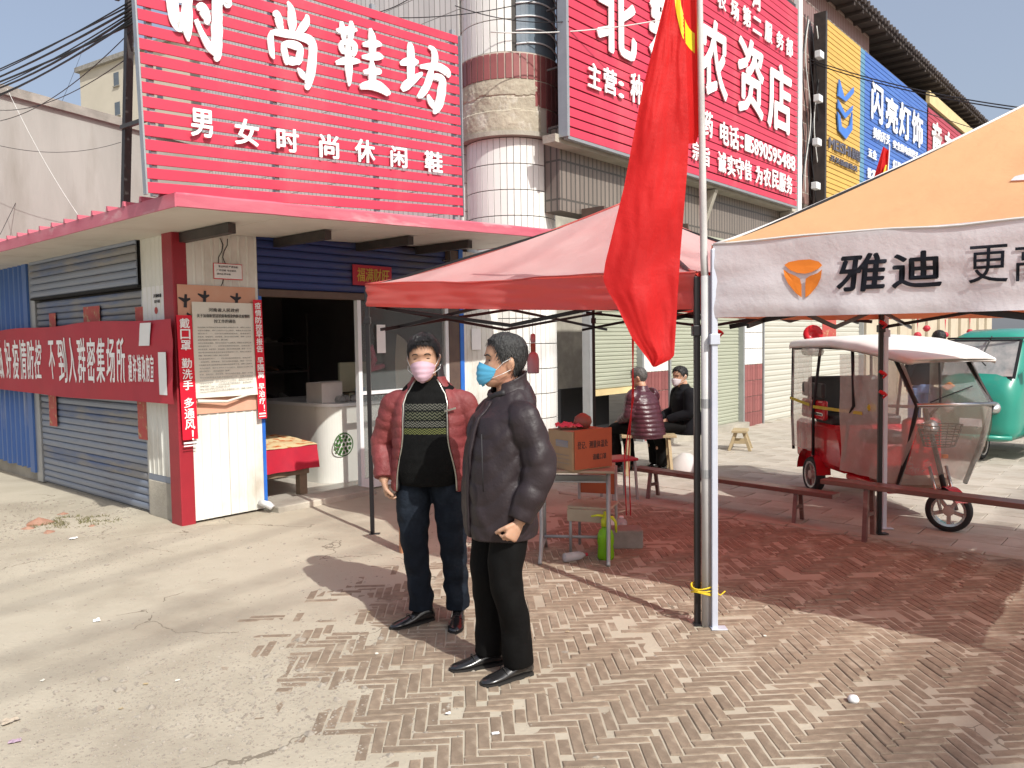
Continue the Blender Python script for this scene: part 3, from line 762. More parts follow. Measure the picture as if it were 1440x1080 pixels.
mat('pattern_green', (0.03, 0.10, 0.02), (.05, .14, .03), 20, .5)
pg = MB(); c0 = pS(483, 625, .60)
for r_, rr, m in ((0.095, 8, 0), (0.055, 8, 1), (0.0, 1, 2)):
    for k in range(12 if m == 0 else (6 if m == 1 else 1)):
        a = 2*PI*k/(12 if m == 0 else 6)
        c = (c0.x+r_*math.cos(a), .597, c0.z+r_*math.sin(a)); pg.lathe([(0, 0), (.021, 0), (.021, .0015), (0, .0015)], c, 6, Matrix.Rotation(PI/2, 3, 'X'))
for k in range(32):
    a = 2*PI*k/32; b = 2*PI*(k+1)/32
    pg.add([(c0.x+r*math.cos(q), .5955, c0.z+r*math.sin(q)) for q, r in ((a, .125), (a, .138), (b, .138), (b, .125))], [(0, 1, 2, 3)])
part('round_pattern', pg, 'pattern_green', t)
c = pS(457, 557, .95)
mat('carton_white', (.55, .52, .5), (.5, .47, .45), 8, .7)
t = thing('white_carton', 'open white carton on the left end of the counter', 'carton', (c.x, .95, .966))
bx = MB(); x0 = c.x-.15; x1 = c.x+.14
bx.box(x0, x1, .8, .806, .966, 1.2).box(x0, x1, 1.1, 1.106, .966, 1.2).box(x0, x0+.006, .807, 1.099, .966, 1.2).box(x1-.006, x1, .807, 1.099, .966, 1.2).box(x0+.007, x1-.007, .807, 1.099, .966, .972)
part('carton_body', bx, 'carton_white', t)
part('flap', MB().beam((x0+.14, .78, 1.205), (x0+.14, .86, 1.215), .28, .005, up=(0, 0, 1)), 'carton_white', t)
c = pS(497, 540, 1.2)
mat('cream_plastic', (.50, .50, .36), (.46, .46, .33), 4, .5)
t = thing('cream_monitor', 'pale green-cream display back standing on the counter', 'monitor', (c.x, 1.2, .966))
part('screen_back', MB().cbox((c.x, 1.2, 1.235), (.44, .05, .37), bev=.012), 'cream_plastic', t); part('stand', MB().cbox((c.x, 1.26, 1.0), (.14, .12, .068), bev=.01), 'cream_plastic', t)
c = pS(503, 556, .9); mat('card_blue', (.03, .17, .45), rough=.4)
solo('blue_box', MB().cbox((c.x, .85, 1.06), (.10, .06, .12), bev=.004), 'card_blue', 'small blue packet on the counter before the cream display', 'packet', (c.x, .85, .966))
mat('bag_grey', (.4, .4, .38), (.12, .12, .12), 12, .6)
bgm = MB()
for k in range(7):
    a = 2.32+.11*k; bgm.lathe([(0.0, 0), (.06, .0), (.07, .03), (.045, .07), (0, .08)], (a, .78+.05*(k % 2), .966), 7)
solo('bagged_goods', bgm, 'bag_grey', 'heap of small grey bagged goods along the counter top', 'goods', (2.6, .8, .966), smooth=True)
# display bench with red cloth and patterned spread
t = thing('display_bench', 'low wooden bench with red cloth side and patterned cream spread', 'bench', (1.1, .6, .046))
mat('bench_wood', (.16, .12, .08), (.2, .15, .1), 12, .6); mat('red_cloth', (.42, .01, .03), (.34, .01, .03), 7, .7, bump=.3, bscale=12)
mat('spread', (.66, .52, .30), (.6, .46, .25), 7, .8, c3=(.50, .13, .03), s3=9, t3=(.52, .58))
for (x, y) in ((.55, .35), (1.52, .42), (.55, 1.5), (1.52, 1.5)): part('leg', MB().box(x-.045, x+.045, y-.04, y+.04, .046, .34), 'bench_wood', t)
part('rail', MB().box(.5, 1.58, .36, .42, .27, .35), 'bench_wood', t)
cl_ = MB(); cl_.grid(lambda u, v: ((.40+1.27*u), .335+.014*math.sin(u*23)*(1-v)-.03*(1-v), .33+.24*v), 40, 4)
cl_.grid(lambda u, v: (1.675+.012*math.sin(u*19)*(1-v), .335+1.3*u, .33+.24*v), 30, 4); part('side_cloth', cl_, 'red_cloth', t, smooth=True)
sp_ = MB(); sp_.grid(lambda u, v: ((.40+1.28*u), .33+1.32*v, .574+.05*math.sin(v*PI)+.012*fbm(u*6, v*6, 2)), 30, 24); part('spread', sp_, 'spread', t, smooth=True)
# dark shelves with shoes
t = thing('shoe_rack', 'dark wall shelving with rows of shoes at the back of the shop', 'shelving', (1.6, 3.4, .046))
mat('shelf_dark', (.10, .09, .085), rough=.6); mat('shoe_dark', (.02, .02, .022), (.07, .06, .05), 6, .4); mat('sole_pale', (.3, .29, .27), rough=.6)
for z in (.45, .85, 1.25, 1.65): part('shelf', MB().box(.5, 3.4, 3.0, 3.4, z, z+.03), 'shelf_dark', t)
for x in (.48, 1.9, 3.4): part('upright', MB().box(x, x+.03, 2.99, 3.42, .046, 2.1), 'shelf_dark', t)
def shoe_mb(s=1.0, h=1.0):
    mb = MB(); rings = []
    for y, w, zt in ((0, .018, .05), (.02, .032, .075*h), (.07, .034, .08*h), (.11, .032, .07*h), (.15, .037, .05), (.2, .042, .04), (.25, .036, .032), (.275, .014, .02)):
        rings.append([Vector((w*math.cos(a)*s, -y*s, max(.008, zt*(.5+.5*math.sin(a)))*s)) for a in [2*PI*k/10 for k in range(10)]])
    return mb.loft(rings)
sm = shoe_mb().mesh('display_shoe', 'shoe_dark', True)
mat('shoe_tan', (.20, .12, .07), (.15, .09, .05), 6, .5); mat('shoe_pale', (.36, .35, .33), (.28, .27, .26), 6, .5)
sms = [sm, shoe_mb().mesh('display_shoe', 'shoe_tan', True), sm, shoe_mb().mesh('display_shoe', 'shoe_pale', True)]
for z in (.48, .88, 1.28, 1.68):
    for k in range(16):
        if random.random() < .15: continue
        kind = random.randrange(4); o = link('display_shoe', sms[kind]); o.location = fromS((.62+.175*k+random.uniform(-.03, .03), 3.25, z+.001)); o.rotation_euler = (0, 0, SA+random.uniform(-.3, .3))
        props(o, ['dark', 'tan', 'dark', 'pale'][kind]+' shoe standing on the shelving in the dim shop', 'shoe', 'shoes on the dark shelving')
# beige bag with brush writing behind the glass, pink items
mat('bag_beige', (.40, .36, .27), (.34, .30, .22), 4, .8)
c = at(620, 500, 9.1); c = toS(c)
t = thing('calligraphy_cloth', 'beige cloth with black brush writing hanging behind the door glass', 'hanging cloth', (3.12, .5, 1.05))
bc = MB(); bc.grid(lambda u, v: (2.98+.30*u+.03*(1-v)*(1 if u > .5 else -1), .5+.03*math.sin(u*6+v*3), 1.08+.68*v-.22*v*v*u), 8, 8); part('cloth', bc, 'bag_beige', t, smooth=True)
tx = MB(); text(tx, '文', (3.14, .46, 1.35), RX, UP, .09, .09, .003, .02); text(tx, '大', (3.19, .46, 1.22), RX, UP, .08, .08, .003, .02); part('lettering', tx, 'ink', t)
mat('pink_plastic', (.62, .12, .20), (.56, .1, .17), 5, .4)
solo('pink_coat_hanger', MB().tube([(2.55, .55, 1.5), (2.62, .55, 1.62), (2.66, .55, 1.45), (2.60, .55, 1.35), (2.8, .55, 1.38)], [.02, .03, .04, .05, .03], 6), 'pink_plastic', 'pink plastic goods hanging behind the glass at the man with the pink mask', 'goods', (2.6, .55, 1.3), smooth=True)
sheet('blank_sheet', 2.375, 2.50, 1.54, 1.86, FY-.003, 'paper_white', 'white sheet taped to the left door glass', 'sheet of paper', warpamp=.001, nu=2, nv=3)
sheet('blank_sheet', 3.9, 4.07, 1.55, 1.82, FY-.012, 'paper_white', 'pale lilac sheet taped on the white panel right of the blue strip', 'sheet of paper', warpamp=.002, nu=2, nv=3)
# brown plank leaning by the door
c = toS(gnd(570, 778))
mat('plank_wood', (.36, .17, .09), (.28, .13, .07), 9, .6, stretch=(1, 1, .15))
solo('upright_plank', MB().cbox((c.x, c.y, .34), (.10, .03, .68), bev=.004), 'plank_wood', 'brown wooden plank standing upright behind the man in the red jacket', 'plank', (c.x, c.y, 0))

# ================================================================== big shop sign: slats on a frame, brushed characters
t = SG = thing('shoe_shop_sign', 'big red slatted sign with white brushed characters standing on the awning of the corner shop', 'sign', (0.9, -1.1, 2.78))
SYY = -1.119; TS = (2.936-2.747)/(2.499+0.72)
def szz(x): return 2.747 + TS*(x+0.72)
SL = math.hypot(3.22, TS*3.22)
sme = MB().cbox((SL/2, 0, .039), (SL, .014, .078), bev=.003).mesh('slat', 'sign_red')
NS = 18
for k in range(NS):
    rep('slat', sme, t, (-0.72-.002*k, SYY+random.uniform(-.003, .003), szz(-0.72)+.004+.1005*k), (0, -math.atan(TS)+random.uniform(-.0012, .0012), 0))
for x in (-.66, .35, 1.4, 2.42): part('sign_post', MB().box(x-.02, x+.02, SYY+.012, SYY+.05, roofz(x)+.086, szz(x)+1.85), 'galvanised', t)
part('edge_angle', MB().add([(x, y, z) for z, xx in ((2.74, -.735), (4.56, -.775)) for y in (SYY-.012, SYY+.04) for x in (xx, xx+.012)], [(0, 2, 3, 1), (4, 5, 7, 6), (0, 1, 5, 4), (2, 6, 7, 3), (0, 4, 6, 2), (1, 3, 7, 5)]), 'galvanised', t)
part('edge_angle', MB().box(2.5, 2.512, SYY-.012, SYY+.04, 2.93, 4.74), 'galvanised', t)
p1 = toS(at(184, -20, 6.4)); p2 = toS(at(176, 291, 6.4))
part('support_pole', MB().beam((p2.x, p2.y, 2.74), (p1.x, p1.y, p1.z+.1), .055), 'dark_steel', t)
for z in (3.3, 4.3): part('brace', MB().beam((-.66, SYY+.05, z), (p2.x, p2.y, z+.1), .03), 'dark_steel', t)

# brush strokes: list of strokes, each [(x, y, w), ...] in a unit box (x right, y up)
def smooth_path(P, n=7):
    out = []; k = len(P)
    for i in range(k-1):
        p0 = P[max(i-1, 0)]; p1 = P[i]; p2 = P[i+1]; p3 = P[min(i+2, k-1)]
        for s in range(n):
            q = s/n
            out.append(tuple(0.5*((2*p1[c])+(-p0[c]+p2[c])*q+(2*p0[c]-5*p1[c]+4*p2[c]-p3[c])*q*q+(-p0[c]+3*p1[c]-3*p2[c]+p3[c])*q**3) for c in range(3)))
    out.append(P[-1]); return out
BR = {
 '时': [[(.02, .93, .05), (.07, .86, .11), (.10, .60, .13), (.13, .38, .12), (.20, .30, .09), (.23, .42, .05)],
        [(.10, .88, .05), (.26, .95, .08), (.34, .90, .11), (.33, .60, .12), (.32, .30, .11), (.33, .14, .02)],
        [(.12, .64, .05), (.22, .66, .06), (.31, .67, .05)], [(.15, .42, .04), (.24, .45, .07), (.31, .47, .05)],
        [(.36, .72, .03), (.55, .78, .08), (.80, .88, .12), (.99, .80, .13), (.96, .72, .03)],
        [(.79, 1.05, .04), (.83, .98, .11), (.82, .60, .12), (.80, .25, .13), (.78, .02, .10), (.74, -.02, .02)],
        [(.80, .06, .06), (.68, .12, .09), (.56, .27, .07), (.46, .45, .05)],
        [(.48, .60, .04), (.57, .62, .11), (.64, .50, .10), (.62, .42, .03)]],
 '尚': [[(.46, 1.02, .03), (.53, .92, .10), (.54, .74, .12), (.53, .62, .05)], [(.16, .80, .03), (.24, .80, .10), (.30, .68, .10), (.36, .64, .03)],
        [(.86, .92, .04), (.84, .82, .09), (.72, .70, .08), (.62, .63, .03)],
        [(.12, .56, .04), (.10, .44, .09), (.12, .28, .07), (.16, .22, .02)], [(.10, .55, .04), (.30, .58, .07), (.70, .60, .08), (.93, .56, .11), (.95, .40, .12), (.90, .15, .12), (.82, -.04, .09), (.76, -.06, .02)],
        [(.80, .04, .04), (.70, .10, .08), (.62, .16, .02)],
        [(.34, .46, .04), (.36, .36, .09), (.40, .22, .08), (.42, .18, .02)], [(.34, .44, .04), (.50, .46, .08), (.68, .44, .09), (.66, .30, .09), (.62, .22, .04)], [(.40, .22, .05), (.52, .24, .08), (.64, .25, .05)]],
 '鞋': [[(.03, .84, .03), (.16, .86, .08), (.30, .90, .08), (.44, .94, .03)], [(.13, 1.0, .04), (.15, .90, .08), (.17, .76, .07), (.18, .70, .03)], [(.32, 1.05, .04), (.33, .95, .08), (.30, .78, .07), (.29, .70, .03)],
        [(.10, .66, .04), (.12, .58, .08), (.15, .50, .04)], [(.10, .66, .04), (.25, .70, .07), (.38, .68, .08), (.37, .56, .06), (.34, .50, .03)], [(.14, .52, .04), (.26, .54, .07), (.36, .54, .03)],
        [(.00, .32, .04), (.16, .38, .08), (.34, .42, .08), (.48, .44, .03)], [(.24, .72, .04), (.25, .50, .09), (.25, .26, .10), (.25, .06, .05), (.24, .0, .01)],
        [(.54, .72, .04), (.68, .76, .08), (.84, .80, .08), (.94, .80, .03)], [(.70, 1.02, .04), (.74, .88, .10), (.74, .66, .10), (.73, .52, .04)], [(.52, .52, .04), (.68, .55, .08), (.86, .60, .09), (.96, .60, .03)],
        [(.54, .28, .04), (.70, .32, .08), (.86, .35, .08), (.92, .35, .03)], [(.72, .50, .04), (.73, .36, .10), (.72, .18, .10), (.71, .08, .05)], [(.46, .02, .05), (.62, .08, .10), (.84, .10, .13), (1.04, .03, .09), (1.08, .0, .02)]],
 '坊': [[(.00, .58, .03), (.12, .64, .09), (.28, .68, .09), (.38, .70, .03)], [(.20, .98, .04), (.22, .88, .10), (.22, .60, .11), (.20, .36, .08), (.18, .26, .04)], [(.02, .16, .05), (.10, .24, .10), (.26, .38, .09), (.42, .50, .05), (.46, .52, .02)],
        [(.60, 1.0, .04), (.70, .96, .08), (.73, .84, .10), (.68, .72, .05)], [(.40, .62, .04), (.58, .66, .08), (.80, .70, .10), (1.0, .64, .11), (1.0, .56, .03)],
        [(.66, .68, .05), (.62, .52, .09), (.54, .32, .09), (.42, .16, .08), (.34, .10, .03)], [(.62, .48, .04), (.76, .52, .08), (.88, .48, .11), (.86, .28, .12), (.80, .06, .11), (.70, -.08, .07), (.66, -.10, .02)], [(.72, -.04, .05), (.62, .06, .09), (.56, .18, .03)]],
}
def brush_char(mb, ch, o, ux, uz, w, h, d):
    o = Vector(o); ux = Vector(ux).normalized(); uz = Vector(uz).normalized(); nn = ux.cross(uz)
    for si, st in enumerate(BR[ch]):
        P = smooth_path(st); Lf = []; Rt = []
        for i, (x, y, ww) in enumerate(P):
            a = P[max(i-1, 0)]; b = P[min(i+1, len(P)-1)]; dx, dy = b[0]-a[0], b[1]-a[1]; l = math.hypot(dx, dy) or 1
            ww = max(ww, .012)*.70*(1+.12*nz(x*9, y*9, si))
            Lf.append((x-dy/l*ww, y+dx/l*ww)); Rt.append((x+dy/l*ww, y-dx/l*ww))
        n = len(P); z0 = .0006*si
        for i in range(n-1):
            q = [Lf[i], Lf[i+1], Rt[i+1], Rt[i]]
            vs = [o+ux*(x*w)+uz*(y*h)+nn*zz for zz in (0, d+z0) for x, y in q]
            mb.add(vs, [(4, 7, 6, 5), (0, 4, 5, 1), (2, 6, 7, 3)] + ([(0, 3, 7, 4)] if i == 0 else []) + ([(1, 5, 6, 2)] if i == n-2 else []))
for ch, (xa, ya, xb, yb) in zip('时尚鞋坊', ((236, -30, 322, 76), (375, 6, 444, 111), (473, 38, 542, 125), (564, 64, 630, 147))):
    a = pS(xa, yb, SYY-.03); b = pS(xb, yb, SYY-.03); c = pS((xa+xb)/2, ya, SYY-.03)
    zb = pS((xa+xb)/2, yb, SYY-.03).z
    mb = MB(); w = b.x-a.x; dirx = Vector((1, 0, TS)); brush_char(mb, ch, (a.x, SYY-.022, zb-TS*w/2), dirx, UP, w, c.z-zb, .010)
    part('brush_character', mb, 'lettering_white', t)
for i, (ch, xa, xb, yt, yb) in enumerate((('男', 268, 299, 152, 193), ('女', 330, 364, 166, 205), ('时', 389, 420, 179, 214), ('尚', 449, 476, 188, 223), ('休', 499, 527, 195, 229), ('闲', 549, 572, 205, 236), ('鞋', 597, 622, 212, 243))):
    a = pS(xa, yb, SYY-.03); b = pS(xb, yb, SYY-.03); c = pS((xa+xb)/2, yt, SYY-.03); zb = pS((xa+xb)/2, yb, SYY-.03).z
    mb = MB(); w = b.x-a.x; text(mb, ch, (a.x, SYY-.03, zb-TS*w/2), (1, 0, TS), UP, w, c.z-zb-.01, .009, .035)
    part('character', mb, 'lettering_white', t)
# ================================================================== corner building with the tiled round corner
CB = thing('corner_building', 'two-storey tiled building with rounded white corner, shutters below and big slatted signs', 'building', (4.8, -0.5, 0))
BFY = -0.5
cc = toS((.02, 11.0, 0)); CX_, CY_ = cc.x, cc.y        # centre of the round corner
# round column core
def cyl(mb, r, z0, z1, n=48, cx=CX_, cy=CY_):
    return mb.lathe([(0, z0), (r, z0), (r, z1), (0, z1)], (cx, cy, 0), n)
part('column_core', cyl(MB(), .600, 0, 4.33), 'grout_dark', CB, smooth=False)
part('ring_core', cyl(MB(), .678, 4.36, 5.36), 'grout_light', CB)
part('ring_soffit', cyl(MB(), .72, 4.30, 4.358), 'cement', CB)
part('upper_core', cyl(MB(), .640, 5.361, 8.9), 'grout_dark', CB)
def tile_piece(w, h, d=.016):
    return MB().cbox((0, 0, h/2), (w, d, h), bev=.003)
tw, th = .0885, .335
tm = tile_piece(tw-.006, th-.010).mesh('wall_tile', 'white_tile'); mm = tile_piece(.080, .318).mesh('band_tile', 'maroon_tile')
view = toS(EYE); va = math.atan2(view.y-CY_, view.x-CX_)
nt_ = int(2*PI*.608/tw)
for k in range(nt_):
    a = va+2*PI*k/nt_
    da = (a-va+PI) % (2*PI)-PI
    if abs(da) > 1.62: continue
    for r in range(12):
        z = .28+r*th
        if z+th > 4.31: continue
        if z < 2.2 and da < -.7: continue
        rep('wall_tile', tm, CB, (CX_+.604*math.cos(a), CY_+.604*math.sin(a), z), (0, 0, a+PI/2))
nb = int(2*PI*.69/.097)
for k in range(nb):
    a = va+2*PI*k/nb; da = (a-va+PI) % (2*PI)-PI
    if abs(da) > 1.65: continue
    for r in range(3):
        z = 4.35+r*.336
        # fallen tiles: bare concrete left of the right-hand third (viewer's right is positive da)
        lim = {0: .72, 1: .50, 2: 9}[r]
        if r < 2 and -9 < da < lim: continue
        rep('band_tile', mm, CB, (CX_+.683*math.cos(a), CY_+.683*math.sin(a), z), (0, 0, a+PI/2))
# lumps of old mortar on the bare band
lm = MB()
def bare(u, v):
    da = -1.5+2.12*u; a = va+da; z = 4.36+.66*v
    edge = min(1, v*8, (1-v)*8)
    r = .684+.010*max(0, edge)*(.6+.6*fbm(da*9, z*12, 4.0)) + (.016 if z < 4.62+.015*nz(da*4, 1) else 0) - (.014 if abs(z-4.80-.06*nz(da*3, 2)) < .012 else 0)
    return (CX_+r*math.cos(a), CY_+r*math.sin(a), z)
lm.grid(bare, 90, 40)
part('bare_mortar', lm, 'rough_concrete', CB, smooth=False, label='bare broken mortar where the band has lost its tiles')
# upper round storey: white tiles on the left, glass with white curved bars on the right
ut = tile_piece(.086, .40).mesh('upper_tile', 'white_tile')
nu_ = int(2*PI*.65/.095)
for k in range(nu_):
    a = va+2*PI*k/nu_; da = (a-va+PI) % (2*PI)-PI
    if da < -1.62 or da > .12: continue
    for r in range(4): rep('upper_tile', ut, CB, (CX_+.648*math.cos(a), CY_+.648*math.sin(a), 5.37+r*.41), (0, 0, a+PI/2))
gl = MB()
for k in range(14):
    a = va+.16+k*.095; b = a+.093
    gl.add([(CX_+.652*math.cos(q), CY_+.652*math.sin(q), z) for q, z in ((a, 5.37), (b, 5.37), (b, 7.6), (a, 7.6))], [(0, 1, 2, 3)])
part('curved_window', gl, 'window_glass', CB)
for r in range(9):
    pts = [(CX_+.665*math.cos(va+.15+k*.1), CY_+.665*math.sin(va+.15+k*.1), 5.46+r*.17+.05*math.sin(k*.25)) for k in range(14)]
    part('window_bar', MB().tube(pts, .011, 6), 'white_alu', CB, smooth=True)
# left side wall of the upper floor
part('side_wall', MB().box(CX_-.60, CX_-.10, CY_+.35, pSx(283, 150, CX_-.60).y, 3.0, 9.0), 'tile_wall_white', CB)
# ground floor: piers between the shutters
def pier(x0, x1, split=1.32, y=BFY, top=3.4, wt='white_tile', n=None):
    part('pier_core', MB().box(x0+.01, x1-.01, y+.02, y+.3, -.05, top), 'grout_light', CB)
    w = .098; k = max(1, int((x1-x0)/w)); w = (x1-x0)/k
    a = MB().cbox((0, 0, .15), (w-.008, .018, .29), bev=.002); ma = a.mesh('pier_tile', 'white_tile'); mb_ = a.mesh('pier_tile', 'maroon_tile')
    for i in range(k):
        z = -.05; r = 0
        while z < top-.3:
            rep('pier_tile', mb_ if z < split-.2 else ma, CB, (x0+w*(i+.5), y+.011, z)); z += .30
pier(7.0, 7.72); pier(10.52, 11.3)
# lintel zone in dark tiles, with soffit slab
part('lintel_wall', MB().box(4.95, 31, BFY+.005, BFY+.3, 3.35, 4.45), 'tile_wall_brown', CB)
part('sign_ledge', MB().box(4.6, 31, -.70, BFY+.004, 4.14, 4.24), 'cement', CB)
for x in (8.9, 12.1): part('ledge_bracket', MB().prism([(x, BFY, 3.55), (x, BFY, 4.119), (x, -.72, 4.119)], (0, 0, 0), (.1, 0, 0)), 'cement', CB)
# upper front wall, dark recess beyond, eave
part('front_wall', MB().box(5.3, 17.6, BFY+.001, BFY+.3, 4.45, 9.05), 'tile_wall_maroon', CB)
part('recess_wall', MB().box(17.6, 40, 1.6, 1.8, 4.45, 9.05), 'eave_dark', CB)
part('recess_floor', MB().box(17.6, 40, BFY+.3, 1.6, 4.3, 4.46), 'eave_dark', CB)
part('recess_shade_slab', MB().box(11.75, 12.62, BFY-.02, BFY, 4.9, 7.7), 'void_dark', CB)  # black slab on the wall face, its colour stands in for a recess's shade
ev = MB(); ev.box(5.0, 40, -.92, 1.7, 9.06, 9.12)
for k in range(60):
    x = 5.0+.6*k; ev.box(x, x+.08, -.9, 1.6, 8.98, 9.055)
part('eave', ev, 'eave_dark', CB)
rt = MB()
for k in range(140):
    x = 5.0+.25*k; rt.tube([(x+.12, -1.02, 9.15+.012*math.sin(k*2.1)), (x+.12, .8, 9.6)], .07, 6)
part('roof_tiles', rt, 'eave_dark', CB, kind='stuff')
part('rear_wall', MB().box(5.0, 40, 9.0, 9.2, 0, 9.0), 'cement', CB)
part('party_wall', MB().box(5.0, 5.2, 0.9, 9, 0, 9.0), 'cement', CB)
# roller shutters
def roller(x0, x1, z0, z1, m, pitch, label=None, y=BFY+.10):
    mb = MB(); z = z0; prof = []
    while z < z1:
        prof += [(0, z), (-.012, z+pitch*.2), (-.012, z+pitch*.7), (0, z+pitch*.92)]; z += pitch
    vs = [(x, y+a, b) for a, b in prof for x in (x0, x1)]
    mb.add(vs, [(2*i, 2*i+1, 2*i+3, 2*i+2) for i in range(len(prof)-1)])
    mb.box(x0, x1, y+.02, y+.04, z0, z1)
    s = part('roller_shutter', mb, m, CB, label=label)
    part('bottom_rail', MB().box(x0, x1, y-.03, y+.015, z0-.09, z0-.002), 'cream_trim' if z0 > .5 else 'cream_shutter', CB)
    part('guide_rail', MB().box(x0-.05, x0-.002, BFY-.01, BFY+.12, -.05, z1), 'galvanised', CB)
    part('guide_rail', MB().box(x1+.002, x1+.05, BFY-.01, BFY+.12, -.05, z1), 'galvanised', CB)
roller(5.62, 6.93, .95, 3.34, 'pale_shutter', .058, 'pale green shutter left a quarter open'); roller(7.80, 10.44, .10, 3.34, 'pale_shutter', .062)
roller(11.38, 17.3, .0, 3.34, 'cream_shutter', .11)
part('gap_shade_sheet', MB().box(5.0, 6.93, BFY+.6, BFY+.65, 0, .95), 'void_dark', CB)  # black sheet painting in the shade under the raised shutter
part('shop_plinth', MB().box(4.9, 10.5, BFY-.10, BFY+.3, -.03, .10), 'cement', CB)
# shutter hoods
for x0, x1 in ((5.45, 7.05), (7.72, 10.5)):
    hb = MB(); rg = []
    for x in (x0, x1): rg.append([Vector((x, BFY-.03-.34*math.sin(a), 3.36-.36*math.cos(a)*.5-.18)) for a in [PI*k/8 for k in range(9)]])
    hb.loft(rg); part('shutter_hood', hb, 'pale_shutter', CB)
    for x in (x0-.03, x1): part('hood_end', MB().prism([(x, BFY, 2.98), (x, BFY-.33, 3.02), (x, BFY-.39, 3.16), (x, BFY-.36, 3.42), (x, BFY, 3.42)], (0, 0, 0), (.03, 0, 0)), 'maroon_tile' if False else 'brown_steel', CB)
# beyond the shutters: glazed shop fronts
mat('front_beige', (.50, .44, .34), (.44, .38, .29), 2, .5)
x = 17.6
while x < 34:
    part('shop_post', MB().box(x, x+.16, BFY, BFY+.2, -.4, 3.4), 'front_beige', CB)
    part('shop_glass', MB().box(x+.17, x+1.48, BFY+.08, BFY+.1, -.4, 3.4), 'front_beige', CB); x += 1.5
for x, z, w in ((21.6, 1.9, 'leftmost'), (22.6, 2.1, 'second from left'), (24.9, 1.9, 'third from left'), (28.5, 2.0, 'rightmost')):
    solo('red_lantern', MB().lathe([(0, 0), (.07, .03), (.11, .10), (.07, .18), (0, .20), (.02, .6)], (x, BFY-.2, z-.35), 10), 'banner_red', w+' small red ornament hanging before the far beige shop fronts', 'ornament', (x, BFY-.2, z-.35), group='red ornaments along the far shop fronts', smooth=True)

# ================================================================== slatted signs on the corner building
GY = -0.8
def KXs(x): return -3.34+(x+3.34)*1.0524
def KZs(z): return 1.65+(z-1.65)*1.0524
def sbox(x0, x1, y0, y1, z0, z1): return MB().box(KXs(x0), KXs(x1), y0, y1, KZs(z0), KZs(z1))
def slats(t, x0, x1, z0, z1, pitch, m, y=GY):
    x0, x1, z0, z1, pitch = KXs(x0), KXs(x1), KZs(z0), KZs(z1), pitch*1.0524
    me = MB().cbox(((x1-x0)/2, 0, pitch*.435), (x1-x0, .02, pitch*.87), bev=.004).mesh('slat', m)
    n = int((z1-z0)/pitch)
    for k in range(n): rep('slat', me, t, (x0, y+random.uniform(-.003, .003), z0+pitch*k), (0, random.uniform(-.0006, .0006), 0))
def line(t, s, pts, y, m='lettering_white', depth=.02, bold=.03, name='lettering'):
    """pts: pixel of lower-left, lower-right, upper-left corners of the line of writing"""
    a = pS(*pts[0], y); b = pS(*pts[1], y); c = pS(*pts[2], y)
    mb = MB(); text(mb, s, (a.x, y, a.z), (b.x-a.x, 0, (b.z-a.z)), UP, (b-a).length, c.z-a.z, depth, bold); return part(name, mb, m, t)
RS = thing('farm_supply_sign', 'huge red slatted sign with white farm supply lettering and phone number', 'sign', (7.8, GY, 4.1))
slats(RS, 4.32, 11.42, 4.09, 7.80, .1165, 'sign_red')
part('backing', sbox(4.33, 11.41, GY+.03, GY+.05, 4.1, 7.78), 'dark_steel', RS)
part('edge_frame', sbox(4.27, 4.317, GY-.04, GY+.10, 4.07, 7.82), 'galvanised', RS)
part('edge_frame', sbox(4.319, 11.44, GY-.01, GY+.06, 4.05, 4.085), 'galvanised', RS)
for k in range(5): part('frame_bar', sbox(4.3+.002*k, 4.33, GY+.11, BFY, 4.2+.7*k, 4.22+.7*k), 'dark_steel', RS)
TY = GY-.035
def charbox(t, ch, x0, x1, z0, z1, y=TY, bold=.04, m='lettering_white', depth=.015):
    mb = MB(); text(mb, ch, (x0, y, z0), RX, UP, x1-x0, z1-z0, depth, bold); return part('character', mb, m, t)
def bypx(ch, xa, xb, yt, yb, t=RS, y=TY, **k):
    a = pS(xa, (yt+yb)/2, y); b = pS(xb, (yt+yb)/2, y); c = pS((xa+xb)/2, yt, y).z; d = pS((xa+xb)/2, yb, y).z
    return charbox(t, ch, a.x, b.x, d, c, y, **k)
bypx('北', 838, 894, -22, 78); bypx('舞', 912, 960, -8, 112); bypx('农', 985, 1022, 28, 138); bypx('资', 1037, 1073, 56, 164); bypx('店', 1079, 1112, 90, 186)
bypx('主', 826, 844, 90, 125, bold=.03); bypx('营', 848, 866, 97, 133, bold=.03); bypx('：', 869, 875, 115, 138, bold=.03); bypx('种', 886, 902, 104, 146, bold=.03)
bypx('子', 906, 924, 112, 150, bold=.03); bypx('化', 930, 946, 122, 158, bold=.03); bypx('肥', 950, 966, 130, 166, bold=.03); bypx('农', 972, 982, 145, 178, bold=.03); bypx('药', 990, 1001, 157, 193, bold=.03)
bypx('电', 1012, 1024, 172, 204, bold=.03); bypx('话', 1025, 1038, 178, 210, bold=.03); bypx('：', 1040, 1044, 192, 208, bold=.03)
for i, ch in enumerate('15890595488'):
    xa = 1047+6.45*i; bypx(ch, xa, xa+5.5, 190+3.0*i, 213+2.75*i, bold=.03)
for ch, xa, xb, yt, yb in (('宗', 973, 984, 200, 226), ('旨', 987, 997, 206, 234), ('诚', 1009, 1020, 214, 243), ('实', 1022, 1033, 219, 248), ('守', 1034, 1045, 222, 252), ('信', 1046, 1056, 226, 254), ('为', 1062, 1071, 234, 259), ('农', 1073, 1083, 237, 263), ('民', 1085, 1094, 240, 266), ('服', 1095, 1104, 244, 270), ('务', 1105, 1113, 247, 273)):
    bypx(ch, xa, xb, yt, yb, bold=.03)
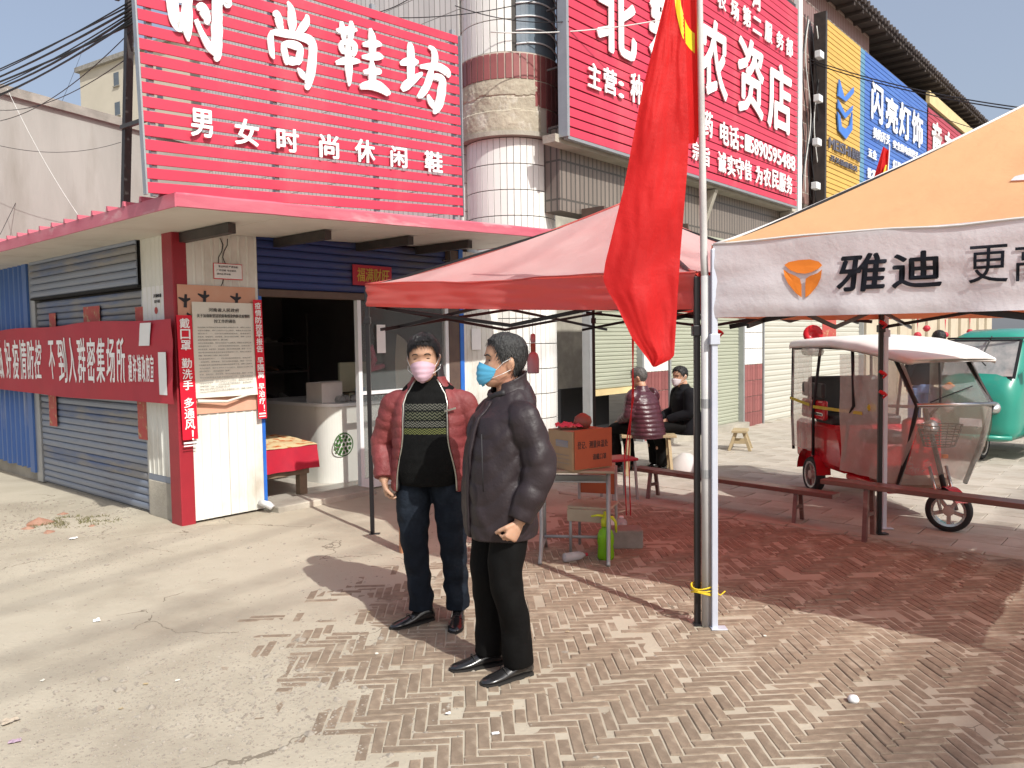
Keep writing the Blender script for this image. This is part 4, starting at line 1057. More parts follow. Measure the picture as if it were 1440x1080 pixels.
for ch, xa, xb, yt, yb in (('农', 1008, 1020, -10, 14), ('场', 1027, 1038, 1, 28), ('第', 1044, 1055, 10, 38), ('二', 1058, 1070, 26, 48), ('服', 1075, 1085, 32, 60), ('务', 1091, 1101, 45, 70), ('部', 1105, 1114, 54, 80), ('河', 1057, 1069, -14, 14)):
    bypx(ch, xa, xb, yt, yb, bold=.04)

YS = thing('electrical_sign', 'tall slatted sign, yellow with blue arrow logo then blue with white lettering', 'sign', (16.7, GY, 4.1))
slats(YS, 12.85, 15.0, 4.15, 8.02, .103, 'sign_yellow'); slats(YS, 15.004, 15.3, 4.15, 8.02, .103, 'sign_teal'); slats(YS, 15.304, 20.6, 4.15, 8.02, .103, 'sign_blue')
part('backing', sbox(12.86, 20.6, GY+.03, GY+.05, 4.15, 8.0), 'dark_steel', YS)
part('edge_frame', sbox(12.76, 12.845, GY-.05, GY+.2, 4.0, 8.05), 'dark_steel', YS)
lb = MB()
def pl(poly, y, d=.03): return MB().prism([Vector((p.x, y, p.z)) for p in [pS(*q, y) for q in poly]][::-1], (0, 0, 0), (0, -d, 0))
part('arrow_logo', pl([(1179, 112), (1186, 138), (1199, 123), (1199, 131), (1188, 143), (1177, 135)], TY), 'logo_blue', YS)
part('arrow_logo', pl([(1177, 140), (1187, 160), (1198, 149), (1197, 156), (1187, 167), (1177, 152)], TY), 'logo_blue', YS)
part('arrow_logo', pl([(1176, 157), (1180, 163), (1182, 178), (1188, 182), (1194, 176), (1197, 158), (1197, 183), (1188, 196), (1178, 184)], TY), 'logo_blue', YS)
line(YS, 'MEISHI', [(1165, 208), (1196, 222), (1165, 193)], TY, 'logo_dark', bold=.03); line(YS, '美的电器', [(1197, 223), (1209, 229), (1197, 207)], TY, 'logo_dark'); line(YS, '开关插座批发', [(1167, 226), (1206, 243), (1167, 217)], TY, 'logo_dark')
for ch, xa, xb, yt, yb in (('闪', 1225, 1241, 118, 172), ('亮', 1245, 1262, 138, 185), ('灯', 1264, 1280, 147, 196), ('饰', 1282, 1297, 158, 206)): bypx(ch, xa, xb, yt, yb, YS)
line(YS, '美的开关', [(1227, 194), (1251, 206), (1227, 178)], TY); line(YS, '安全照电我把关', [(1255, 208), (1291, 226), (1255, 196)], TY)
line(YS, '五金', [(1220, 220), (1232, 226), (1220, 207)], TY); line(YS, '灯具', [(1255, 236), (1266, 241), (1255, 224)], TY); line(YS, '太阳能', [(1271, 246), (1288, 253), (1271, 234)], TY); line(YS, '批发', [(1219, 250), (1231, 255), (1219, 235)], TY)
MS = thing('maroon_sign', 'maroon slatted sign with yellow border and white lettering beyond the blue one', 'sign', (24, GY, 4.1))
slats(MS, 20.75, 30.5, 4.4, 7.95, .12, 'sign_maroon'); part('border', sbox(20.7, 30.5, GY-.05, GY+.05, 7.97, 8.3), 'cream_trim', MS)
part('backing', sbox(20.75, 30.5, GY+.03, GY+.05, 4.4, 7.96), 'dark_steel', MS)
bypx('童', 1310, 1324, 172, 232, MS); bypx('车', 1328, 1341, 186, 240, MS); bypx('行', 1346, 1358, 196, 248, MS)
# post, lamp boxes and tangled cables in the gap between the signs
t = thing('sign_gap_post', 'pale upright post with cables in the gap between the red and yellow signs', 'post', (11.75, -.9, 4.0))
part('post', sbox(11.62, 11.80, -.75, -.65, 4.0, 8.1), 'white_alu', t)
for k in range(4): part('clamp_box', MB().cbox((KXs(12.4+.05*k), -.8, KZs(4.6+.85*k)), (.22, .12, .14), bev=.01), 'white_alu', t)
for k in range(9):
    p = [(KXs(12.0+.12*k+.15*math.sin(i*1.1+k)), -.6-.015*k, KZs(7.8-.42*i+.1*math.sin(k))) for i in range(9)]
    part('tangled_cable', MB().tube(smooth_path(p, 3), .012, 5), 'cable' if k % 3 else 'cable_white', t, smooth=True)

# ================================================================== buildings behind on the left
t = thing('plastered_house', 'windowless plastered side wall with dark coping behind the shop', 'house', (0, 7, 0), frame='S')
def W2S(P): return toS(P)
A1 = at(205, 178, 14.0); A0 = at(-30, 113, 11.6)
dv = (A1-A0); dv.z = 0
def wallquad(mb, P, Q, z0, z1, th):
    P = toS(P); Q = toS(Q); d = Vector((Q.x-P.x, Q.y-P.y, 0)).normalized(); n = Vector((-d.y, d.x, 0))*th
    vs = [Vector((a.x, a.y, z))+o for z in (0, 1) for o in (Vector((0, 0, 0)), n) for a in (P, Q)]
    for i, v in enumerate(vs): v.z = z0[i % 2] if i < 4 else z1[i % 2]
    return mb.add(vs, [(0, 2, 3, 1), (4, 5, 7, 6), (0, 1, 5, 4), (2, 6, 7, 3), (0, 4, 6, 2), (1, 3, 7, 5)])
far = A0+(A1-A0)*3.2; near = A0-(A1-A0)*.8
za = near.z; zb = far.z
part('side_wall', wallquad(MB(), near, far, (0, 0), (near.z-.12, far.z-.12), 3.5), 'old_wall', t)
part('coping', wallquad(MB(), near+Vector((.05, -.05, 0)), far+Vector((.05, -.05, 0)), (near.z-.118, far.z-.118), (near.z+.02, far.z+.02), 3.6), 'wall_cap', t)
t = thing('far_apartments', 'distant cream apartment block with small windows seen over the wall', 'apartment block', at(112, 100, 62).to_tuple()[:2]+(0,), frame='W')
b0 = at(112, 103, 62); ztop = b0.z
fb = MB(); fb.box(b0.x, b0.x+.3, 62, 62.3, 0, ztop)
d1 = Vector((.85, -.53, 0))      # visible front runs nearer to the right
d2 = Vector((-.8, -.6, 0))
def fq(mb, s0, s1, z0, z1, o=0.0, d=.0):
    n = Vector((-.53, -.85, 0)); b = Vector((b0.x, 62, 0))
    vs = [b+d1*s+n*k+Vector((0, 0, z)) for z in (z0, z1) for k in (o, o+d) for s in (s0, s1)]
    return mb.add(vs, [(0, 2, 3, 1), (4, 5, 7, 6), (0, 1, 5, 4), (2, 6, 7, 3), (0, 4, 6, 2), (1, 3, 7, 5)])
fr = MB(); fq(fr, 0, 26, -.1, ztop, 0, -14); part('wall', fr, 'far_wall', t)
fr = MB(); fq(fr, -.2, 26, ztop+.002, ztop+.35, .3, -14.5); part('parapet', fr, 'wall_cap', t)
for s in (4.45, 9.6, 15.5):
    for k in range(8):
        z1 = ztop-.85-2.15*k
        w = MB(); fq(w, s, s+.62, z1-.95, z1, .04, -.03); part('window', w, 'far_glass', t)
        w = MB(); fq(w, s-.08, s+.70, z1-1.03, z1-.955, .10, -.09); part('window_sill', w, 'wall_cap', t)
# cables
def cable(name, pts, r, label, m='cable', group=None, n=5):
    mb = MB().tube(pts, r, n); b = pts[0]
    o = link(name, mb.mesh(name, m, True, b)); o.location = b
    return props(o, label, 'cable', group)
def sag(A, B, s, n=16): return [A.lerp(B, i/n)+Vector((0, 0, -4*s*(i/n)*(1-i/n))) for i in range(n+1)]
ends = [((0, 90), (190, 4)), ((0, 94), (190, 9)), ((0, 99), (190, 14)), ((0, 105), (190, 23)), ((0, 108), (190, 31)), ((0, 86), (190, -2)), ((0, 114), (188, 27)), ((0, 96), (190, 18))]
for i, (a, b) in enumerate(ends):
    A = at(*a, 8.5); B = at(*b, 6.25); A2 = B+(A-B)*2.2
    cable('bundled_cable', sag(A2, B, .05+.05*(i % 4)), [.007, .010, .006][i % 3], ['black cable in the bundle, third from its top where it leaves the sign', 'black cable near the middle of the bundle, slightly thicker', 'thin black cable in the middle of the bundle', 'black cable low in the bundle, above the two lowest', 'thickest low cable of the black bundle by the sign', 'topmost thin cable of the black bundle by the sign', 'lowest black cable of the bundle at the left picture edge', 'thick black cable inside the upper half of the bundle'][i], group='black cable bundle left of the shop sign')
for i, (a, b, Y1_, Y2_) in enumerate((((0, 170), (186, 42), 9, 6.3), ((0, 155), (184, 78), 9.5, 6.4), ((0, 205), (170, 200), 11.2, 12.4), ((10, 125), (130, 330), 10.6, 10.4), ((0, 330), (120, 60), 11, 20))):
    cable('thin_cable', sag(at(*a, Y1_), at(*b, Y2_), .12), .004, ['thin dark wire slanting up to the sign, upper one', 'thin dark wire slanting up to the sign, lower one', 'slack dark wire drooping across the plastered wall', 'pale wire running down the plastered wall', 'thin wire crossing the sky before the far block'][i], m='cable_white' if i == 3 else 'cable')
for i, (a, b, Ya, Yb) in enumerate((((1128, 80), (1440, 152), 17, 14), ((1128, 84), (1440, 156), 17, 14), ((1128, 92), (1440, 200), 16.9, 30))):
    cable('street_wire', sag(at(*a, Ya), at(*b, Yb), .12), .012, ['upper dark wire stretched past the yellow and blue sign', 'dark wire just under the upper one at the blue sign', 'lowest dark wire leaving the post between the signs'][i], group='wires across the right-hand signs')
cable('pale_wire', sag(at(690, 45, 9.8), at(985, 15, 10.6), .1), .008, 'thin pale wire crossing the red farm sign', m='cable_white')
for i, (a, b) in enumerate((((510, 20), (600, -20)), ((560, 25), (790, -10)), ((640, 8), (800, 30)))):
    cable('wall_wire', sag(at(*a, 10.2), at(*b, 10.0), .08), .006, ['short dark wire at the left of the white upper wall', 'long dark wire rising across the white upper wall', 'dark wire reaching the curved window of the round corner'][i], group='wires over the white upper wall')
# overhead cables whose shadows cross the dust
sh = Vector((sun_from.x, sun_from.y, 0)).normalized()
def over(p0, p1, h, r, ext=2.5, lab='', grp=None, name='overhead_cable'):
    a = gnd(*p0); b = gnd(*p1); off = sh*(h/math.tan(SUN_EL))+Vector((0, 0, h)); d = b-a
    cable(name, sag(a-d*ext+off, b+d*ext+off, .05, 12), r, lab, group=grp)
for i, (p0, p1) in enumerate((((0, 826), (418, 707)), ((0, 858), (418, 737)), ((0, 925), (450, 790)), ((60, 950), (470, 820)))):
    over(p0, p1, 15, .022, lab='thick overhead cable strung above the street', grp='overhead cables above the street')
for i, (p0, p1, r) in enumerate((((1290, 1075), (1425, 870), .085), ((1390, 1060), (1460, 960), .06), ((1200, 1050), (1275, 940), .04))):  # unseen bars, added only to cast the soft bands over the paving
    over(p0, p1, 18, r, ext=6, lab='unseen bar added high above the paving to cast a soft shadow band', grp='unseen bars added for the shadow bands on the paving', name='shadow_bar')
# ================================================================== canopy tents
def cloth_mat(name, front, back_tint, fac, rough=0.45, spec=0.4, bump=0.0, var=(.9, .9, .9), scale=1.5):
    m = mat(name, front, tuple(a*b for a, b in zip(front, var)), scale, rough, spec=spec, bump=bump, bscale=6)
    n = m.node_tree.nodes; L = m.node_tree.links
    tr = n.new('ShaderNodeBsdfTranslucent'); tr.inputs[0].default_value = (*back_tint, 1)
    ms = n.new('ShaderNodeMixShader'); ms.inputs[0].default_value = fac
    L.new(n['Principled BSDF'].outputs[0], ms.inputs[1]); L.new(tr.outputs[0], ms.inputs[2]); L.new(ms.outputs[0], n['Material Output'].inputs[0])
    return m
cloth_mat('tent_pink', (.80, .60, .58), (.95, .03, .018), .46, .42, var=(.95, .82, .82), bump=1.0)
cloth_mat('tent_red', (.60, .20, .18), (.95, .03, .018), .5, .4, spec=.4)
cloth_mat('tent_orange', (.86, .54, .28), (.9, .17, .05), .40, .55, bump=1.0)
cloth_mat('tent_white', (.78, .76, .79), (.7, .55, .55), .3, .5, bump=1.0)
cloth_mat('tent_peach', (.62, .27, .15), (.8, .25, .12), .4, .5)
cloth_mat('flag_red', (.60, .020, .022), (.9, .03, .02), .42, .6, spec=.25, bump=1.3)
mat('piping', (.72, .68, .66), rough=.5)
mat('tent_steel', (.022, .020, .022), rough=.35, metal=.3)
mat('tent_steel_white', (.55, .58, .66), (.5, .53, .62), 5, .35, metal=.2)
def tent(name, label, C, zt, zv, peak, mats, vmats, legm, group, wr=.020, legs=(0, 1, 2, 3), sagp=1.3, legw=.034):
    """C: four corners (x, y) in order round the tent, zt: eave heights, zv: valance bottoms"""
    c0 = ((C[0][0]+C[2][0])/2, (C[0][1]+C[2][1])/2, 0)
    t = thing(name, label, 'canopy tent', c0, frame='W', group=group)
    pk = Vector(peak)
    fns = []
    for k in range(4):
        A = Vector((*C[k], zt[k])); B = Vector((*C[(k+1) % 4], zt[(k+1) % 4]))
        mid = (A+B)/2; inn = (Vector((pk.x, pk.y, 0))-Vector((mid.x, mid.y, 0))).normalized()
        def pt(u, v, A=A, B=B, inn=inn, k=k):
            e = A.lerp(B, u) + inn*.05*math.sin(PI*u)
            p = e.lerp(pk, v); ze = e.z; p.z = ze+(pk.z-ze)*(v**sagp)
            edge = math.sin(PI*u)
            p.z += wr*edge*(1-v)*(nz(u*7, v*9+k*5, 1.0)+.6*math.sin(u*11+v*17+k)) - .05*edge*math.sin(PI*v)
            return p
        mb = MB()
        mb.grid(lambda u, v: pt(u, v), 36, 22)
        part('canopy_panel', mb, mats[k] if isinstance(mats, (list, tuple)) else mats, t, smooth=True)
        za, zb = zv[k], zv[(k+1) % 4]; out = -inn
        def vp(u, v, A=A, B=B, inn=inn, out=out, za=za, zb=zb, k=k, o=0.0):
            e = A.lerp(B, u) + inn*.05*math.sin(PI*u)
            zb_ = za+(zb-za)*u; z = e.z+(zb_-e.z)*v
            end = min(1, min(u, 1-u)*6)
            d = .012*v*(math.sin(u*31+k)+nz(u*14, v*3, k))*end + .004*math.sin(v*9+u*(8 if u < .5 else -8)*1.5)*(1-end*.5) + .010*nz(u*6, v*5, 9+k)
            q = e+out*(.012+d+o); q.z = z - .012*math.sin(PI*u)*v; return q
        mb = MB(); mb.grid(lambda u, v: vp(u, v), 100, 16)
        part('valance', mb, vmats[k] if isinstance(vmats, (list, tuple)) else vmats, t, smooth=True)
        part('edge_piping', MB().tube([pt(u/30, 0)+out*.012+Vector((0, 0, .004)) for u in range(31)], .006, 5), 'piping' if name == 'promo_tent' else (vmats[k] if isinstance(vmats, (list, tuple)) else vmats), t, smooth=True)
        part('ridge_seam', MB().tube([pt(0, v/20)+Vector((0, 0, .004)) for v in range(21)], .008, 5), 'piping' if name == 'promo_tent' else 'tent_red', t, smooth=True)
        fns.append((A, B, vp, pt))
    for k in legs:
        x, y = C[k]; lg = part('leg', MB().cbox((x, y, (zt[k]-.02)/2), (legw, legw, zt[k]-.02), bev=.004), legm, t)
        part('foot_plate', MB().cbox((x+.02, y-.01, .010), (.09, .06, .008), bev=.002), legm, lg)
        part('slider', MB().cbox((x, y, zv[k]-.12), (legw+.02, legw+.02, .06), bev=.004), legm, t)
    for k in range(4):
        A = Vector((*C[k], 0)); B = Vector((*C[(k+1) % 4], 0)); h0 = min(zv)+.06; 
        inn = (Vector((pk.x, pk.y, 0))-(A+B)/2).normalized()*.12
        M_ = (A+B)/2+inn; hi = Vector((0, 0, min(zt)-.06)); lo = Vector((0, 0, min(zv)-.05))
        for P, Q, s in ((A+inn, M_, 1), (B+inn, M_, -1)):
            part('truss_bar', MB().beam(P+hi, Q+lo, .014, .026), 'tent_steel', t); part('truss_bar', MB().beam(P+lo+inn*.6, Q+hi+inn*.6, .014, .026), 'tent_steel', t)
    for k in range(4):
        A = Vector((*C[k], 0)); B = Vector((*C[(k+1) % 4], 0)); M_ = (A+B)/2
        part('roof_rafter', MB().beam(Vector((*C[k], zt[k]-.03)), pk-Vector((0, 0, .06)), .016, .02), 'tent_steel', t)
    part('centre_post', MB().beam(pk-Vector((0, 0, .75)), pk-Vector((0, 0, .03)), .03), 'tent_steel', t)
    return t, fns
TRED, fr_ = tent('red_tent', 'faded red canopy tent on black folding legs before the shop', [(-1.223, 6.74), (1.050, 4.475), (3.04, 6.50), (.93, 8.95)], [2.15, 2.02, 2.02, 2.15], [1.965, 1.815, 1.83, 1.99], (.96, 6.72, 2.80), 'tent_pink', 'tent_red', 'tent_steel', 'canopy tents')
TW, fw = tent('promo_tent', 'orange canopy tent with white printed valance on pale legs', [(1.13, 4.405), (3.50, 2.56), (5.52, 4.83), (3.162, 6.673)], [2.165, 2.175, 2.17, 2.02], [1.765, 1.77, 1.77, 1.79], (3.32, 4.62, 3.13), 'tent_orange', ['tent_white', 'tent_white', 'tent_peach', 'tent_peach'], 'tent_steel_white', 'canopy tents', sagp=1.12)
# printing on the white valance: A at the left corner
A_, B_, vpf, ptf = fw[0]
Lf = (Vector((B_.x, B_.y, 0))-Vector((A_.x, A_.y, 0))).length; ex_ = (Vector((B_.x, B_.y, 0))-Vector((A_.x, A_.y, 0))).normalized()
def wv(p):
    q = p-Vector((A_.x, A_.y, 0)); u = max(.001, min(.999, q.dot(ex_)/Lf)); za = 1.765+(.005)*u
    e = A_.z+(B_.z-A_.z)*u; v = (e-p.z)/(e-za)
    return vpf(u, v, o=.0075)
def vcoord(px, py):
    n = Vector((ex_.y, -ex_.x, 0)); d = ray(px, py); t = (Vector((A_.x, A_.y, 0))-EYE).dot(n)/d.dot(n); return EYE+d*t
def vtext(s, xa, xb, ya, yb, bold, m='logo_black', shear=0.0):
    a = vcoord(xa, yb); b = vcoord(xb, yb); c = vcoord(xa, ya); mb = MB()
    a.z = (a.z+vcoord(xb, yb+(ya-yb)*0).z)/2 if False else a.z
    text(mb, s, a, Vector((b.x-a.x, b.y-a.y, 0)), UP, Vector((b.x-a.x, b.y-a.y)).length, c.z-a.z, .0015, bold, shear=shear, warp=wv); return part('printed_character', mb, m, TW)
mat('logo_black', (.02, .02, .03), rough=.4); mat('logo_orange', (.78, .22, .02), (.72, .19, .02), 3, .45)
vtext('雅', 1174, 1242, 358, 410, .035, shear=.08); vtext('迪', 1252, 1322, 354, 404, .035, shear=.0); vtext('更', 1360, 1416, 345, 396, .006); vtext('高', 1425, 1480, 340, 393, .006)
def vpoly(pts):
    n = len(pts); c = (sum(p[0] for p in pts)/n, sum(p[1] for p in pts)/n); mb = MB()
    vs = [wv(vcoord(*p)) for p in pts]+[wv(vcoord(*c))]
    mb.add(vs, [((i+1) % n, i, n) for i in range(n)]); return mb
part('round_logo', vpoly([(1102, 372), (1108, 368), (1122, 365), (1138, 364), (1150, 367), (1155, 372), (1150, 377), (1140, 382), (1131, 384), (1120, 383), (1110, 379)]), 'logo_orange', TW)
part('round_logo', vpoly([(1101, 378), (1108, 383), (1118, 387), (1124, 391), (1126, 400), (1126, 417), (1118, 411), (1108, 398), (1103, 388)]), 'logo_orange', TW)
part('round_logo', vpoly([(1155, 378), (1149, 383), (1138, 387), (1132, 391), (1131, 400), (1131, 417), (1138, 412), (1148, 400), (1153, 390)]), 'logo_orange', TW)
# white mark on the orange panel
cm = MB(); Ap, Bp, _, pf = fw[0]
def pc(u, v): return pf(u, v)+Vector((-.004, -.006, .007))
cm.grid(lambda a, b: pc(.40+.17*a, .34+.035*b+.04*math.sin(a*PI)*b), 10, 4); cm.grid(lambda a, b: pc(.44+.1*a, .45+.05*b), 8, 4)
part('round_logo', cm, 'tent_white', TW, smooth=True)

# ================================================================== flag pole and flag
t = thing('flagpole', 'pale plastic flag pole tied beside the tent legs', 'flagpole', (1.092, 4.455), frame='W')
mat('pvc', (.52, .51, .50), (.46, .45, .44), 8, .35)
tp_ = at(984, 0, 4.40); mid_ = at(990, 420, 4.44)
part('lower_tube', MB().tube([(1.092, 4.44, .005), (1.092, 4.44, 2.0)], .0265, 14), 'pvc', t, smooth=True)
part('upper_tube', MB().tube([(1.092, 4.44, 1.9), (mid_.x, mid_.y, 2.1), (tp_.x, tp_.y, tp_.z), (tp_.x-.012, tp_.y, 4.4)], [.022, .021, .017, .016], 12), 'pvc', t, smooth=True)
for z in (.86, 1.26): part('joint_collar', MB().lathe([(.0, 0), (.0285, 0), (.0285, .05), (0, .05)], (1.092, 4.44, z), 14), 'galvanised', t, smooth=False)
mat('rope_yellow', (.75, .52, .02), (.6, .42, .02), 9, .7)
rp = MB()
for k in range(4):
    pts = [(1.085+.075*math.cos(a), 4.455+.052*math.sin(a), .20+.012*k+.01*math.sin(a*2+k)) for a in [2*PI*i/20 for i in range(21)]]
    rp.tube(pts, .005, 5)
rp.tube([(1.12, 4.40, .22), (1.16, 4.39, .20), (1.19, 4.40, .22)], .004, 5)
solo('yellow_rope', rp, 'rope_yellow', 'yellow rope tying the flag pole and tent legs together near the ground', 'rope', (1.09, 4.45, .2), frame='W', smooth=True)
for z, py in ((1.9, 0), (2.45, 0)):
    pass
Lp = [(-60, 950), (0, 935), (128, 903), (265, 877), (370, 851), (393, 848), (410, 855), (430, 867), (476, 889), (505, 911), (516, 918)]
Rp = [(-60, 962), (0, 962), (190, 969), (245, 966), (354, 957), (417, 953), (470, 950), (500, 948), (505, 944), (516, 922)]
def itp(T, y):
    for (a, b), (c, d) in zip(T, T[1:]):
        if y <= c: return b+(d-b)*(y-a)/(c-a)
    return T[-1][1]
FYD = 4.36
def flagpt(u, v):
    y = -60+576*v; x0 = itp(Lp, y); x1 = itp(Rp, y); x = x0+(x1-x0)*u; w = (x1-x0)/100
    d = .035*math.sin(u*3.2+v*.8)*min(1, w) + .008*math.sin(u*9-v*3) + .016*nz(u*2.2, v*5, 3.0)*(.4+v) + .007*nz(u*9, v*14, 8) + .028*sstep(v, .72, .95)*math.sin(u*5+v*22)*w
    if v > .74: d += .012*abs(math.sin((u*2.2+v*13)))*(v-.74)*6
    return at(x, y, FYD-d)
fm = MB(); fm.grid(flagpt, 44, 110)
t = thing('party_flag', 'limp red flag with yellow crescent emblem hanging folded from the pole', 'flag', at(905, 300, FYD).to_tuple(), frame='W')
part('cloth', fm, 'flag_red', t, smooth=True)
f2 = MB()
def fold(u, v):
    y = -60+262*v; x0 = itp(Rp, y)-1.5; x1 = 985-(0 if y < 180 else (y-180)*.3); x = x0+(x1-x0)*u
    return at(x, y, FYD+.015+.05*math.sin(u*PI*.8)+.03*u)
f2.grid(fold, 10, 40); part('folded_edge', f2, 'flag_red', t, smooth=True)
# yellow crescent on the cloth
mat('flag_yellow', (.80, .62, .02), rough=.45)
def onflag(x, y):
    if x <= itp(Rp, y)-1.5:
        u = (x-itp(Lp, y))/(itp(Rp, y)-itp(Lp, y)); p = flagpt(u, (y+60)/576)
    else:
        x0 = itp(Rp, y)-1.5; x1 = 985-(0 if y < 180 else (y-180)*.3); p = fold((x-x0)/(x1-x0), (y+60)/262)
    return p+(EYE-p).normalized()*.003
def cres(a, b):
    # a across the band, b along it
    O = smooth_path([(948, -40, 0), (949, 0, 0), (952, 22, 0), (959, 50, 0), (968, 66, 0), (977, 75, 0)], 6); I = smooth_path([(957, -40, 0), (957, 0, 0), (960, 16, 0), (965, 32, 0), (971, 42, 0), (977, 47, 0)], 6)
    k = b*(len(O)-1); i0 = min(int(k), len(O)-2); f = k-i0
    o = [O[i0][c]+(O[i0+1][c]-O[i0][c])*f for c in (0, 1)]; n = [I[i0][c]+(I[i0+1][c]-I[i0][c])*f for c in (0, 1)]
    return onflag(o[0]+(n[0]-o[0])*a, o[1]+(n[1]-o[1])*a)
part('emblem', MB().grid(cres, 8, 40), 'flag_yellow', t, smooth=True)
# small flag behind the orange tent
q = at(1240, 240, 9.5)
t = thing('small_red_flag', 'small red flag with yellow mark sticking up behind the orange tent', 'flag', q.to_tuple(), frame='W')
part('pole', MB().tube([at(1251, 205, 9.5), at(1243, 330, 9.5)], .008, 6), 'white_alu', t)
part('cloth', MB().grid(lambda u, v: at(1250-(8+26*v)*u-3*v, 212+90*v-6*u*(1-v), 9.5+.08*math.sin(u*6+v*3)), 10, 16), 'flag_red', t, smooth=True)
part('emblem', MB().grid(lambda u, v: at(1250-(8+26*v)*(.35+.25*u)-3*v, 232+60*v, 9.44+.08*math.sin((.35+.25*u)*6+v*3)), 4, 10), 'flag_yellow', t, smooth=True)
# ================================================================== benches, stools, desk and small things
mat('bench_red', (.13, .055, .045), (.20, .11, .09), 7, .35, c3=(.3, .2, .17), s3=9, t3=(.6, .7), stretch=(.3, 1, 1))
mat('raw_wood', (.40, .31, .18), (.32, .25, .15), 9, .7)
def bench(label, A, B, h, w=.16, legs=(.08, .92), m='bench_red', name='bench'):
    A = Vector((*A[:2], 0)); B = Vector((*B[:2], 0)); L_ = (B-A).length; ang = math.atan2((B-A).y, (B-A).x)
    t = thing(name, label, 'bench', ((A+B)/2).to_tuple(), ang, frame='L')
    part('seat', MB().cbox((0, 0, h-.02), (L_, w, .04), bev=.005), m, t)
    for f in legs:
        x = (f-.5)*L_
        for s in (-1, 1): part('leg', MB().beam((x-.02*s, s*w*.75, 0), (x, s*w*.28, h-.04), .032, .035), m, t)
        part('stretcher', MB().beam((x, -w*.5, h*.45), (x, w*.5, h*.45), .02, .03), m, t)
    return t
b1a = gnd(895, 657, .29); b1b = gnd(1176, 694, .30)
bench('long low dark red bench, behind and left of the higher one', b1a, b1b, .30, .15, (.1, .84))
b2a = gnd(1160, 672, .46); b2b = gnd(1440, 706, .46)
b2e = b2a+(b2b-b2a)*1.5
bench('long higher dark red bench crossing in front of the white-roofed trike', b2a, b2e, .46, .17, (.17, .95))
def trestle(label, P, ang, h=.48, L_=.62):
    t = thing('trestle_stool', label, 'stool', (P.x, P.y, 0), ang, frame='L', group='raw wood stools')
    part('seat', MB().cbox((0, 0, h-.018), (L_, .22, .034), bev=.005), 'raw_wood', t)
    for sx in (-1, 1):
        for sy in (-1, 1): part('leg', MB().beam((sx*(L_*.40), sy*.15, 0), (sx*L_*.36, sy*.06, h-.036), .036, .04), 'raw_wood', t)
        part('rail', MB().beam((sx*L_*.385, -.12, h*.42), (sx*L_*.385, .12, h*.42), .022, .04), 'raw_wood', t)
P = gnd(912, 670); trestle('raw wood trestle stool under the man in the shiny maroon jacket', Vector((1.66, 9.62, 0)), R_(-4), .49, .66)
P = gnd(1041, 632); trestle('small raw wood stool standing alone by the far shutters', P, R_(70), .30, .42)
# school desk
mat('desk_grey', (.36, .37, .37), (.3, .3, .3), 8, .45, metal=.2); mat('desk_top', (.30, .24, .17), (.36, .3, .22), 8, .6); mat('cardboard', (.34, .24, .14), (.38, .28, .17), 7, .85); mat('orange_board', (.42, .105, .045), (.36, .09, .04), 4, .6)
D0 = gnd(772, 780); ang = R_(-8)
t = thing('school_desk', 'worn school desk on grey tube legs carrying the boxes', 'desk', (.47, 5.95, 0), ang, frame='L')
part('desk_top', MB().cbox((0, 0, .685), (.60, .40, .022), bev=.006), 'desk_top', t)
part('drawer_tray', MB().cbox((0, .02, .60), (.50, .30, .012), bev=.003), 'desk_grey', t)
for s in (-1, 1):
    x = s*.25
    part('leg', MB().tube([(x, -.13, .67), (x, -.12, .22), (x+.0, -.20, .06), (x, -.27, .015)], .015, 8), 'desk_grey', t, smooth=True)
    part('leg', MB().tube([(x, .12, .67), (x, .12, .10)], .014, 8), 'desk_grey', t, smooth=True)
    part('foot_bar', MB().tube([(x, -.25, .04), (x, -.12, .10), (x, .14, .10), (x, .22, .02)], .014, 8), 'desk_grey', t, smooth=True)
part('stretcher', MB().tube([(-.25, .10, .13), (.25, .10, .13)], .012, 8), 'desk_grey', t, smooth=True)
part('stretcher', MB().tube([(-.25, .10, .60), (.25, .10, .60)], .010, 8), 'desk_grey', t, smooth=True)
# box
t = thing('lettered_box', 'cardboard box with orange front panel and black handwriting on the desk', 'box', (.50, 5.92, .697), R_(33), frame='L')
bw_, bd_, bh_ = .36, .30, .29
part('carton_body', MB().cbox((0, 0, bh_/2), (bw_, bd_, bh_), bev=.004), 'cardboard', t)
part('orange_panel', MB().cbox((0.01, -bd_/2-.006, bh_/2+.01), (bw_-.01, .008, bh_), bev=.002), 'orange_board', t)
tx = MB(); text(tx, '登记、测量体温处', (-.14, -bd_/2-.0105, .16), RX, UP, .29, .055, .001, .012); text(tx, '请戴口罩', (.0, -bd_/2-.0105, .07), RX, UP, .13, .045, .001, .012); part('lettering', tx, 'ink', t)
part('tape_label', MB().box(-bw_/2-.0025, -bw_/2-.0005, -.10, .05, .17, .22), 'shutter_grime', t)
for k in range(3): part('printed_line', MB().box(-bw_/2-.0018, -bw_/2-.0004, -.11, .09, .05+.03*k, .053+.03*k), 'ink_grey', t)
solo('pink_cloth', MB().grid(lambda u, v: (-.13+.2*u, -.1+.2*v, .02+.045*abs(nz(u*4, v*4, 1))), 14, 14), 'pink_plastic', 'crumpled pink cloth on top of the lettered box', 'cloth', (.45, 5.90, .99), frame='W', smooth=True)
bpy.data.objects['pink_cloth'].data.transform(Matrix.Translation((.45, 5.90, .99)))
mat('brown_ball', (.28, .11, .08), (.22, .08, .06), 6, .5)
solo('brown_bowl', MB().lathe([(0, .0), (.05, .01), (.07, .05), (.06, .09), (.02, .115), (0, .12)], (.53, 5.93, .985), 16), 'brown_ball', 'rounded brown bowl upturned on the lettered box', 'bowl', (.53, 5.93, .985), frame='W', smooth=True)
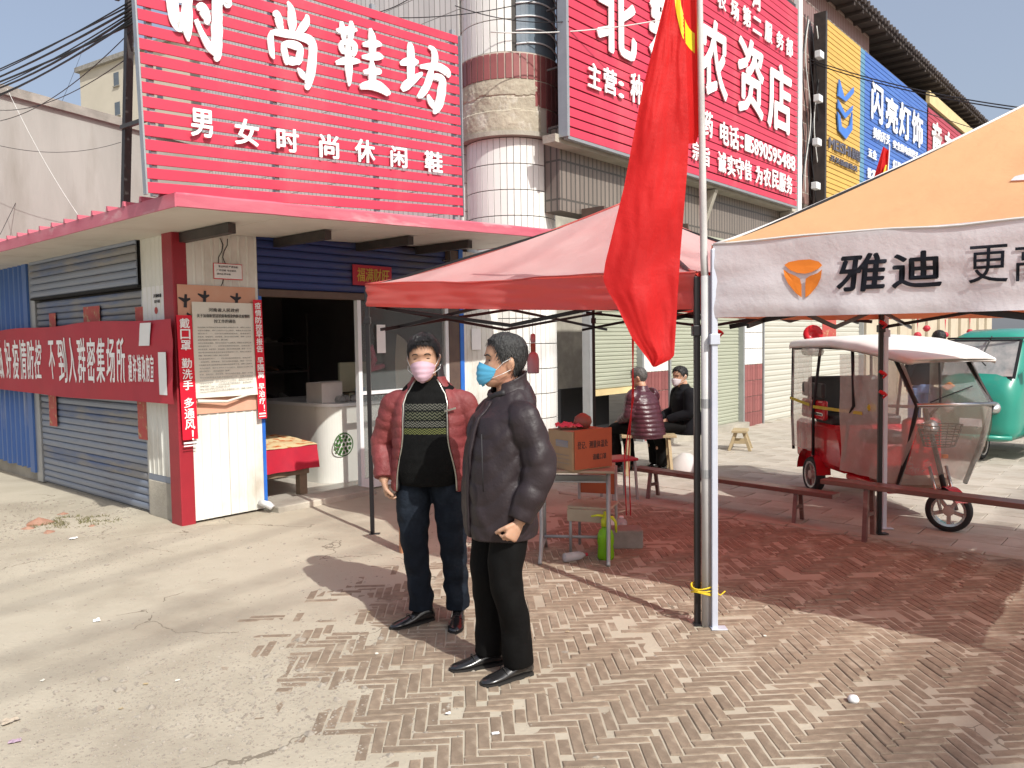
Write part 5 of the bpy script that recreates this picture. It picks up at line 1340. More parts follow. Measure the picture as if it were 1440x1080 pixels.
# chair behind
t = thing('school_chair', 'small school chair with orange back board behind the desk', 'chair', (.62, 6.10, 0), R_(-20), frame='L')
mat('seat_beige', (.42, .36, .27), (.36, .3, .22), 7, .6)
part('seat', MB().cbox((0, 0, .37), (.34, .30, .02), bev=.006), 'seat_beige', t); part('seat_skirt', MB().cbox((0, -.145, .31), (.34, .012, .095), bev=.003), 'seat_beige', t)
part('backrest', MB().cbox((0, .15, .53), (.30, .018, .20), bev=.006), 'orange_board', t)
for x in (-.15, .15):
    part('leg', MB().tube([(x, .14, .66), (x, .14, .01)], .012, 8), 'desk_grey', t, smooth=True); part('leg', MB().tube([(x, -.12, .36), (x, -.13, .01)], .012, 8), 'desk_grey', t, smooth=True)
# red stool
t = thing('red_stool', 'low stool with red plastic top behind the desk chair', 'stool', (1.10, 8.15, 0), R_(20), frame='L')
mat('red_plastic', (.45, .03, .05), rough=.4)
part('seat', MB().cbox((0, 0, .42), (.30, .30, .03), bev=.01), 'red_plastic', t)
for x in (-.12, .12):
    for y in (-.12, .12): part('leg', MB().beam((x*1.15, y*1.15, 0), (x, y, .41), .022), 'desk_grey', t)
# sprayer bottle
B = gnd(852, 787); mat('green_clear', (.28, .62, .02), (.24, .55, .02), 6, .15, transl=.35); mat('yellow_green', (.55, .62, .03), rough=.4)
t = thing('green_sprayer', 'bright green pressure sprayer bottle standing on the bricks', 'sprayer', (B.x, B.y, .006), 0, frame='L')
part('bottle', MB().lathe([(0, 0), (.055, 0), (.063, .02), (.062, .06), (.057, .10), (.063, .13), (.062, .18), (.05, .215), (.03, .235), (.028, .25), (0, .25)], n=18), 'green_clear', t, smooth=True)
hd_ = part('pump_head', MB().lathe([(0, .25), (.035, .25), (.035, .30), (.02, .315), (.014, .36), (0, .36)], n=14), 'yellow_green', t, smooth=True)
part('handle', MB().tube([(.01, 0, .31), (.05, 0, .315), (.075, 0, .28), (.08, 0, .2)], [.014, .014, .011, .008], 8), 'yellow_green', t, smooth=True)
part('nozzle', MB().tube([(0, 0, .325), (-.06, -.01, .335), (-.11, -.02, .33)], [.012, .009, .007], 8), 'yellow_green', t, smooth=True)
mat('clear_plastic', (.55, .56, .58), rough=.15, alpha=.55); mat('cap_dark', (.05, .05, .06), rough=.4)
def bottle(label, P, r, h, m, cap='cap_dark', lying=None, cat='bottle', name='bottle'):
    t = thing(name, label, cat, (P.x, P.y, P.z if P.z > .01 else .007), 0 if lying is None else lying, frame='L')
    M_ = None if lying is None else Matrix.Translation((0, 0, r)) @ Matrix.Rotation(PI/2, 4, 'Y')
    def f(prof):
        mb = MB().lathe(prof, n=14)
        if M_ is not None: mb.v = [tuple(M_ @ Vector(v)) for v in mb.v]
        return mb
    part('bottle_body', f([(0, 0), (r*.9, 0), (r, h*.06), (r, h*.6), (r*.8, h*.74), (r*.35, h*.86), (r*.33, h*.9), (0, h*.9)]), m, t, smooth=True)
    part('cap', f([(0, h*.905), (r*.4, h*.905), (r*.4, h), (0, h)]), cap, t)
    return t
P = gnd(860, 762); bottle('white bottle with dark cap behind the green sprayer', P, .035, .22, 'paper_white')
P = gnd(874, 748); bottle('small clear bottle on the bricks right of the green sprayer', P, .05, .13, 'clear_plastic', 'paper_white')
P = gnd(793, 792); bottle('clear bottle lying on its side by the desk foot', P, .034, .20, 'clear_plastic', 'red_plastic', lying=R_(25))
P = gnd(880, 768); mat('stone_grey', (.20, .19, .17), (.26, .25, .22), 12, .9, bump=.5)
solo('stone_block', MB().cbox((P.x, P.y, .075), (.25, .20, .15), bev=.012), 'stone_grey', 'rough grey stone block on the bricks right of the green sprayer', 'stone block', (P.x, P.y, 0), frame='W')
P = gnd(870, 735); 
q1 = at(878, 505, 7.9)
mat('string_red', (.55, .03, .04), rough=.7)
for i, (xa, xb) in enumerate(((891, 884), (889, 878))):
    cable('red_string', [at(xa, 470, 7.6), at(xa-2+4*i, 560, 7.5), at(xb, 640, 7.45), at(xb+3, 731, 7.3)], .006, ['thin red string hanging down from the red tent, right strand', 'thin red string hanging down from the red tent, left strand'][i], m='string_red')
mat('lilac', (.42, .30, .38), (.38, .27, .34), 6, .3)
H = at(750, 525, 7.3)
t = thing('hanging_bottle', 'lilac spray bottle hung from the red tent frame behind the man in black', 'spray bottle', H.to_tuple(), 0, frame='L')
part('bottle_body', MB().lathe([(0, 0), (.052, 0), (.056, .02), (.056, .13), (.045, .175), (.02, .20), (0, .20)], n=14), 'lilac', t, smooth=True)
part('collar', MB().lathe([(0, .20), (.022, .20), (.024, .26), (.02, .28), (0, .28)], n=12), 'brown_ball', t); part('sprayer_head', MB().lathe([(0, .281), (.02, .281), (.026, .31), (.022, .36), (0, .37)], n=12), 'lilac', t, smooth=True)
part('hanging_string', MB().tube([(0, 0, .37), (.0, 0, .50)], .003, 5), 'cable', t)
# loudspeaker and red cloth on the tent frame
q = at(1143, 470, 8.9)
t = thing('red_loudspeaker', 'red horn loudspeaker on the tent frame over the white trike roof', 'loudspeaker', q.to_tuple(), R_(-20), frame='L')
mat('horn_red', (.62, .015, .02), (.5, .01, .02), 5, .35)
part('horn', MB().lathe([(0, 0), (.03, 0), (.045, .05), (.10, .11), (.105, .12), (.04, .06), (0, .05)], M=Matrix.Rotation(PI/2, 3, 'X'), n=16), 'horn_red', t, smooth=True)
part('driver', MB().cbox((0, .05, 0), (.07, .10, .07), bev=.01), 'dark_steel', t)
q = at(1166, 463, 9.2)
solo('red_paper', MB().cbox((q.x, q.y, q.z), (.16, .01, .22), bev=.002), 'couplet_red', 'red patterned paper hanging beside the red loudspeaker', 'paper', q.to_tuple(), frame='W')
for i, (px, py) in enumerate(((1011, 467), (1240, 455), (1240, 525), (1240, 553))):
    q = at(px, py, [6.9, 6.46, 6.46, 6.46][i])
    solo('red_ribbon', MB().tube([(q.x-.03, q.y-.02, q.z+.02), (q.x, q.y-.03, q.z), (q.x+.03, q.y-.02, q.z-.01), (q.x, q.y-.02, q.z-.04)], [.012, .018, .012, .008], 6), 'horn_red', ['red ribbon knot on the tent bar right of the flag pole', 'top red tie on the dark far tent leg', 'middle red tie on the dark far tent leg', 'lowest red tie on the dark far tent leg'][i], 'ribbon', q.to_tuple(), frame='W', smooth=True)
# white sack
P = gnd(962, 640); sk = MB()
for k in range(1): sk.lathe([(0, 0), (.24, 0), (.25, .05), (.16, .15), (.05, .24), (0, .25)], (2.15, 9.75, 0), 14)
sk.v = [(x+.03*nz(x*9, y*9, z*9), y+.03*nz(x*9+5, y*9, z*9), z*(1+.15*nz(x*6, y*6, 3))) for x, y, z in sk.v]
solo('white_sack', sk, 'carton_white', 'pale sack slumped on the ground under the man in the black coat', 'sack', (2.25, 9.9, 0), frame='W', smooth=True)
# litter and the weedy hole near the corner
def scrap(label, px, py, s, m='paper_white', name='paper_scrap', cat='litter'):
    P = gnd(px, py); mb = MB(); sd = random.random()*90
    mb.grid(lambda u, v: ((u-.5)*s*(1+.4*nz(v*2, sd)), (v-.5)*s*.7*(1+.4*nz(u*2, sd)), .012+.25*s*abs(nz(u*2.3, v*2.3, sd))), 6, 5)
    o = link(name, mb.mesh(name, m, False)); o.location = (P.x, P.y, 0); o.rotation_euler = (0, 0, random.random()*6); return props(o, label, cat)
scrap('white crumpled paper scrap on the dusty ground left of the shadows', 136, 875, .05)
scrap('crumpled white tissue beside the weedy hole', 103, 759, .07)
scrap('pale flat stone chip near the left edge of the picture', 14, 1018, .06, 'kerb_stone', 'stone_chip')
scrap('bluish plastic scrap at the lower left on the gravel', 21, 1046, .04, 'lilac', 'plastic_scrap')
scrap('small white paper scrap on the bricks below the black shoes', 697, 1035, .035)
scrap('tiny white scrap on the bricks left of centre', 630, 1007, .025)
t_ = MB().lathe([(0, .004), (.022, .008), (.026, .02), (.018, .034), (0, .038)], n=10); P = gnd(1200, 989)
o = link('white_bottle_cap', t_.mesh('white_bottle_cap', 'paper_white', True)); o.location = (P.x, P.y, 0); props(o, 'small white round cap lying on the bricks at lower right', 'cap')
for i, (px, py, w_) in enumerate(((519, 863, 'in the men\'s shadow'), (530, 922, 'on the bricks left of the black shoes'), (798, 891, 'on the bricks right of the black shoes'), (1076, 897, 'beside the foot of the pale tent leg'), (1268, 1020, 'at the lower right corner of the paving'), (250, 960, 'on the gravel nearest the bricks'), (170, 1000, 'low on the gravel'), (60, 960, 'at the far left of the dusty ground'), (205, 965, 'on the upper edge of the gravel'))):
    scrap('tiny pale leaf scrap '+w_, px, py, .022, ['raw_wood', 'paper'][i % 2], 'leaf_scrap')['group'] = 'tiny pale scraps on the ground'
mat('weed_green', (.12, .13, .05), (.25, .21, .12), 20, .8, transl=.2)
wd = MB(); C0 = gnd(105, 735)
for k in range(1500):
    a = random.random()*2*PI; q = random.random()**.6; x = C0.x+.42*q*math.cos(a); y = C0.y+.28*q*math.sin(a); h = random.uniform(.008, .04); b = random.random()*PI
    if nz(x*7, y*7, 3) < -.02: continue
    dx, dy = math.cos(b)*.006, math.sin(b)*.006; lx, ly = random.uniform(-.03, .03), random.uniform(-.03, .03)
    wd.add([(x-dx, y-dy, 0), (x+dx, y+dy, 0), (x+lx, y+ly, h)], [(0, 1, 2)])
w = link('weeds', wd.mesh('weeds', 'weed_green')); w['kind'] = 'stuff'; w['label'] = 'low dry weeds round the broken patch of ground'
mat('broken_brick', (.30, .14, .09), (.36, .22, .16), 12, .9)
for i, (px, py, s) in enumerate(((54, 737, .13), (70, 750, .07), (40, 744, .06), (130, 741, .05), (88, 724, .05))):
    P = gnd(px, py); mb = MB(); stone(mb, (0, 0, 0), s, .5); o = link('brick_rubble', mb.mesh('brick_rubble', 'broken_brick')); o.location = (P.x, P.y, 0)
    props(o, ['largest reddish brick lump at the weedy hole', 'brick lump lying nearest the camera at the weedy hole', 'brick lump at the left end of the weedy hole', 'small brick lump right of the weedy hole', 'small brick lump behind the weedy hole'][i], 'rubble')

# ================================================================== electric trike with white roof
mat('trike_red', (.50, .012, .02), (.44, .01, .018), 3, .25, coat=.5); mat('roof_white', (.78, .76, .73), (.7, .68, .64), 3, .4, c3=(.5, .45, .4), s3=3, t3=(.64, .8))
mat('film', (.66, .62, .55), (.50, .46, .40), 5, .22, alpha=.52, spec=.6, bump=1.2, bscale=7, c3=(.7, .68, .64), s3=5, t3=(.55, .7))
mat('film_front', (.60, .57, .52), (.48, .45, .40), 5, .18, alpha=.38, spec=.8, bump=1.2, bscale=6, c3=(.8, .78, .74), s3=5, t3=(.55, .7)); mat('film_clear', (.55, .58, .62), (.5, .5, .5), 5, .1, alpha=.20, spec=.8); mat('seat_black', (.02, .02, .022), (.03, .03, .03), 9, .5)
mat('chrome', (.6, .6, .6), rough=.2, metal=.9); mat('hub_brown', (.22, .10, .07), (.3, .2, .15), 9, .4, metal=.3); mat('spoke_beige', (.42, .30, .25), (.5, .42, .38), 9, .4, metal=.2); mat('tape_yellow', (.55, .5, .03), rough=.5)
T = thing('passenger_trike', 'electric passenger trike with white roof, red body and clear rain film', 'trike', (3.56, 8.36, 0), R_(3.0), frame='L')
def wheel(parent, x, y, r, w, steer=0.0, label=None):
    M_ = Matrix.Translation((x, y, r)) @ Matrix.Rotation(steer, 4, 'Z') @ Matrix.Rotation(PI/2, 4, 'Y')
    def tf(mb): mb.v = [tuple(M_ @ Vector(v)) for v in mb.v]; return mb
    ty = part('wheel', tf(MB().lathe([(r*.72, -w*.42), (r*.9, -w*.5), (r, -w*.25), (r, w*.25), (r*.9, w*.5), (r*.72, w*.42), (r*.72, -w*.42)], n=32)), 'black_rubber', parent, smooth=True)
    rm = part('rim', tf(MB().lathe([(r*.63, -w*.4), (r*.74, -w*.44), (r*.74, w*.44), (r*.63, w*.4), (r*.63, -w*.4)], n=32)), 'chrome', ty)
    sp = MB()
    for k in range(5):
        a = 2*PI*k/5
        sp.beam((r*.15*math.cos(a), r*.15*math.sin(a), 0), (r*.66*math.cos(a), r*.66*math.sin(a), 0), r*.17, w*.3)
    sp.lathe([(0, -w*.5), (r*.24, -w*.45), (r*.24, w*.45), (0, w*.5)], n=16)
    part('hub', tf(sp), 'spoke_beige', ty); return ty
wheel(T, .0, -1.80, .178, .085, R_(52)); wheel(T, -.36, 0, .19, .10); wheel(T, .36, 0, .19, .10)
rings = []
for y, zc, ze, hw in ((.42, 1.60, 1.53, .46), (.40, 1.635, 1.555, .47), (.0, 1.655, 1.565, .48), (-.6, 1.665, 1.57, .48), (-1.1, 1.64, 1.53, .46), (-1.5, 1.565, 1.485, .43), (-1.80, 1.475, 1.435, .38), (-1.84, 1.455, 1.435, .36)):
    top = [Vector((hw*math.sin(a), y-.06*math.cos(a)*(1 if y < -1.4 else 0), ze+(zc-ze)*max(0, math.cos(a))**.5 if math.cos(a) > 0 else ze)) for a in [(-PI/2)+PI*k/16 for k in range(17)]]
    bot = [Vector((p.x*.98, p.y, p.z-.028)) for p in top[::-1]]
    rings.append(top+bot)
part('roof', MB().loft(rings), 'roof_white', T, smooth=True)
part('roof_rack_tarp', MB().tube([(-.46, .0, 1.50), (-.46, -.35, 1.50)], .045, 8), 'film', T, smooth=True)
def post(pts, r=.016): return part('frame_post', MB().tube(pts, r, 8), 'black_rubber', T, smooth=True)
for s in (-1, 1):
    post([(s*.44, .36, 1.55), (s*.45, .36, .8), (s*.44, .34, .42)])
    post([(s*.44, -.32, 1.54), (s*.45, -.18, .9), (s*.44, -.16, .42)])
    post([(s*.42, -.95, 1.54), (s*.42, -.98, 1.0), (s*.40, -.86, .9), (s*.40, -.75, .45)])
    post([(s*.315, -1.50, 1.46), (s*.32, -1.86, 1.07), (s*.31, -1.72, .70), (s*.30, -1.55, .36)], .020)
    part('frame_post', MB().tube([(s*.44, .36, 1.52), (s*.44, -.3, 1.54), (s*.42, -1.0, 1.53), (s*.315, -1.5, 1.46)], .012, 6), 'black_rubber', T, smooth=True)
    def sidef(u, v, s=s):
        y = .35-.5*u; z = .46+1.06*v; return (s*(.455+.022*nz(u*5, v*3, s)+.006*math.sin(u*26+v*4)), y, z)
    part('rain_film', MB().grid(sidef, 16, 20), 'film', T, smooth=True)
    def sf2(u, v, s=s):
        z = .36+1.12*v; front = -1.52-.34*math.sin(min(1, max(0, (z-.36)/1.1))*PI*.92)**1.2; y = -.75+(front+.75)*u; return (s*(.44-.125*u+.022*nz(u*5, v*3, 3+s)+.006*math.sin(u*22-v*5)), y, z)
    part('rain_film', MB().grid(sf2, 16, 20), 'film', T, smooth=True)
part('windscreen', MB().grid(lambda u, v: (-.31+.62*u, -1.865+.36*v, 1.09+.36*v), 6, 4), 'film_clear', T, smooth=True)
part('front_apron', MB().grid(lambda u, v: (-.31+.62*u, -1.57-.30*math.sin(v*PI*.5)+.015*nz(u*4, v*5, 1)-.03*math.sin(u*PI), .36+.70*v), 14, 20), 'film_front', T, smooth=True)
part('trim_bar', MB().tube([(-.33, -1.875, 1.075), (.33, -1.875, 1.075)], .018, 8), 'chrome', T, smooth=True); part('trim_bar', MB().tube([(-.31, -1.52, 1.465), (.31, -1.52, 1.465)], .014, 8), 'black_rubber', T, smooth=True)
part('wiper', MB().tube([(-.22, -1.88, 1.10), (.20, -1.78, 1.22)], .005, 5), 'black_rubber', T)
# body
rb = []
for z, x, y0, y1 in ((.30, .33, -.62, .36), (.36, .37, -.66, .40), (.60, .38, -.60, .40), (.72, .38, -.52, .40), (.76, .35, -.46, .36)):
    rb.append([Vector((sx*x, y, z)) for sx, y in ((-1, y0), (1, y0), (1, y1), (-1, y1))])
part('rear_body', MB().loft(rb), 'trike_red', T)
for s in (-1, 1): 
    fd = MB(); fd.grid(lambda u, v, s=s: (s*(.29+.15*v), .25*math.cos(PI*u*.95+.1), .205+.265*math.sin(PI*u*.95+.1)), 14, 3); part('fender', fd, 'trike_red', T, smooth=True)
part('seat_cushion', MB().cbox((0, -.22, .80), (.72, .42, .10), bev=.03), 'seat_black', T); part('seat_back', MB().cbox((0, .10, 1.02), (.76, .12, .42), bev=.04), 'seat_black', T)
part('side_trim', MB().cbox((-.41, -.12, .90), (.06, .52, .20), bev=.02), 'trike_red', T); part('side_trim', MB().cbox((-.43, -.12, .86), (.03, .5, .035), bev=.008), 'chrome', T); part('side_trim', MB().cbox((-.42, -.12, 1.10), (.05, .5, .15), bev=.02), 'seat_black', T)
part('floor', MB().cbox((0, -.98, .27), (.60, .80, .06), bev=.02), 'trike_red', T); part('front_cowl', MB().cbox((0, -1.38, .62), (.34, .12, .60), bev=.05), 'trike_red', T)
part('driver_seat', MB().cbox((0, -.72, .68), (.34, .36, .10), bev=.04), 'seat_black', T); part('seat_box', MB().cbox((0, -.70, .46), (.32, .34, .33), bev=.03), 'trike_red', T)
part('lower_box', MB().cbox((-.02, -1.2, .36), (.5, .5, .14), bev=.04), 'hub_brown', T)
part('fork', MB().tube([(.02, -1.40, 1.0), (.02, -1.58, .62), (.02, -1.70, .34)], .022, 8), 'black_rubber', T, smooth=True)
for s in (-1, 1): part('fork_leg', MB().tube([(.02+s*.075, -1.60, .52), (.0+s*.07, -1.80, .178)], .014, 8), 'chrome', T, smooth=True)
part('mudguard', MB().grid(lambda u, v: (.0-.05+.10*v, -1.80-.20*math.cos(PI*u*.7+.5), .178+.20*math.sin(PI*u*.7+.5)), 12, 3), 'trike_red', T, smooth=True)
part('handlebar', MB().tube([(-.30, -1.22, 1.02), (-.12, -1.36, 1.02), (.14, -1.36, 1.02), (.32, -1.22, 1.02)], .013, 8), 'chrome', T, smooth=True)
part('headlight', MB().lathe([(0, 0), (.06, 0), (.075, .05), (.05, .09), (0, .1)], (.02, -1.44, .84), 14, Matrix.Rotation(PI/2, 3, 'X')), 'chrome', T, smooth=True)
bk = MB()
for k in range(5):
    z = .70+.045*k; s = .105+.012*k; bk.tube([(.02+s*1.25*math.cos(a), -1.62+s*.8*math.sin(a), z) for a in [2*PI*i/20 for i in range(21)]], .005, 4)
for i in range(16):
    a = 2*PI*i/16; bk.tube([(.02+.105*1.25*math.cos(a), -1.62+.084*math.sin(a), .70), (.02+.155*1.25*math.cos(a), -1.62+.124*math.sin(a), .885)], .003, 4)
part('wire_basket', bk, 'black_rubber', T)
part('indicator', MB().cbox((.02, -1.70, .62), (.05, .03, .035), bev=.006), 'logo_orange', T)
for s, z0 in ((-1, 1.0),):
    part('tape_band', MB().beam((-.475, .36, .985), (-.475, -.14, .945), .004, .03), 'tape_yellow', T); part('tape_band', MB().beam((-.462, -.2, .93), (-.40, -1.1, .94), .004, .03), 'tape_yellow', T)
part('tennis_ball', MB().lathe([(0, -.04), (.03, -.03), (.042, 0), (.03, .03), (0, .04)], (-.36, -1.2, 1.0), 12), 'tape_yellow', T, smooth=True).name = 'yellow_mirror_cap'

# ================================================================== green three-wheeled cab
mat('cab_green', (.015, .20, .15), (.02, .24, .175), 2, .3, coat=.4, c3=(.10, .22, .17), s3=3, t3=(.62, .8)); mat('cab_glass', (.20, .22, .22), (.42, .40, .38), 6, .06, spec=.9)
G = thing('green_cab_trike', 'green enclosed three-wheeled cab with open doorway behind the white-roofed trike', 'cab trike', (6.82, 10.95, 0), R_(-48), frame='L')
rings = []
for y, z0, z1, hw in ((-1.22, .45, .80, .26), (-1.20, .34, .98, .38), (-1.12, .28, 1.08, .46), (-.98, .26, 1.22, .49), (-.80, .25, 1.56, .50), (-.68, .25, 1.66, .50), (-.3, .25, 1.72, .51), (.4, .25, 1.73, .51), (.95, .28, 1.69, .50), (1.06, .35, 1.6, .47)):
    r_ = []; n = 32; zc = (z0+z1)/2; hh = (z1-z0)/2
    for k in range(n):
        a = 2*PI*k/n; c, s = math.cos(a), math.sin(a); p = .38
        r_.append(Vector((hw*math.copysign(abs(c)**p, c)*(1-.09*max(0, s)), y, zc+hh*math.copysign(abs(s)**p, s))))
    rings.append(r_)
part('cab_body', MB().loft(rings), 'cab_green', G, smooth=True)
def wsp(u, v, o=0.0): 
    y = -1.03+.26*v; return (-.40+.80*u*(1), y-.035-o, 1.12+.44*v)
part('windscreen_seal', MB().grid(lambda u, v: (-.45+.90*u, -1.055+.29*v-.022, 1.085+.50*v), 6, 6), 'black_rubber', G)
part('windscreen', MB().grid(lambda u, v: (-.415+.83*u, -1.055+.29*(.06+.88*v)-.034, 1.085+.50*(.06+.88*v)), 6, 6), 'cab_glass', G)
dp = [(-.62, .33), (-.68, .9), (-.60, 1.28), (-.44, 1.56), (.42, 1.58), (.45, .36)]
for s in (-1, 1):
    part('doorway', MB().prism([(s*.507, y, z) for y, z in dp], (0, 0, 0), (s*.008, 0, 0)), 'void_dark', G)  # flat black panel on the side, coloured as the cab's shaded interior
    seal = MB().tube([(s*.52, y, z) for y, z in dp+dp[:1]], .014, 6); part('door_seal', seal, 'black_rubber', G, smooth=True)
part('seat', MB().cbox((.50, .1, .62), (.05, .5, .35), bev=.02), 'trike_red', G)
part('step_board', MB().cbox((.50, -.1, .235), (.12, 1.1, .05), bev=.01), 'cab_green', G)
part('front_bumper', MB().tube([(-.45, -1.16, .34), (0, -1.27, .34), (.45, -1.16, .34)], .03, 8), 'cab_green', G, smooth=True)
wheel(G, 0, -.85, .22, .1); wheel(G, -.42, .65, .22, .1); wheel(G, .42, .65, .22, .1)
part('wiper', MB().tube([(.1, -.82, 1.62), (.05, -1.08, 1.32), (.12, -1.1, 1.25)], .010, 5), 'black_rubber', G)
part('side_mirror', MB().cbox((.60, -.95, 1.2), (.03, .08, .14), bev=.01), 'black_rubber', G); part('mirror_arm', MB().beam((.50, -.9, 1.18), (.60, -.95, 1.2), .015), 'black_rubber', G)
part('headlight', MB().lathe([(0, 0), (.07, 0), (.085, .05), (0, .09)], (-.26, -1.19, .72), 14, Matrix.Rotation(PI/2, 3, 'X')), 'chrome', G, smooth=True); part('headlight', MB().lathe([(0, 0), (.07, 0), (.085, .05), (0, .09)], (.26, -1.19, .72), 14, Matrix.Rotation(PI/2, 3, 'X')), 'chrome', G, smooth=True)
part('roof_gutter', MB().tube([(s_, y_, 1.60) for s_, y_ in ((-.50, 1.0), (-.515, .2), (-.505, -.6), (-.42, -.83), (0, -.88), (.42, -.83), (.505, -.6), (.515, .2), (.50, 1.0))], .012, 6), 'black_rubber', G, smooth=True)
part('panel_seam', MB().tube([(-.47, -.99, .98), (-.3, -1.16, .96), (0, -1.21, .95), (.3, -1.16, .96), (.47, -.99, .98)], .006, 5), 'void_dark', G, smooth=True)
part('number_plate', MB().cbox((0, -1.245, .52), (.26, .01, .10), bev=.004), 'paper_white', G)
part('side_badge', MB().prism([(-.36, -1.20, .97), (-.28, -1.20, .93), (-.20, -1.20, .98), (-.28, -1.20, 1.03)], (0, -.03, 0), (0, .06, 0)), 'logo_orange', G)
# ================================================================== people
mat('skin', (.46, .26, .17), (.50, .30, .20), 9, .5, c3=(.42, .20, .14), s3=6, t3=(.5, .7), spec=.35)
MATS['skin'].node_tree.nodes['Principled BSDF'].inputs['Subsurface Weight'].default_value = .12
MATS['skin'].node_tree.nodes['Principled BSDF'].inputs['Subsurface Radius'].default_value = (.02, .008, .004)
mat('hair_black', (.010, .009, .009), (.016, .014, .013), 60, .5, spec=.35); mat('hair_grey', (.10, .095, .09), (.05, .045, .04), 60, .5); mat('hair_salt', (.014, .013, .013), (.045, .045, .045), 110, .6, spec=.25)
mat('mask_pink', (.66, .44, .52), (.62, .42, .50), 5, .7, transl=.15); mat('mask_blue', (.10, .42, .66), (.09, .38, .60), 5, .55, transl=.15); mat('mask_white', (.66, .6, .62), rough=.7)
mat('jacket_red', (.165, .032, .034), (.215, .047, .046), 4, .55, spec=.35, bump=1.2, bscale=16); mat('lining_dark', (.015, .013, .016), (.02, .018, .02), 6, .6)
mat('jacket_dark', (.020, .0135, .016), (.027, .0185, .0215), 4, .5, spec=.35, bump=.9, bscale=8); mat('jacket_maroon', (.05, .014, .022), (.07, .02, .028), 4, .33, spec=.5, bump=.8, bscale=20)
mat('coat_black', (.005, .005, .007), (.008, .008, .01), 5, .8, spec=.15); mat('jeans', (.006, .0085, .014), (.010, .014, .022), 6, .85, bump=.8, bscale=26, spec=.15, c3=(.020, .027, .038), s3=3, t3=(.5, .7))
mat('trousers_black', (.0035, .0032, .0032), (.005, .0048, .0048), 5, .75, bump=.5, bscale=14, spec=.12); mat('trousers_blue', (.10, .15, .28), (.13, .18, .32), 5, .8); mat('leather_black', (.012, .012, .013), (.016, .015, .015), 8, .22, spec=.7, coat=.3); mat('sole', (.02, .018, .016), rough=.8)
mat('zip_metal', (.5, .48, .42), rough=.3, metal=.8); mat('eye_dark', (.02, .012, .01), rough=.3)
# knitted sweater: dark with pale chevron bands across the chest
sw = mat('sweater', (.006, .006, .006), (.009, .009, .009), 30, .95, bump=.4, bscale=160, spec=.1)
def sweater_nodes(m, bands):
    n = m.node_tree.nodes; L = m.node_tree.links; b = n['Principled BSDF']; src = b.inputs['Base Color'].links[0].from_socket
    tc = n.new('ShaderNodeTexCoord'); sp = n.new('ShaderNodeSeparateXYZ'); L.new(tc.outputs['Object'], sp.inputs[0])
    def mth(op, a, b_=None, c=None):
        k = n.new('ShaderNodeMath'); k.operation = op
        for i, q in enumerate((a, b_, c)):
            if q is None: continue
            if isinstance(q, (int, float)): k.inputs[i].default_value = q
            else: L.new(q, k.inputs[i])
        return k.outputs[0]
    zig = mth('PINGPONG', mth('MULTIPLY', sp.outputs[0], 1.0), .014)
    col = src
    for z0, z1, c, pitch in bands:
        zz = mth('ADD', sp.outputs[2], zig)
        st = mth('GREATER_THAN', mth('FRACT', mth('DIVIDE', zz, pitch)), .5)
        inn = mth('MULTIPLY', mth('GREATER_THAN', sp.outputs[2], z0), mth('LESS_THAN', sp.outputs[2], z1)); f = mth('MULTIPLY', st, inn)
        mx = n.new('ShaderNodeMix'); mx.data_type = 'RGBA'; L.new(f, mx.inputs[0]); L.new(col, mx.inputs[6]); mx.inputs[7].default_value = (*c, 1); col = mx.outputs[2]
    L.new(col, b.inputs['Base Color'])
sweater_nodes(sw, [(1.27, 1.305, (.10, .10, .085), .016), (1.215, 1.262, (.085, .09, .06), .018), (1.175, 1.208, (.12, .12, .10), .014), (1.135, 1.168, (.13, .14, .05), .013)])

def spl(T, x):
    if x <= T[0][0]: return T[0][1:]
    for p, q in zip(T, T[1:]):
        if x <= q[0]:
            f = (x-p[0])/(q[0]-p[0]); f = f*f*(3-2*f)*.5+f*.5; return tuple(a+(b-a)*f for a, b in zip(p[1:], q[1:]))
    return T[-1][1:]
HT = [(-.120, .016, .072, -.040), (-.110, .036, .087, -.010), (-.092, .050, .091, .022), (-.066, .061, .092, .050), (-.038, .068, .092, .074), (-.010, .073, .089, .089), (.015, .0755, .088, .097), (.040, .076, .091, .100), (.065, .072, .086, .096), (.088, .061, .072, .081), (.106, .043, .050, .060), (.118, .020, .024, .030), (.121, .004, .006, .008)]
def headpt(a, z, out=0.0, feat=True):
    w, f, b = spl(HT, z); yc = (f-b)/2; hd = (f+b)/2
    sa, ca = math.sin(a), math.cos(a); p = .9
    x = w*math.copysign(abs(sa)**p, sa); y = -(yc+hd*math.copysign(abs(ca)**p, ca))
    if feat and ca > 0:
        y -= .024*math.exp(-(x/.0115)**2)*math.exp(-((z+.034)/(.020 if z > -.034 else .010))**2) + .005*math.exp(-(x/.05)**2)*math.exp(-((z-.026)/.010)**2)
        y += .008*(math.exp(-((abs(x)-.031)/.015)**2))*math.exp(-((z-.006)/.013)**2)
        y -= .005*math.exp(-((abs(x)-.040)/.02)**2)*math.exp(-((z+.030)/.02)**2) + .004*math.exp(-(x/.02)**2)*math.exp(-((z+.070)/.012)**2)
    n = Vector((x, y+yc*.5, z*.5)).normalized() if (abs(x)+abs(y)) > 1e-6 else Vector((0, 0, 1))
    return Vector((x, y, z))+n*out
def head_mb(mb, M):
    rings = []
    for i in range(41):
        z = -.120+.241*(i/40); rings.append([M @ headpt(2*PI*k/48, z) for k in range(48)])
    mb.loft(rings)
    for s in (-1, 1):       # ears
        c = Vector((s*.077, .012, -.012)); r = []
        for i in range(7):
            t = i/6; x = (t-.5)*.016; k = math.sin(PI*(.12+.76*t))
            r.append([M @ (c+Vector((s*x+s*.006*math.sin(q), .019*k*math.cos(q)+.004, .034*k*math.sin(q)))) for q in [2*PI*j/14 for j in range(14)]])
        mb.loft(r)
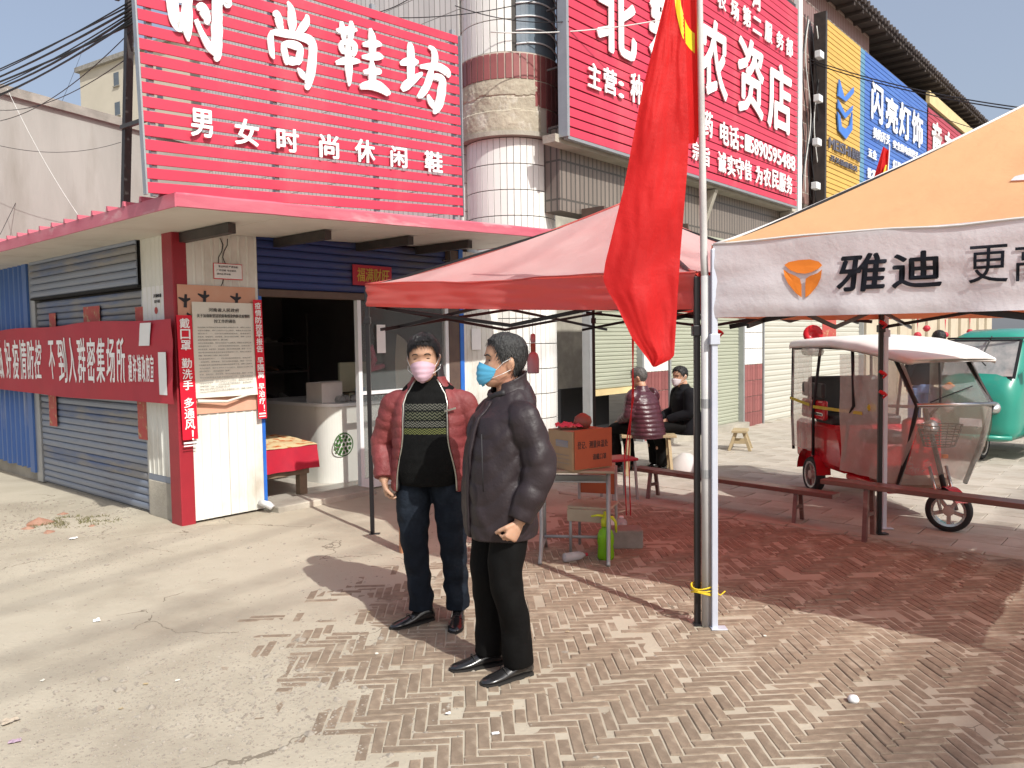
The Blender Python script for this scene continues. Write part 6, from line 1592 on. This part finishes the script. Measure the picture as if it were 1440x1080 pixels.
def hairline(a, style):
    d = abs(((a+PI) % (2*PI))-PI)*180/PI; sgn = 1 if ((a+PI) % (2*PI))-PI > 0 else -1
    if style == 'front': base = [(0, .080), (25, .079 if sgn > 0 else .068), (45, .072 if sgn > 0 else .054), (58, .040), (70, .012), (80, -.006), (88, .014), (100, .014), (112, -.02), (140, -.045), (181, -.055)]
    else: base = [(0, .080), (25, .082), (45, .076), (58, .048), (68, .010), (76, -.006), (84, .014), (98, .014), (110, -.02), (130, -.055), (181, -.068)]
    return spl(base, d)[0]
def hair_mb(M, style='front', th=.010, tufts=1100, seed=1):
    rnd = random.Random(seed); mb = MB(); na, ns = 72, 22
    def pt(a, s, o):
        z0 = hairline(a, style)+.003*math.sin(a*17)+.003*rnd.uniform(-1, 1)*(s == 0); z = z0+(.1205-z0)*s
        t = th*sstep(s, -.02, .25)*(.75+.75*sstep(z, .05, .11))*(1+.35*nz(a*6, z*50, seed)+.2*nz(a*16, z*90, seed))
        return M @ headpt(a, z, o+t, False)
    out = [[pt(2*PI*k/na, i/ns, .0015) for k in range(na)] for i in range(ns+1)]
    inn = [[M @ headpt(2*PI*k/na, hairline(2*PI*k/na, style)+.004+(.1205-hairline(2*PI*k/na, style))*i/ns*.98, -.006, False) for k in range(na)] for i in range(ns+1)]
    mb.loft(inn[::-1]+out)
    for k in range(tufts):
        a = rnd.uniform(0, 2*PI); z0 = hairline(a, style); z = z0+(.119-z0)*rnd.random()**1.2
        p = headpt(a, z, th*.8*sstep((z-z0)/(.12-z0), 0, .25)+.001, False); l = rnd.uniform(.012, .030)
        dz = -l*.9 if z < .09 else -l*.3
        fw = -.6*l if (style == 'front' and math.cos(a) > .2) else .25*l
        q = headpt(a+rnd.uniform(-.2, .2), max(-.1, z+dz), th*rnd.uniform(.8, 1.35)+.002, False)+Vector((.35*l*(1 if style == 'front' else .2), fw*.4, 0))
        w = rnd.uniform(.0012, .0024); m = (p+q)/2+Vector((0, 0, .003)); s = Vector((math.cos(a)*w, math.sin(a)*w, 0))
        mb.add([M @ v for v in (p-s, p+s, m+s*.8, m-s*.8, q)], [(0, 1, 2, 3), (3, 2, 4)])
    return mb
def mask_mb(M, wide=1.16, lo=-.124, hi=-.012):
    mb = MB(); nu, nv = 26, 18
    def f(u, v, o):
        e = abs(u*2-1); a = (u*2-1)*wide*(.86+.14*min(1, v*2)); zl = lo+.036*e**2.2; zh = hi-.024*e**1.6; z = zl+(zh-zl)*v
        zz = z if z > -.112 else -.112
        p = headpt(a, zz, 0, False)
        fwd = .010+.018*(1-e**2)*math.sin(PI*min(1, .18+.7*(1-v)))+.010*(1-e**1.5)*(1 if v > .7 else .8)
        if z < -.112: p.z = z+.004; p.y += .010
        p.y -= fwd*(1-.55*e**3)+o; p.x *= 1.03
        p.z += .006*(1-e*e)*(v > .98) + .0012*math.sin(v*22)*(1-e); p.y -= .0016*math.sin(v*24)
        return M @ p
    mb.grid(lambda u, v: f(u, v, .0015), nu, nv); mb.grid(lambda u, v: f(1-u, v, 0.0), nu, nv)
    return mb, (lambda s, v: f((s*1+1)/2, v, 0))
def hand(mb, w, d, n, side, curl=.6, sc=1.0):
    """wrist, finger direction, palm normal (fingers close towards it), thumb side"""
    w = Vector(w); d = Vector(d).normalized(); n = Vector(n); n = (n-d*n.dot(d)).normalized(); s = Vector(side); s = (s-d*s.dot(d)-n*s.dot(n)).normalized()
    rings = []
    for t, hw, th in ((-.02, .024, .019), (0, .026, .019), (.02, .033, .018), (.05, .040, .016), (.078, .041, .014), (.088, .036, .010)):
        rings.append([w+d*t*sc+(s*math.cos(q)*hw+n*math.sin(q)*th)*sc for q in [2*PI*k/14 for k in range(14)]])
    mb.loft(rings)
    for i, (off, L_, r) in enumerate(((.030, .072, .0088), (.010, .080, .0090), (-.011, .075, .0086), (-.030, .060, .0076))):
        p = w+(d*(.076-.004*abs(i-1.3))+s*off)*sc; dirv = d.copy(); pts = [p-d*.02*sc, p.copy()]; rr = [r*1.05*sc, r*1.05*sc]
        for j, (fr, cv) in enumerate(((.45, .75), (.31, 1.0), (.24, .8))):
            ang = curl*cv*(1+.08*i); dirv = (dirv*math.cos(ang)+n*math.sin(ang)).normalized() if j == 0 else (dirv*math.cos(ang)+(n*dirv.dot(d)-d*dirv.dot(n)).normalized()*math.sin(ang)).normalized()
            p = p+dirv*L_*fr*sc; pts.append(p.copy()); rr.append(r*(1-.09*(j+1))*sc)
        mb.tube(pts, rr, 9)
    p = w+(d*.018+s*.026)*sc; q1 = p+(d*.030+s*.022+n*.008)*sc; q2 = q1+(d*.026+s*.004+n*.016*curl*1.5)*sc; q3 = q2+(d*.020-s*.006+n*.014*curl*1.5)*sc
    mb.tube([p-s*.012*sc, p, q1, q2, q3], [.013*sc, .0135*sc, .0115*sc, .0100*sc, .0080*sc], 9)
def limb(mb, P, R, n=20, fold=0.0, ff=30, puff=0.0, pitch=.07, seed=0.0, m=10, flat=1.0, sel=None):
    """smooth tapering tube through joints P with radii R; folds and quilting are modelled in its radius"""
    pts = smooth_path([(*p,) for p in P], m) if False else None
    Q = []; k = len(P)
    for i in range(k-1):
        p0 = Vector(P[max(i-1, 0)]); p1 = Vector(P[i]); p2 = Vector(P[i+1]); p3 = Vector(P[min(i+2, k-1)])
        for s in range(m):
            t = s/m; Q.append((.5*((2*p1)+(-p0+p2)*t+(2*p0-5*p1+4*p2-p3)*t*t+(-p0+3*p1-3*p2+p3)*t**3), R[i]+(R[i+1]-R[i])*t))
    Q.append((Vector(P[-1]), R[-1]))
    u = Vector((0, -1, 0)); rings = []; dist = 0
    for i, (p, r) in enumerate(Q):
        tn = (Q[min(i+1, len(Q)-1)][0]-Q[max(i-1, 0)][0]).normalized()
        if abs(u.dot(tn)) > .97: u = Vector((1, 0, 0))
        u = (u-tn*u.dot(tn)).normalized(); v = tn.cross(u)
        if i: dist += (p-Q[i-1][0]).length
        ring = []
        for j in range(n):
            a = 2*PI*j/n; rr = r
            if puff: rr += puff*(abs(math.sin(PI*(dist+.012*nz(a, dist*6, seed))/pitch))**.55-.6)
            if fold: rr += fold*(nz(math.cos(a)*1.3+seed, math.sin(a)*1.3, dist*ff*.35)+.6*math.sin(dist*ff+2.2*math.sin(a+seed)+seed)*max(0, nz(math.cos(a)+5, math.sin(a)+seed, dist*8)+.25))
            ring.append(p+u*math.cos(a)*rr+v*math.sin(a)*rr*flat)
        rings.append(ring)
    return mb.loft(rings)
def fuse(mb, voxel, sm=2, fac=.5):
    me = mb.mesh('shape', 'skin'); o = bpy.data.objects.new('shape', me); COL.objects.link(o)
    r = o.modifiers.new('r', 'REMESH'); r.mode = 'VOXEL'; r.voxel_size = voxel
    if sm: s = o.modifiers.new('s', 'SMOOTH'); s.factor = fac; s.iterations = sm
    bpy.context.view_layer.update()
    ev = o.evaluated_get(bpy.context.evaluated_depsgraph_get()); m2 = bpy.data.meshes.new_from_object(ev)
    out = MB(); out.v = [tuple(v.co) for v in m2.vertices]; out.f = [tuple(p.vertices) for p in m2.polygons]
    bpy.data.objects.remove(o); bpy.data.meshes.remove(m2); bpy.data.meshes.remove(me)
    return out
def torso_ring(z, rx, ry, cy, a0=-PI, a1=PI, n=48, th=0.0, fn=None, cx=0.0, p=.88):
    ring = []
    for k in range(n+(0 if a1-a0 > 6.28 else 1)):
        a = a0+(a1-a0)*k/n; s, c = math.sin(a), math.cos(a); e = fn(a, z) if fn else 0
        ring.append(Vector((cx+(rx+e)*math.copysign(abs(s)**p, s), cy-(ry+e)*math.copysign(abs(c)**p, c), z)))
    if th:
        inner = []
        for k in range(n, -1, -1):
            a = a0+(a1-a0)*k/n; s, c = math.sin(a), math.cos(a); e = fn(a, z) if fn else 0
            inner.append(Vector((cx+(rx+e-th)*math.copysign(abs(s)**p, s), cy-(ry+e-th)*math.copysign(abs(c)**p, c), z)))
        ring += inner
    return ring
def head_matrix(c, yaw=0.0, pitch=0.0, tilt=0.0, sc=1.0):
    return Matrix.Translation(Vector(c)) @ Matrix.Rotation(yaw, 4, 'Z') @ Matrix.Rotation(pitch, 4, 'X') @ Matrix.Rotation(tilt, 4, 'Y') @ Matrix.Scale(sc, 4)
def face_bits(root, M, maskm, hairm, style, seed, squint=.0028, tufts=2200, brow=.0022):
    e = MB()
    for s in (-1, 1):
        p = headpt(s*.36, .004); c = Vector((s*.031, p.y-.0005, .004))
        e.lathe([(0, -.0026), (.010, -.001), (.0125, 0), (.010, .001), (0, .0026)], (0, 0, 0), 12)
        o = len(e.v)-60
        for i in range(o, len(e.v)):
            v = Vector(e.v[i]); e.v[i] = tuple(M @ (c+Vector((v.x, v.y*.35, v.z*squint/.0026))))
    eb = part('eyes', e, 'eye_dark', root, smooth=True)
    b = MB()
    for s in (-1, 1):
        b.tube([M @ (headpt(s*q, z, .001)) for q, z in ((.18, .024), (.34, .029), (.52, .027), (.66, .019))], [brow, brow*1.4, brow*1.2, brow*.5], 6)
    part('eyebrows', b, hairm, root, smooth=True)
    if maskm:
        mm_, edge = mask_mb(M); mk = part('face_mask', mm_, maskm, root, smooth=True)
        st = MB()
        for s in (-1, 1):
            for v, ez in ((.93, .016), (.22, -.036)):
                e0 = edge(s, v); e1 = M @ Vector((s*.086, .014, ez)); md = M @ Vector((s*.083, -.02, (ez-.02)*.9 if v > .5 else -.055)); st.tube([e0, md, e1], .0014, 5)
        part('ear_loops', st, 'paper_white', mk)
    part('hair', hair_mb(M, style, seed=seed, tufts=tufts), hairm, root, smooth=False)
def shoe(root, ank, d, m='leather_black', L_=.285, sc=1.0, boot=0.0):
    """black leather shoe, heel under the ankle, toe along d"""
    d = Vector((d[0], d[1], 0)).normalized(); s = Vector((-d.y, d.x, 0)); A = Vector((ank[0], ank[1], 0)); mb = MB(); rings = []
    for t, w, h, lo in ((-.078, .016, .05, .02), (-.07, .030, .085, .014), (-.045, .036, .098+boot, .012), (-.005, .037, .100+boot, .012), (.035, .038, .088+boot*.5, .012), (.07, .040, .070, .012), (.11, .045, .055, .012), (.15, .045, .046, .012), (.18, .038, .038, .013), (.20, .024, .030, .015), (.207, .008, .022, .018)):
        r = []
        for k in range(18):
            a = 2*PI*k/18; sn = math.sin(a); z = lo+(h-lo)*(.5+.5*sn) ; wd = w*math.cos(a)*(1 if sn < 0 else (1-.25*sn))
            r.append(A+d*t*sc+s*wd*sc+Vector((0, 0, z)))
        rings.append(r)
    sh = part('shoe', mb.loft(rings), m, root, smooth=True)
    so = MB(); poly = [A+d*t+s*w for t, w in ((-.082, .0), (-.07, .030), (-.02, .036), (.06, .040), (.13, .047), (.18, .040), (.205, .022), (.213, 0), (.205, -.022), (.18, -.040), (.13, -.047), (.06, -.040), (-.02, -.036), (-.07, -.030))]
    so.prism(poly, (0, 0, .003), (0, 0, .017)); part('shoe_sole', so, 'sole', sh)
    ring_ = MB().tube([A+d*t+s*w+Vector((0, 0, h)) for t, w, h in ((.085, .038, .045), (.09, .02, .068), (.09, 0, .073), (.09, -.02, .068), (.085, -.038, .045))], .0022, 5)
    part('toe_seam', ring_, 'sole', sh, smooth=True)

# ---------------------------------------------------------------- man in the red quilted jacket
PERS = 'person'
def person(label, loc, yaw): return thing('person', label, 'person', loc, yaw, frame='L')
def body_common(J, skin_vox, hands=(), hm=None, torso=(.15, .10), foot=True):
    mb = MB()
    limb(mb, [J['pelvis'], J['waist'], J['chest'], J['chest'].lerp(J['neck'], .6)], [torso[1]*.95, torso[1]*.85, torso[1]*.88, .05], 20, flat=1.4)
    for s in 'LR':
        limb(mb, [J['hip'+s], J['knee'+s], J['ank'+s]], [.082, .055, .038], 14)
        limb(mb, [J['sho'+s], J['elb'+s], J['wri'+s]], [.050, .040, .027], 14)
    limb(mb, [J['neck']-Vector((0, 0, .06)) if isinstance(J['neck'], Vector) else J['neck'], J['nk1'], J['nk2']], [.066, .056, .055], 18)
    head_mb(mb, hm)
    for h in hands: hand(mb, **h)
    return fuse(mb, skin_vox, 1, .4)
V = Vector
man = person('man in open red quilted jacket over patterned black sweater, wearing a pink face mask', (-.485, 4.56, 0), R_(-4))
J = dict(pelvis=V((0, .01, .90)), waist=V((0, .0, 1.03)), chest=V((0, .0, 1.26)), neck=V((0, .01, 1.42)), nk1=V((0, .0, 1.47)), nk2=V((0, -.012, 1.53)),
         hipL=V((.10, .01, .88)), kneeL=V((.13, -.02, .48)), ankL=V((.145, .03, .09)), hipR=V((-.10, .01, .88)), kneeR=V((-.09, -.03, .48)), ankR=V((-.065, .0, .09)),
         shoL=V((.20, .01, 1.325)), elbL=V((.275, .05, 1.08)), wriL=V((.265, -.03, .86)), shoR=V((-.20, .01, 1.325)), elbR=V((-.285, .06, 1.07)), wriR=V((-.265, -.03, .85)))
HM = head_matrix((-.02, -.02, 1.56), R_(3), R_(3), R_(-2), 1.10)
bd = body_common(J, .0055, [dict(w=J['wriR'], d=(.25, -.10, -1), n=(.9, .1, .2), side=(.1, -1, 0), curl=.7, sc=1.02), dict(w=J['wriL'], d=(-.1, -.1, -1), n=(-1, 0, 0), side=(0, -1, 0), curl=.6)], HM, (.165, .12))
part('body', bd, 'skin', man, smooth=True)
face_bits(man, HM, 'mask_pink', 'hair_black', 'front', 3, squint=.0022)
# sweater
def belly(a, z): return .030*math.exp(-((z-1.0)/.14)**2)*max(0, math.cos(a)) + .005*nz(a*2, z*7, 2) + .004*math.sin(z*46+a*3)*sstep(z, 1.0, .88)
sm_ = MB(); rr_ = [torso_ring(z, rx, ry, cy, fn=belly) for z, rx, ry, cy in ((.835, .178, .140, .0), (.86, .182, .148, -.0), (.92, .186, .152, -.002), (1.0, .186, .150, 0), (1.10, .182, .143, .0), (1.2, .182, .138, .0), (1.28, .184, .132, .005), (1.34, .175, .120, .01), (1.39, .150, .098, .012), (1.425, .112, .080, .010), (1.438, .082, .074, .004), (1.45, .074, .070, .0), (1.462, .069, .066, -.002))]
part('sweater', fuse(sm_.loft(rr_), .008, 3), 'sweater', man, smooth=True)
part('collar_rib', MB().tube([(.070*math.cos(q), -.002+.067*math.sin(q), 1.458+.014*math.sin(q)) for q in [2*PI*k/28 for k in range(29)]], .0085, 8), 'sweater', man, smooth=True)
# jeans
tr = MB()
limb(tr, [(.0, .01, .96), (0, .01, .86)], [.168, .16], 28, flat=.82)
for s, leg in (('L', 1), ('R', -1)):
    h, k_, a_ = J['hip'+s], J['knee'+s], J['ank'+s]
    limb(tr, [h+V((0, 0, .03)), (h+k_)/2+V((leg*.004, -.01, 0)), k_, (k_+a_)/2+V((0, .012, 0)), a_+V((0, 0, .0))], [.105, .098, .078, .070, .071], 26, fold=.012, ff=44, seed=leg*3+4)
part('trousers', fuse(tr, .0075, 1), 'jeans', man, smooth=True)
shoe(man, (J['ankR'].x, J['ankR'].y+.01), (-.78, -.62), boot=.02); shoe(man, (J['ankL'].x, J['ankL'].y+.0), (.03, -1), boot=.03)
# open jacket
def quilt(pitch, amp, seed=0.0, lo=.8): 
    return lambda a, z: amp*(abs(math.sin(PI*(z-lo+.006*nz(a*3, z*4, seed))/pitch))**.5-.5) + .006*nz(a*2.2, z*5, seed)
jk = MB(); gap = lambda z: .62+.26*sstep(z, 1.15, .85)+.10*sstep(z, 1.25, 1.4)
rings = []
for i in range(70):
    z = .80+.655*i/69
    rx, ry, cy = spl([(.80, .225, .195, .02), (.90, .222, .185, .015), (1.05, .214, .172, .01), (1.2, .216, .162, .01), (1.30, .208, .148, .015), (1.35, .178, .130, .02), (1.40, .132, .105, .018), (1.445, .095, .088, .012)], z)
    g_ = gap(z); rings.append(torso_ring(z, rx, ry, cy, g_, 2*PI-g_*1.02, 54, .020, quilt(.062, .008, 1)))
jk.loft(rings)
for s in (-1, 1):
    S_, E_, W_ = (J['shoL'], J['elbL'], J['wriL']) if s > 0 else (J['shoR'], J['elbR'], J['wriR'])
    limb(jk, [S_+V((-s*.07, 0, .0)), S_+V((s*.0, 0, -.02)), (S_+E_)/2, E_, (E_+W_)/2, W_+V((0, 0, .02))], [.050, .072, .073, .069, .064, .055], 24, puff=.006, pitch=.060, seed=s*2, fold=.009, ff=36)
part('jacket', fuse(jk, .0066, 1, .4), 'jacket_red', man, smooth=True)
# dark lining edges, collar, zips
ln = MB()
for s in (-1, 1):
    P = []
    for i in range(24):
        z = .81+.63*i/23; rx, ry, cy = spl([(.80, .225, .195, .02), (.90, .222, .185, .015), (1.05, .214, .172, .01), (1.2, .216, .162, .01), (1.30, .208, .148, .015), (1.35, .178, .130, .02), (1.40, .132, .105, .018), (1.445, .095, .088, .012)], z)
        a = s*gap(z); P.append(V(((rx-.004)*math.copysign(abs(math.sin(a))**.88, math.sin(a)), cy-(ry-.004)*abs(math.cos(a))**.88, z)))
    zp = MB().tube([p+V((-s*.004, -.006, 0)) for p in P], .0045, 6); part('zip_edge', zp, 'zip_metal', man, smooth=True)
    ln.loft([[p, p+V((-s*.012, .006, 0)), p+V((-s*.016, .035, 0)), p+V((s*.01, .03, 0))] for p in P])
part('lining', ln, 'lining_dark', man, smooth=True)
cl2 = MB(); rg = []
for z, r, cy in ((1.425, .105, .020), (1.46, .092, .020), (1.495, .086, .022), (1.515, .088, .024)):
    rg.append(torso_ring(z, r, r*.92, cy, .75, 2*PI-.75, 30, .014))
part('collar', fuse(cl2.loft(rg), .006, 1), 'lining_dark', man, smooth=True)
part('chest_zip', MB().beam((.115, -.152, 1.265), (.175, -.118, 1.280), .006, .010), 'zip_metal', man)

# ---------------------------------------------------------------- man in the dark jacket, in profile
m2 = person('man in dark padded jacket and black trousers, in profile with light blue face mask', (-.075, 3.86, 0), R_(-64))
J = dict(pelvis=V((0, .02, .92)), waist=V((0, .01, 1.04)), chest=V((0, .02, 1.24)), neck=V((0, .06, 1.38)), nk1=V((.0, .06, 1.43)), nk2=V((.0, .045, 1.50)),
         hipL=V((.09, .02, .90)), kneeL=V((.105, -.015, .49)), ankL=V((.095, .05, .09)), hipR=V((-.09, .02, .90)), kneeR=V((-.085, -.035, .49)), ankR=V((-.10, -.02, .09)),
         shoL=V((.185, .05, 1.305)), elbL=V((.245, .10, 1.04)), wriL=V((.225, .0, .80)), shoR=V((-.185, .05, 1.305)), elbR=V((-.24, .08, 1.05)), wriR=V((-.23, -.01, .81)))
HM = head_matrix((.0, .045, 1.552), R_(-16), R_(-3), 0, 1.06)
bd = body_common(J, .0052, [dict(w=J['wriL'], d=(-.05, -.55, -.85), n=(-.75, -.15, .1), side=(.0, -.9, .5), curl=1.05, sc=1.02), dict(w=J['wriR'], d=(.1, -.3, -1), n=(1, 0, 0), side=(0, -1, 0), curl=.7)], HM, (.15, .11))
part('body', bd, 'skin', m2, smooth=True)
face_bits(m2, HM, 'mask_blue', 'hair_salt', 'side', 8, squint=.0045, brow=.003, tufts=1500)
tr = MB(); limb(tr, [(.0, .02, .98), (0, .02, .86)], [.150, .148], 28, flat=.86)
for s, leg in (('L', 1), ('R', -1)):
    h, k_, a_ = J['hip'+s], J['knee'+s], J['ank'+s]
    limb(tr, [h+V((0, 0, .03)), (h+k_)/2+V((0, .0, 0)), k_, (k_+a_)/2+V((0, .012, 0)), a_+V((0, 0, -.02))], [.100, .094, .080, .074, .074], 26, fold=.009, ff=30, seed=leg*2+9)
part('trousers', fuse(tr, .0075, 1), 'trousers_black', m2, smooth=True)
shoe(m2, (J['ankL'].x, J['ankL'].y+.0), (.08, -1)); shoe(m2, (J['ankR'].x, J['ankR'].y), (-.10, -1))
jk = MB(); rings = []
def q2(a, z):
    dg = z-.75+.09*math.sin(a*2.0+.6); return .0075*(abs(math.sin(PI*dg/.105))**.45-.5)+.010*nz(a*1.6, z*4, 5)+.007*math.sin(z*34+a*6+3*nz(a*2, z*3, 7))*max(0, nz(a*2, z*3, 2)+.2)
PR = [(.700, .196, .165, .010), (.76, .203, .172, .008), (.95, .204, .170, .006), (1.1, .202, .162, .008), (1.20, .200, .152, .020), (1.29, .192, .138, .035), (1.34, .165, .125, .055), (1.385, .120, .105, .060), (1.42, .092, .090, .058)]
for i in range(72):
    z = .700+.720*i/71; rings.append([V((p.x, p.y, p.z+(p.y-.06)*.42*sstep(z, 1.26, 1.42))) for p in torso_ring(z, *spl(PR, z), fn=q2, n=64)])
jk.loft(rings)
for s in (-1, 1):
    S_, E_, W_ = (J['shoL'], J['elbL'], J['wriL']) if s > 0 else (J['shoR'], J['elbR'], J['wriR'])
    limb(jk, [S_+V((-s*.07, 0, .005)), S_+V((s*.0, 0, -.02)), (S_+E_)/2+V((0, .01, 0)), E_, (E_+W_)/2, W_+V((0, .005, .015))], [.050, .078, .082, .080, .072, .056], 26, puff=.0055, pitch=.105, seed=s*3, fold=.011, ff=34)
part('jacket', fuse(jk, .0066, 1, .4), 'jacket_dark', m2, smooth=True)
cl2 = MB(); rg = []
for z, r, cy in ((1.385, .112, .060), (1.42, .096, .062), (1.455, .090, .066), (1.47, .092, .070)): rg.append([V((p.x, p.y, p.z+(p.y-.06)*.42)) for p in torso_ring(z, r, r*.95, cy, .62, 2*PI-.62, 30, .016, fn=lambda a, z: .003*nz(a*3, z*20, 1))])
part('collar', fuse(cl2.loft(rg), .006, 1), 'jacket_dark', m2, smooth=True)
pk_ = MB(); P = []
for i in range(26):
    z = .71+.69*i/25; rx, ry, cy = spl(PR, z); P.append(V((.012, cy-ry-.006, z-(ry-cy+.06)*.42*sstep(z, 1.26, 1.42))))
pk_.loft([[p+V((-.022, .004, 0)), p+V((-.018, -.008, 0)), p+V((.018, -.008, 0)), p+V((.022, .004, 0))] for p in P]); part('front_placket', pk_, 'jacket_dark', m2, smooth=True)
part('collar_lining', MB().tube([(.088*math.sin(q), .055-.082*math.cos(q), 1.378+.03*abs(math.sin(q))) for q in [-1.0+2.0*k/12 for k in range(13)]], .016, 8), 'lining_dark', m2, smooth=True)
part('pocket_seam', MB().tube([(.145, -.150, 1.22), (.150, -.150, 1.05), (.155, -.150, .95)], .0035, 5), 'lining_dark', m2, smooth=True)

# ---------------------------------------------------------------- seated man, back view, shiny maroon jacket
def seated(label, loc, yaw, hm, hairm, style, jm, jpitch, mask, trm, seat, lean=.10, seed=1, armf=.18, puff=.012):
    r = person(label, loc, yaw)
    z = seat
    J = dict(pelvis=V((0, .0, z+.09)), waist=V((0, .0, z+.20)), chest=V((0, -lean*.5, z+.44)), neck=V((0, -lean, z+.61)), nk1=V((0, -lean-.005, z+.65)), nk2=V((0, -lean-.03, z+.71)))
    for s, q in (('L', 1), ('R', -1)):
        J['hip'+s] = V((q*.09, -.02, z+.085)); J['knee'+s] = V((q*.13, -.43, z+.07)); J['ank'+s] = V((q*.12, -.40, .09))
        J['sho'+s] = V((q*.185, -lean*.9, z+.55)); J['elb'+s] = V((q*.23, -lean-.03, z+.28)); J['wri'+s] = V((q*.12, -lean-armf-.08, z+.18))
    M = head_matrix((hm[0], -lean-.045+hm[1], z+.755), R_(hm[2]), R_(hm[3]), 0, 1.04)
    r.scale = (1, 1, .94)
    part('body', body_common(J, .008, [dict(w=J['wriL'], d=(-.5, -1, -.3), n=(0, 0, -1), side=(-1, 0, 0), curl=.5), dict(w=J['wriR'], d=(.5, -1, -.3), n=(0, 0, -1), side=(1, 0, 0), curl=.5)], M, (.15, .11)), 'skin', r, smooth=True)
    face_bits(r, M, mask, hairm, style, seed, tufts=500)
    jk = MB(); rings = []
    T_ = [(0, .215, .185), (.06, .222, .190), (.2, .212, .175), (.35, .212, .165), (.48, .208, .15), (.55, .175, .125), (.60, .12, .095), (.64, .085, .08)]
    for i in range(56):
        t = .01+.63*i/55; rx, ry = spl(T_, t); rings.append(torso_ring(z-.03+t, rx, ry, -lean*(t/.62)**1.3, fn=quilt(jpitch, puff, seed, z), n=44))
    jk.loft(rings)
    for q, s in ((1, 'L'), (-1, 'R')):
        S_, E_, W_ = J['sho'+s], J['elb'+s], J['wri'+s]
        limb(jk, [S_+V((-q*.045, 0, -.01)), S_+V((q*.01, 0, -.03)), (S_+E_)/2, E_, (E_+W_)/2, W_+V((q*.01, .03, .01))], [.078, .088, .08, .074, .066, .052], 20, puff=puff*.9, pitch=jpitch*.95, seed=q, fold=.004)
    part('jacket', fuse(jk, .0085, 1, .4), jm, r, smooth=True)
    rg = [torso_ring(z+.58+h, .105-.02*k, .10-.018*k, -lean+.0, .5, 2*PI-.5, 24, .018) for k, h in enumerate((0, .035, .075))]
    part('collar', fuse(MB().loft(rg), .008, 1), jm, r, smooth=True)
    tr = MB(); limb(tr, [(0, .03, z+.10), (0, -.10, z+.085)], [.13, .12], 20)
    for s in 'LR': limb(tr, [J['hip'+s]+V((0, 0, .0)), J['knee'+s], (J['knee'+s]+J['ank'+s])/2, J['ank'+s]], [.098, .080, .070, .068], 20, fold=.006, seed=seed)
    part('trousers', fuse(tr, .010, 1), trm, r, smooth=True)
    for s in 'LR': shoe(r, (J['ank'+s].x, J['ank'+s].y), (.02, -1))
    return r
seated('seated man seen from behind in shiny maroon puffer jacket with short grey hair', (1.66, 9.60, 0), R_(-138), (0, .0, 20, 12), 'hair_grey', 'side', 'jacket_maroon', .058, None, 'trousers_black', .50, .10, 5)
seated('seated man in plain black coat with a pale face mask, facing the man in maroon', (2.22, 9.95, 0), R_(-78), (0, 0, 22, 6), 'hair_black', 'front', 'coat_black', .30, 'mask_white', 'trousers_black', .50, .06, 6, armf=.22, puff=.002)
# ---------------------------------------------------------------- person behind the trike
m5 = person('person in black jacket and blue jeans standing behind the white-roofed trike', (5.68, 10.9, 0), R_(170))
J = dict(pelvis=V((0, .02, .93)), waist=V((0, .0, 1.05)), chest=V((-.05, .0, 1.27)), neck=V((-.12, .0, 1.42)), nk1=V((-.14, 0, 1.46)), nk2=V((-.17, -.01, 1.52)),
         hipL=V((.09, .02, .90)), kneeL=V((.10, -.015, .49)), ankL=V((.10, .03, .09)), hipR=V((-.09, .02, .90)), kneeR=V((-.10, -.02, .49)), ankR=V((-.11, .03, .09)),
         shoL=V((.10, .0, 1.40)), elbL=V((.20, .04, 1.14)), wriL=V((.16, -.1, .95)), shoR=V((-.27, .0, 1.37)), elbR=V((-.36, -.05, 1.12)), wriR=V((-.38, -.2, 1.0)))
HM = head_matrix((-.20, -.02, 1.585), 0, R_(4), R_(-10), 1.0)
part('body', body_common(J, .009, [dict(w=J['wriL'], d=(0, -.4, -1), n=(-1, 0, 0), side=(0, -1, 0), curl=.6), dict(w=J['wriR'], d=(0, -1, -.5), n=(0, 0, -1), side=(1, 0, 0), curl=.5)], HM, (.14, .1)), 'skin', m5, smooth=True)
face_bits(m5, HM, None, 'hair_black', 'side', 11, tufts=300)
tr = MB(); limb(tr, [(.0, .02, .98), (0, .02, .86)], [.15, .15], 24, flat=.85)
for s, leg in (('L', 1), ('R', -1)): limb(tr, [J['hip'+s]+V((0, 0, .03)), J['knee'+s], J['ank'+s]], [.10, .08, .072], 20, fold=.006, seed=leg)
part('trousers', fuse(tr, .011, 1), 'trousers_blue', m5, smooth=True)
jk = MB(); jk.loft([torso_ring(z, rx, ry, 0, cx=cx, fn=lambda a, z: .006*nz(a*2, z*6, 3)) for z, rx, ry, cx in ((.97, .19, .15, 0), (1.05, .192, .15, 0), (1.2, .19, .145, -.03), (1.32, .19, .13, -.08), (1.40, .15, .10, -.10), (1.45, .08, .08, -.13))])
for q, s in ((1, 'L'), (-1, 'R')): limb(jk, [J['sho'+s]+V((-q*.04, 0, -.01)), J['sho'+s], J['elb'+s], J['wri'+s]], [.07, .075, .062, .05], 18, fold=.005)
part('jacket', fuse(jk, .010, 1), 'coat_black', m5, smooth=True)
for s in 'LR': shoe(m5, (J['ank'+s].x, J['ank'+s].y), (.02, -1))
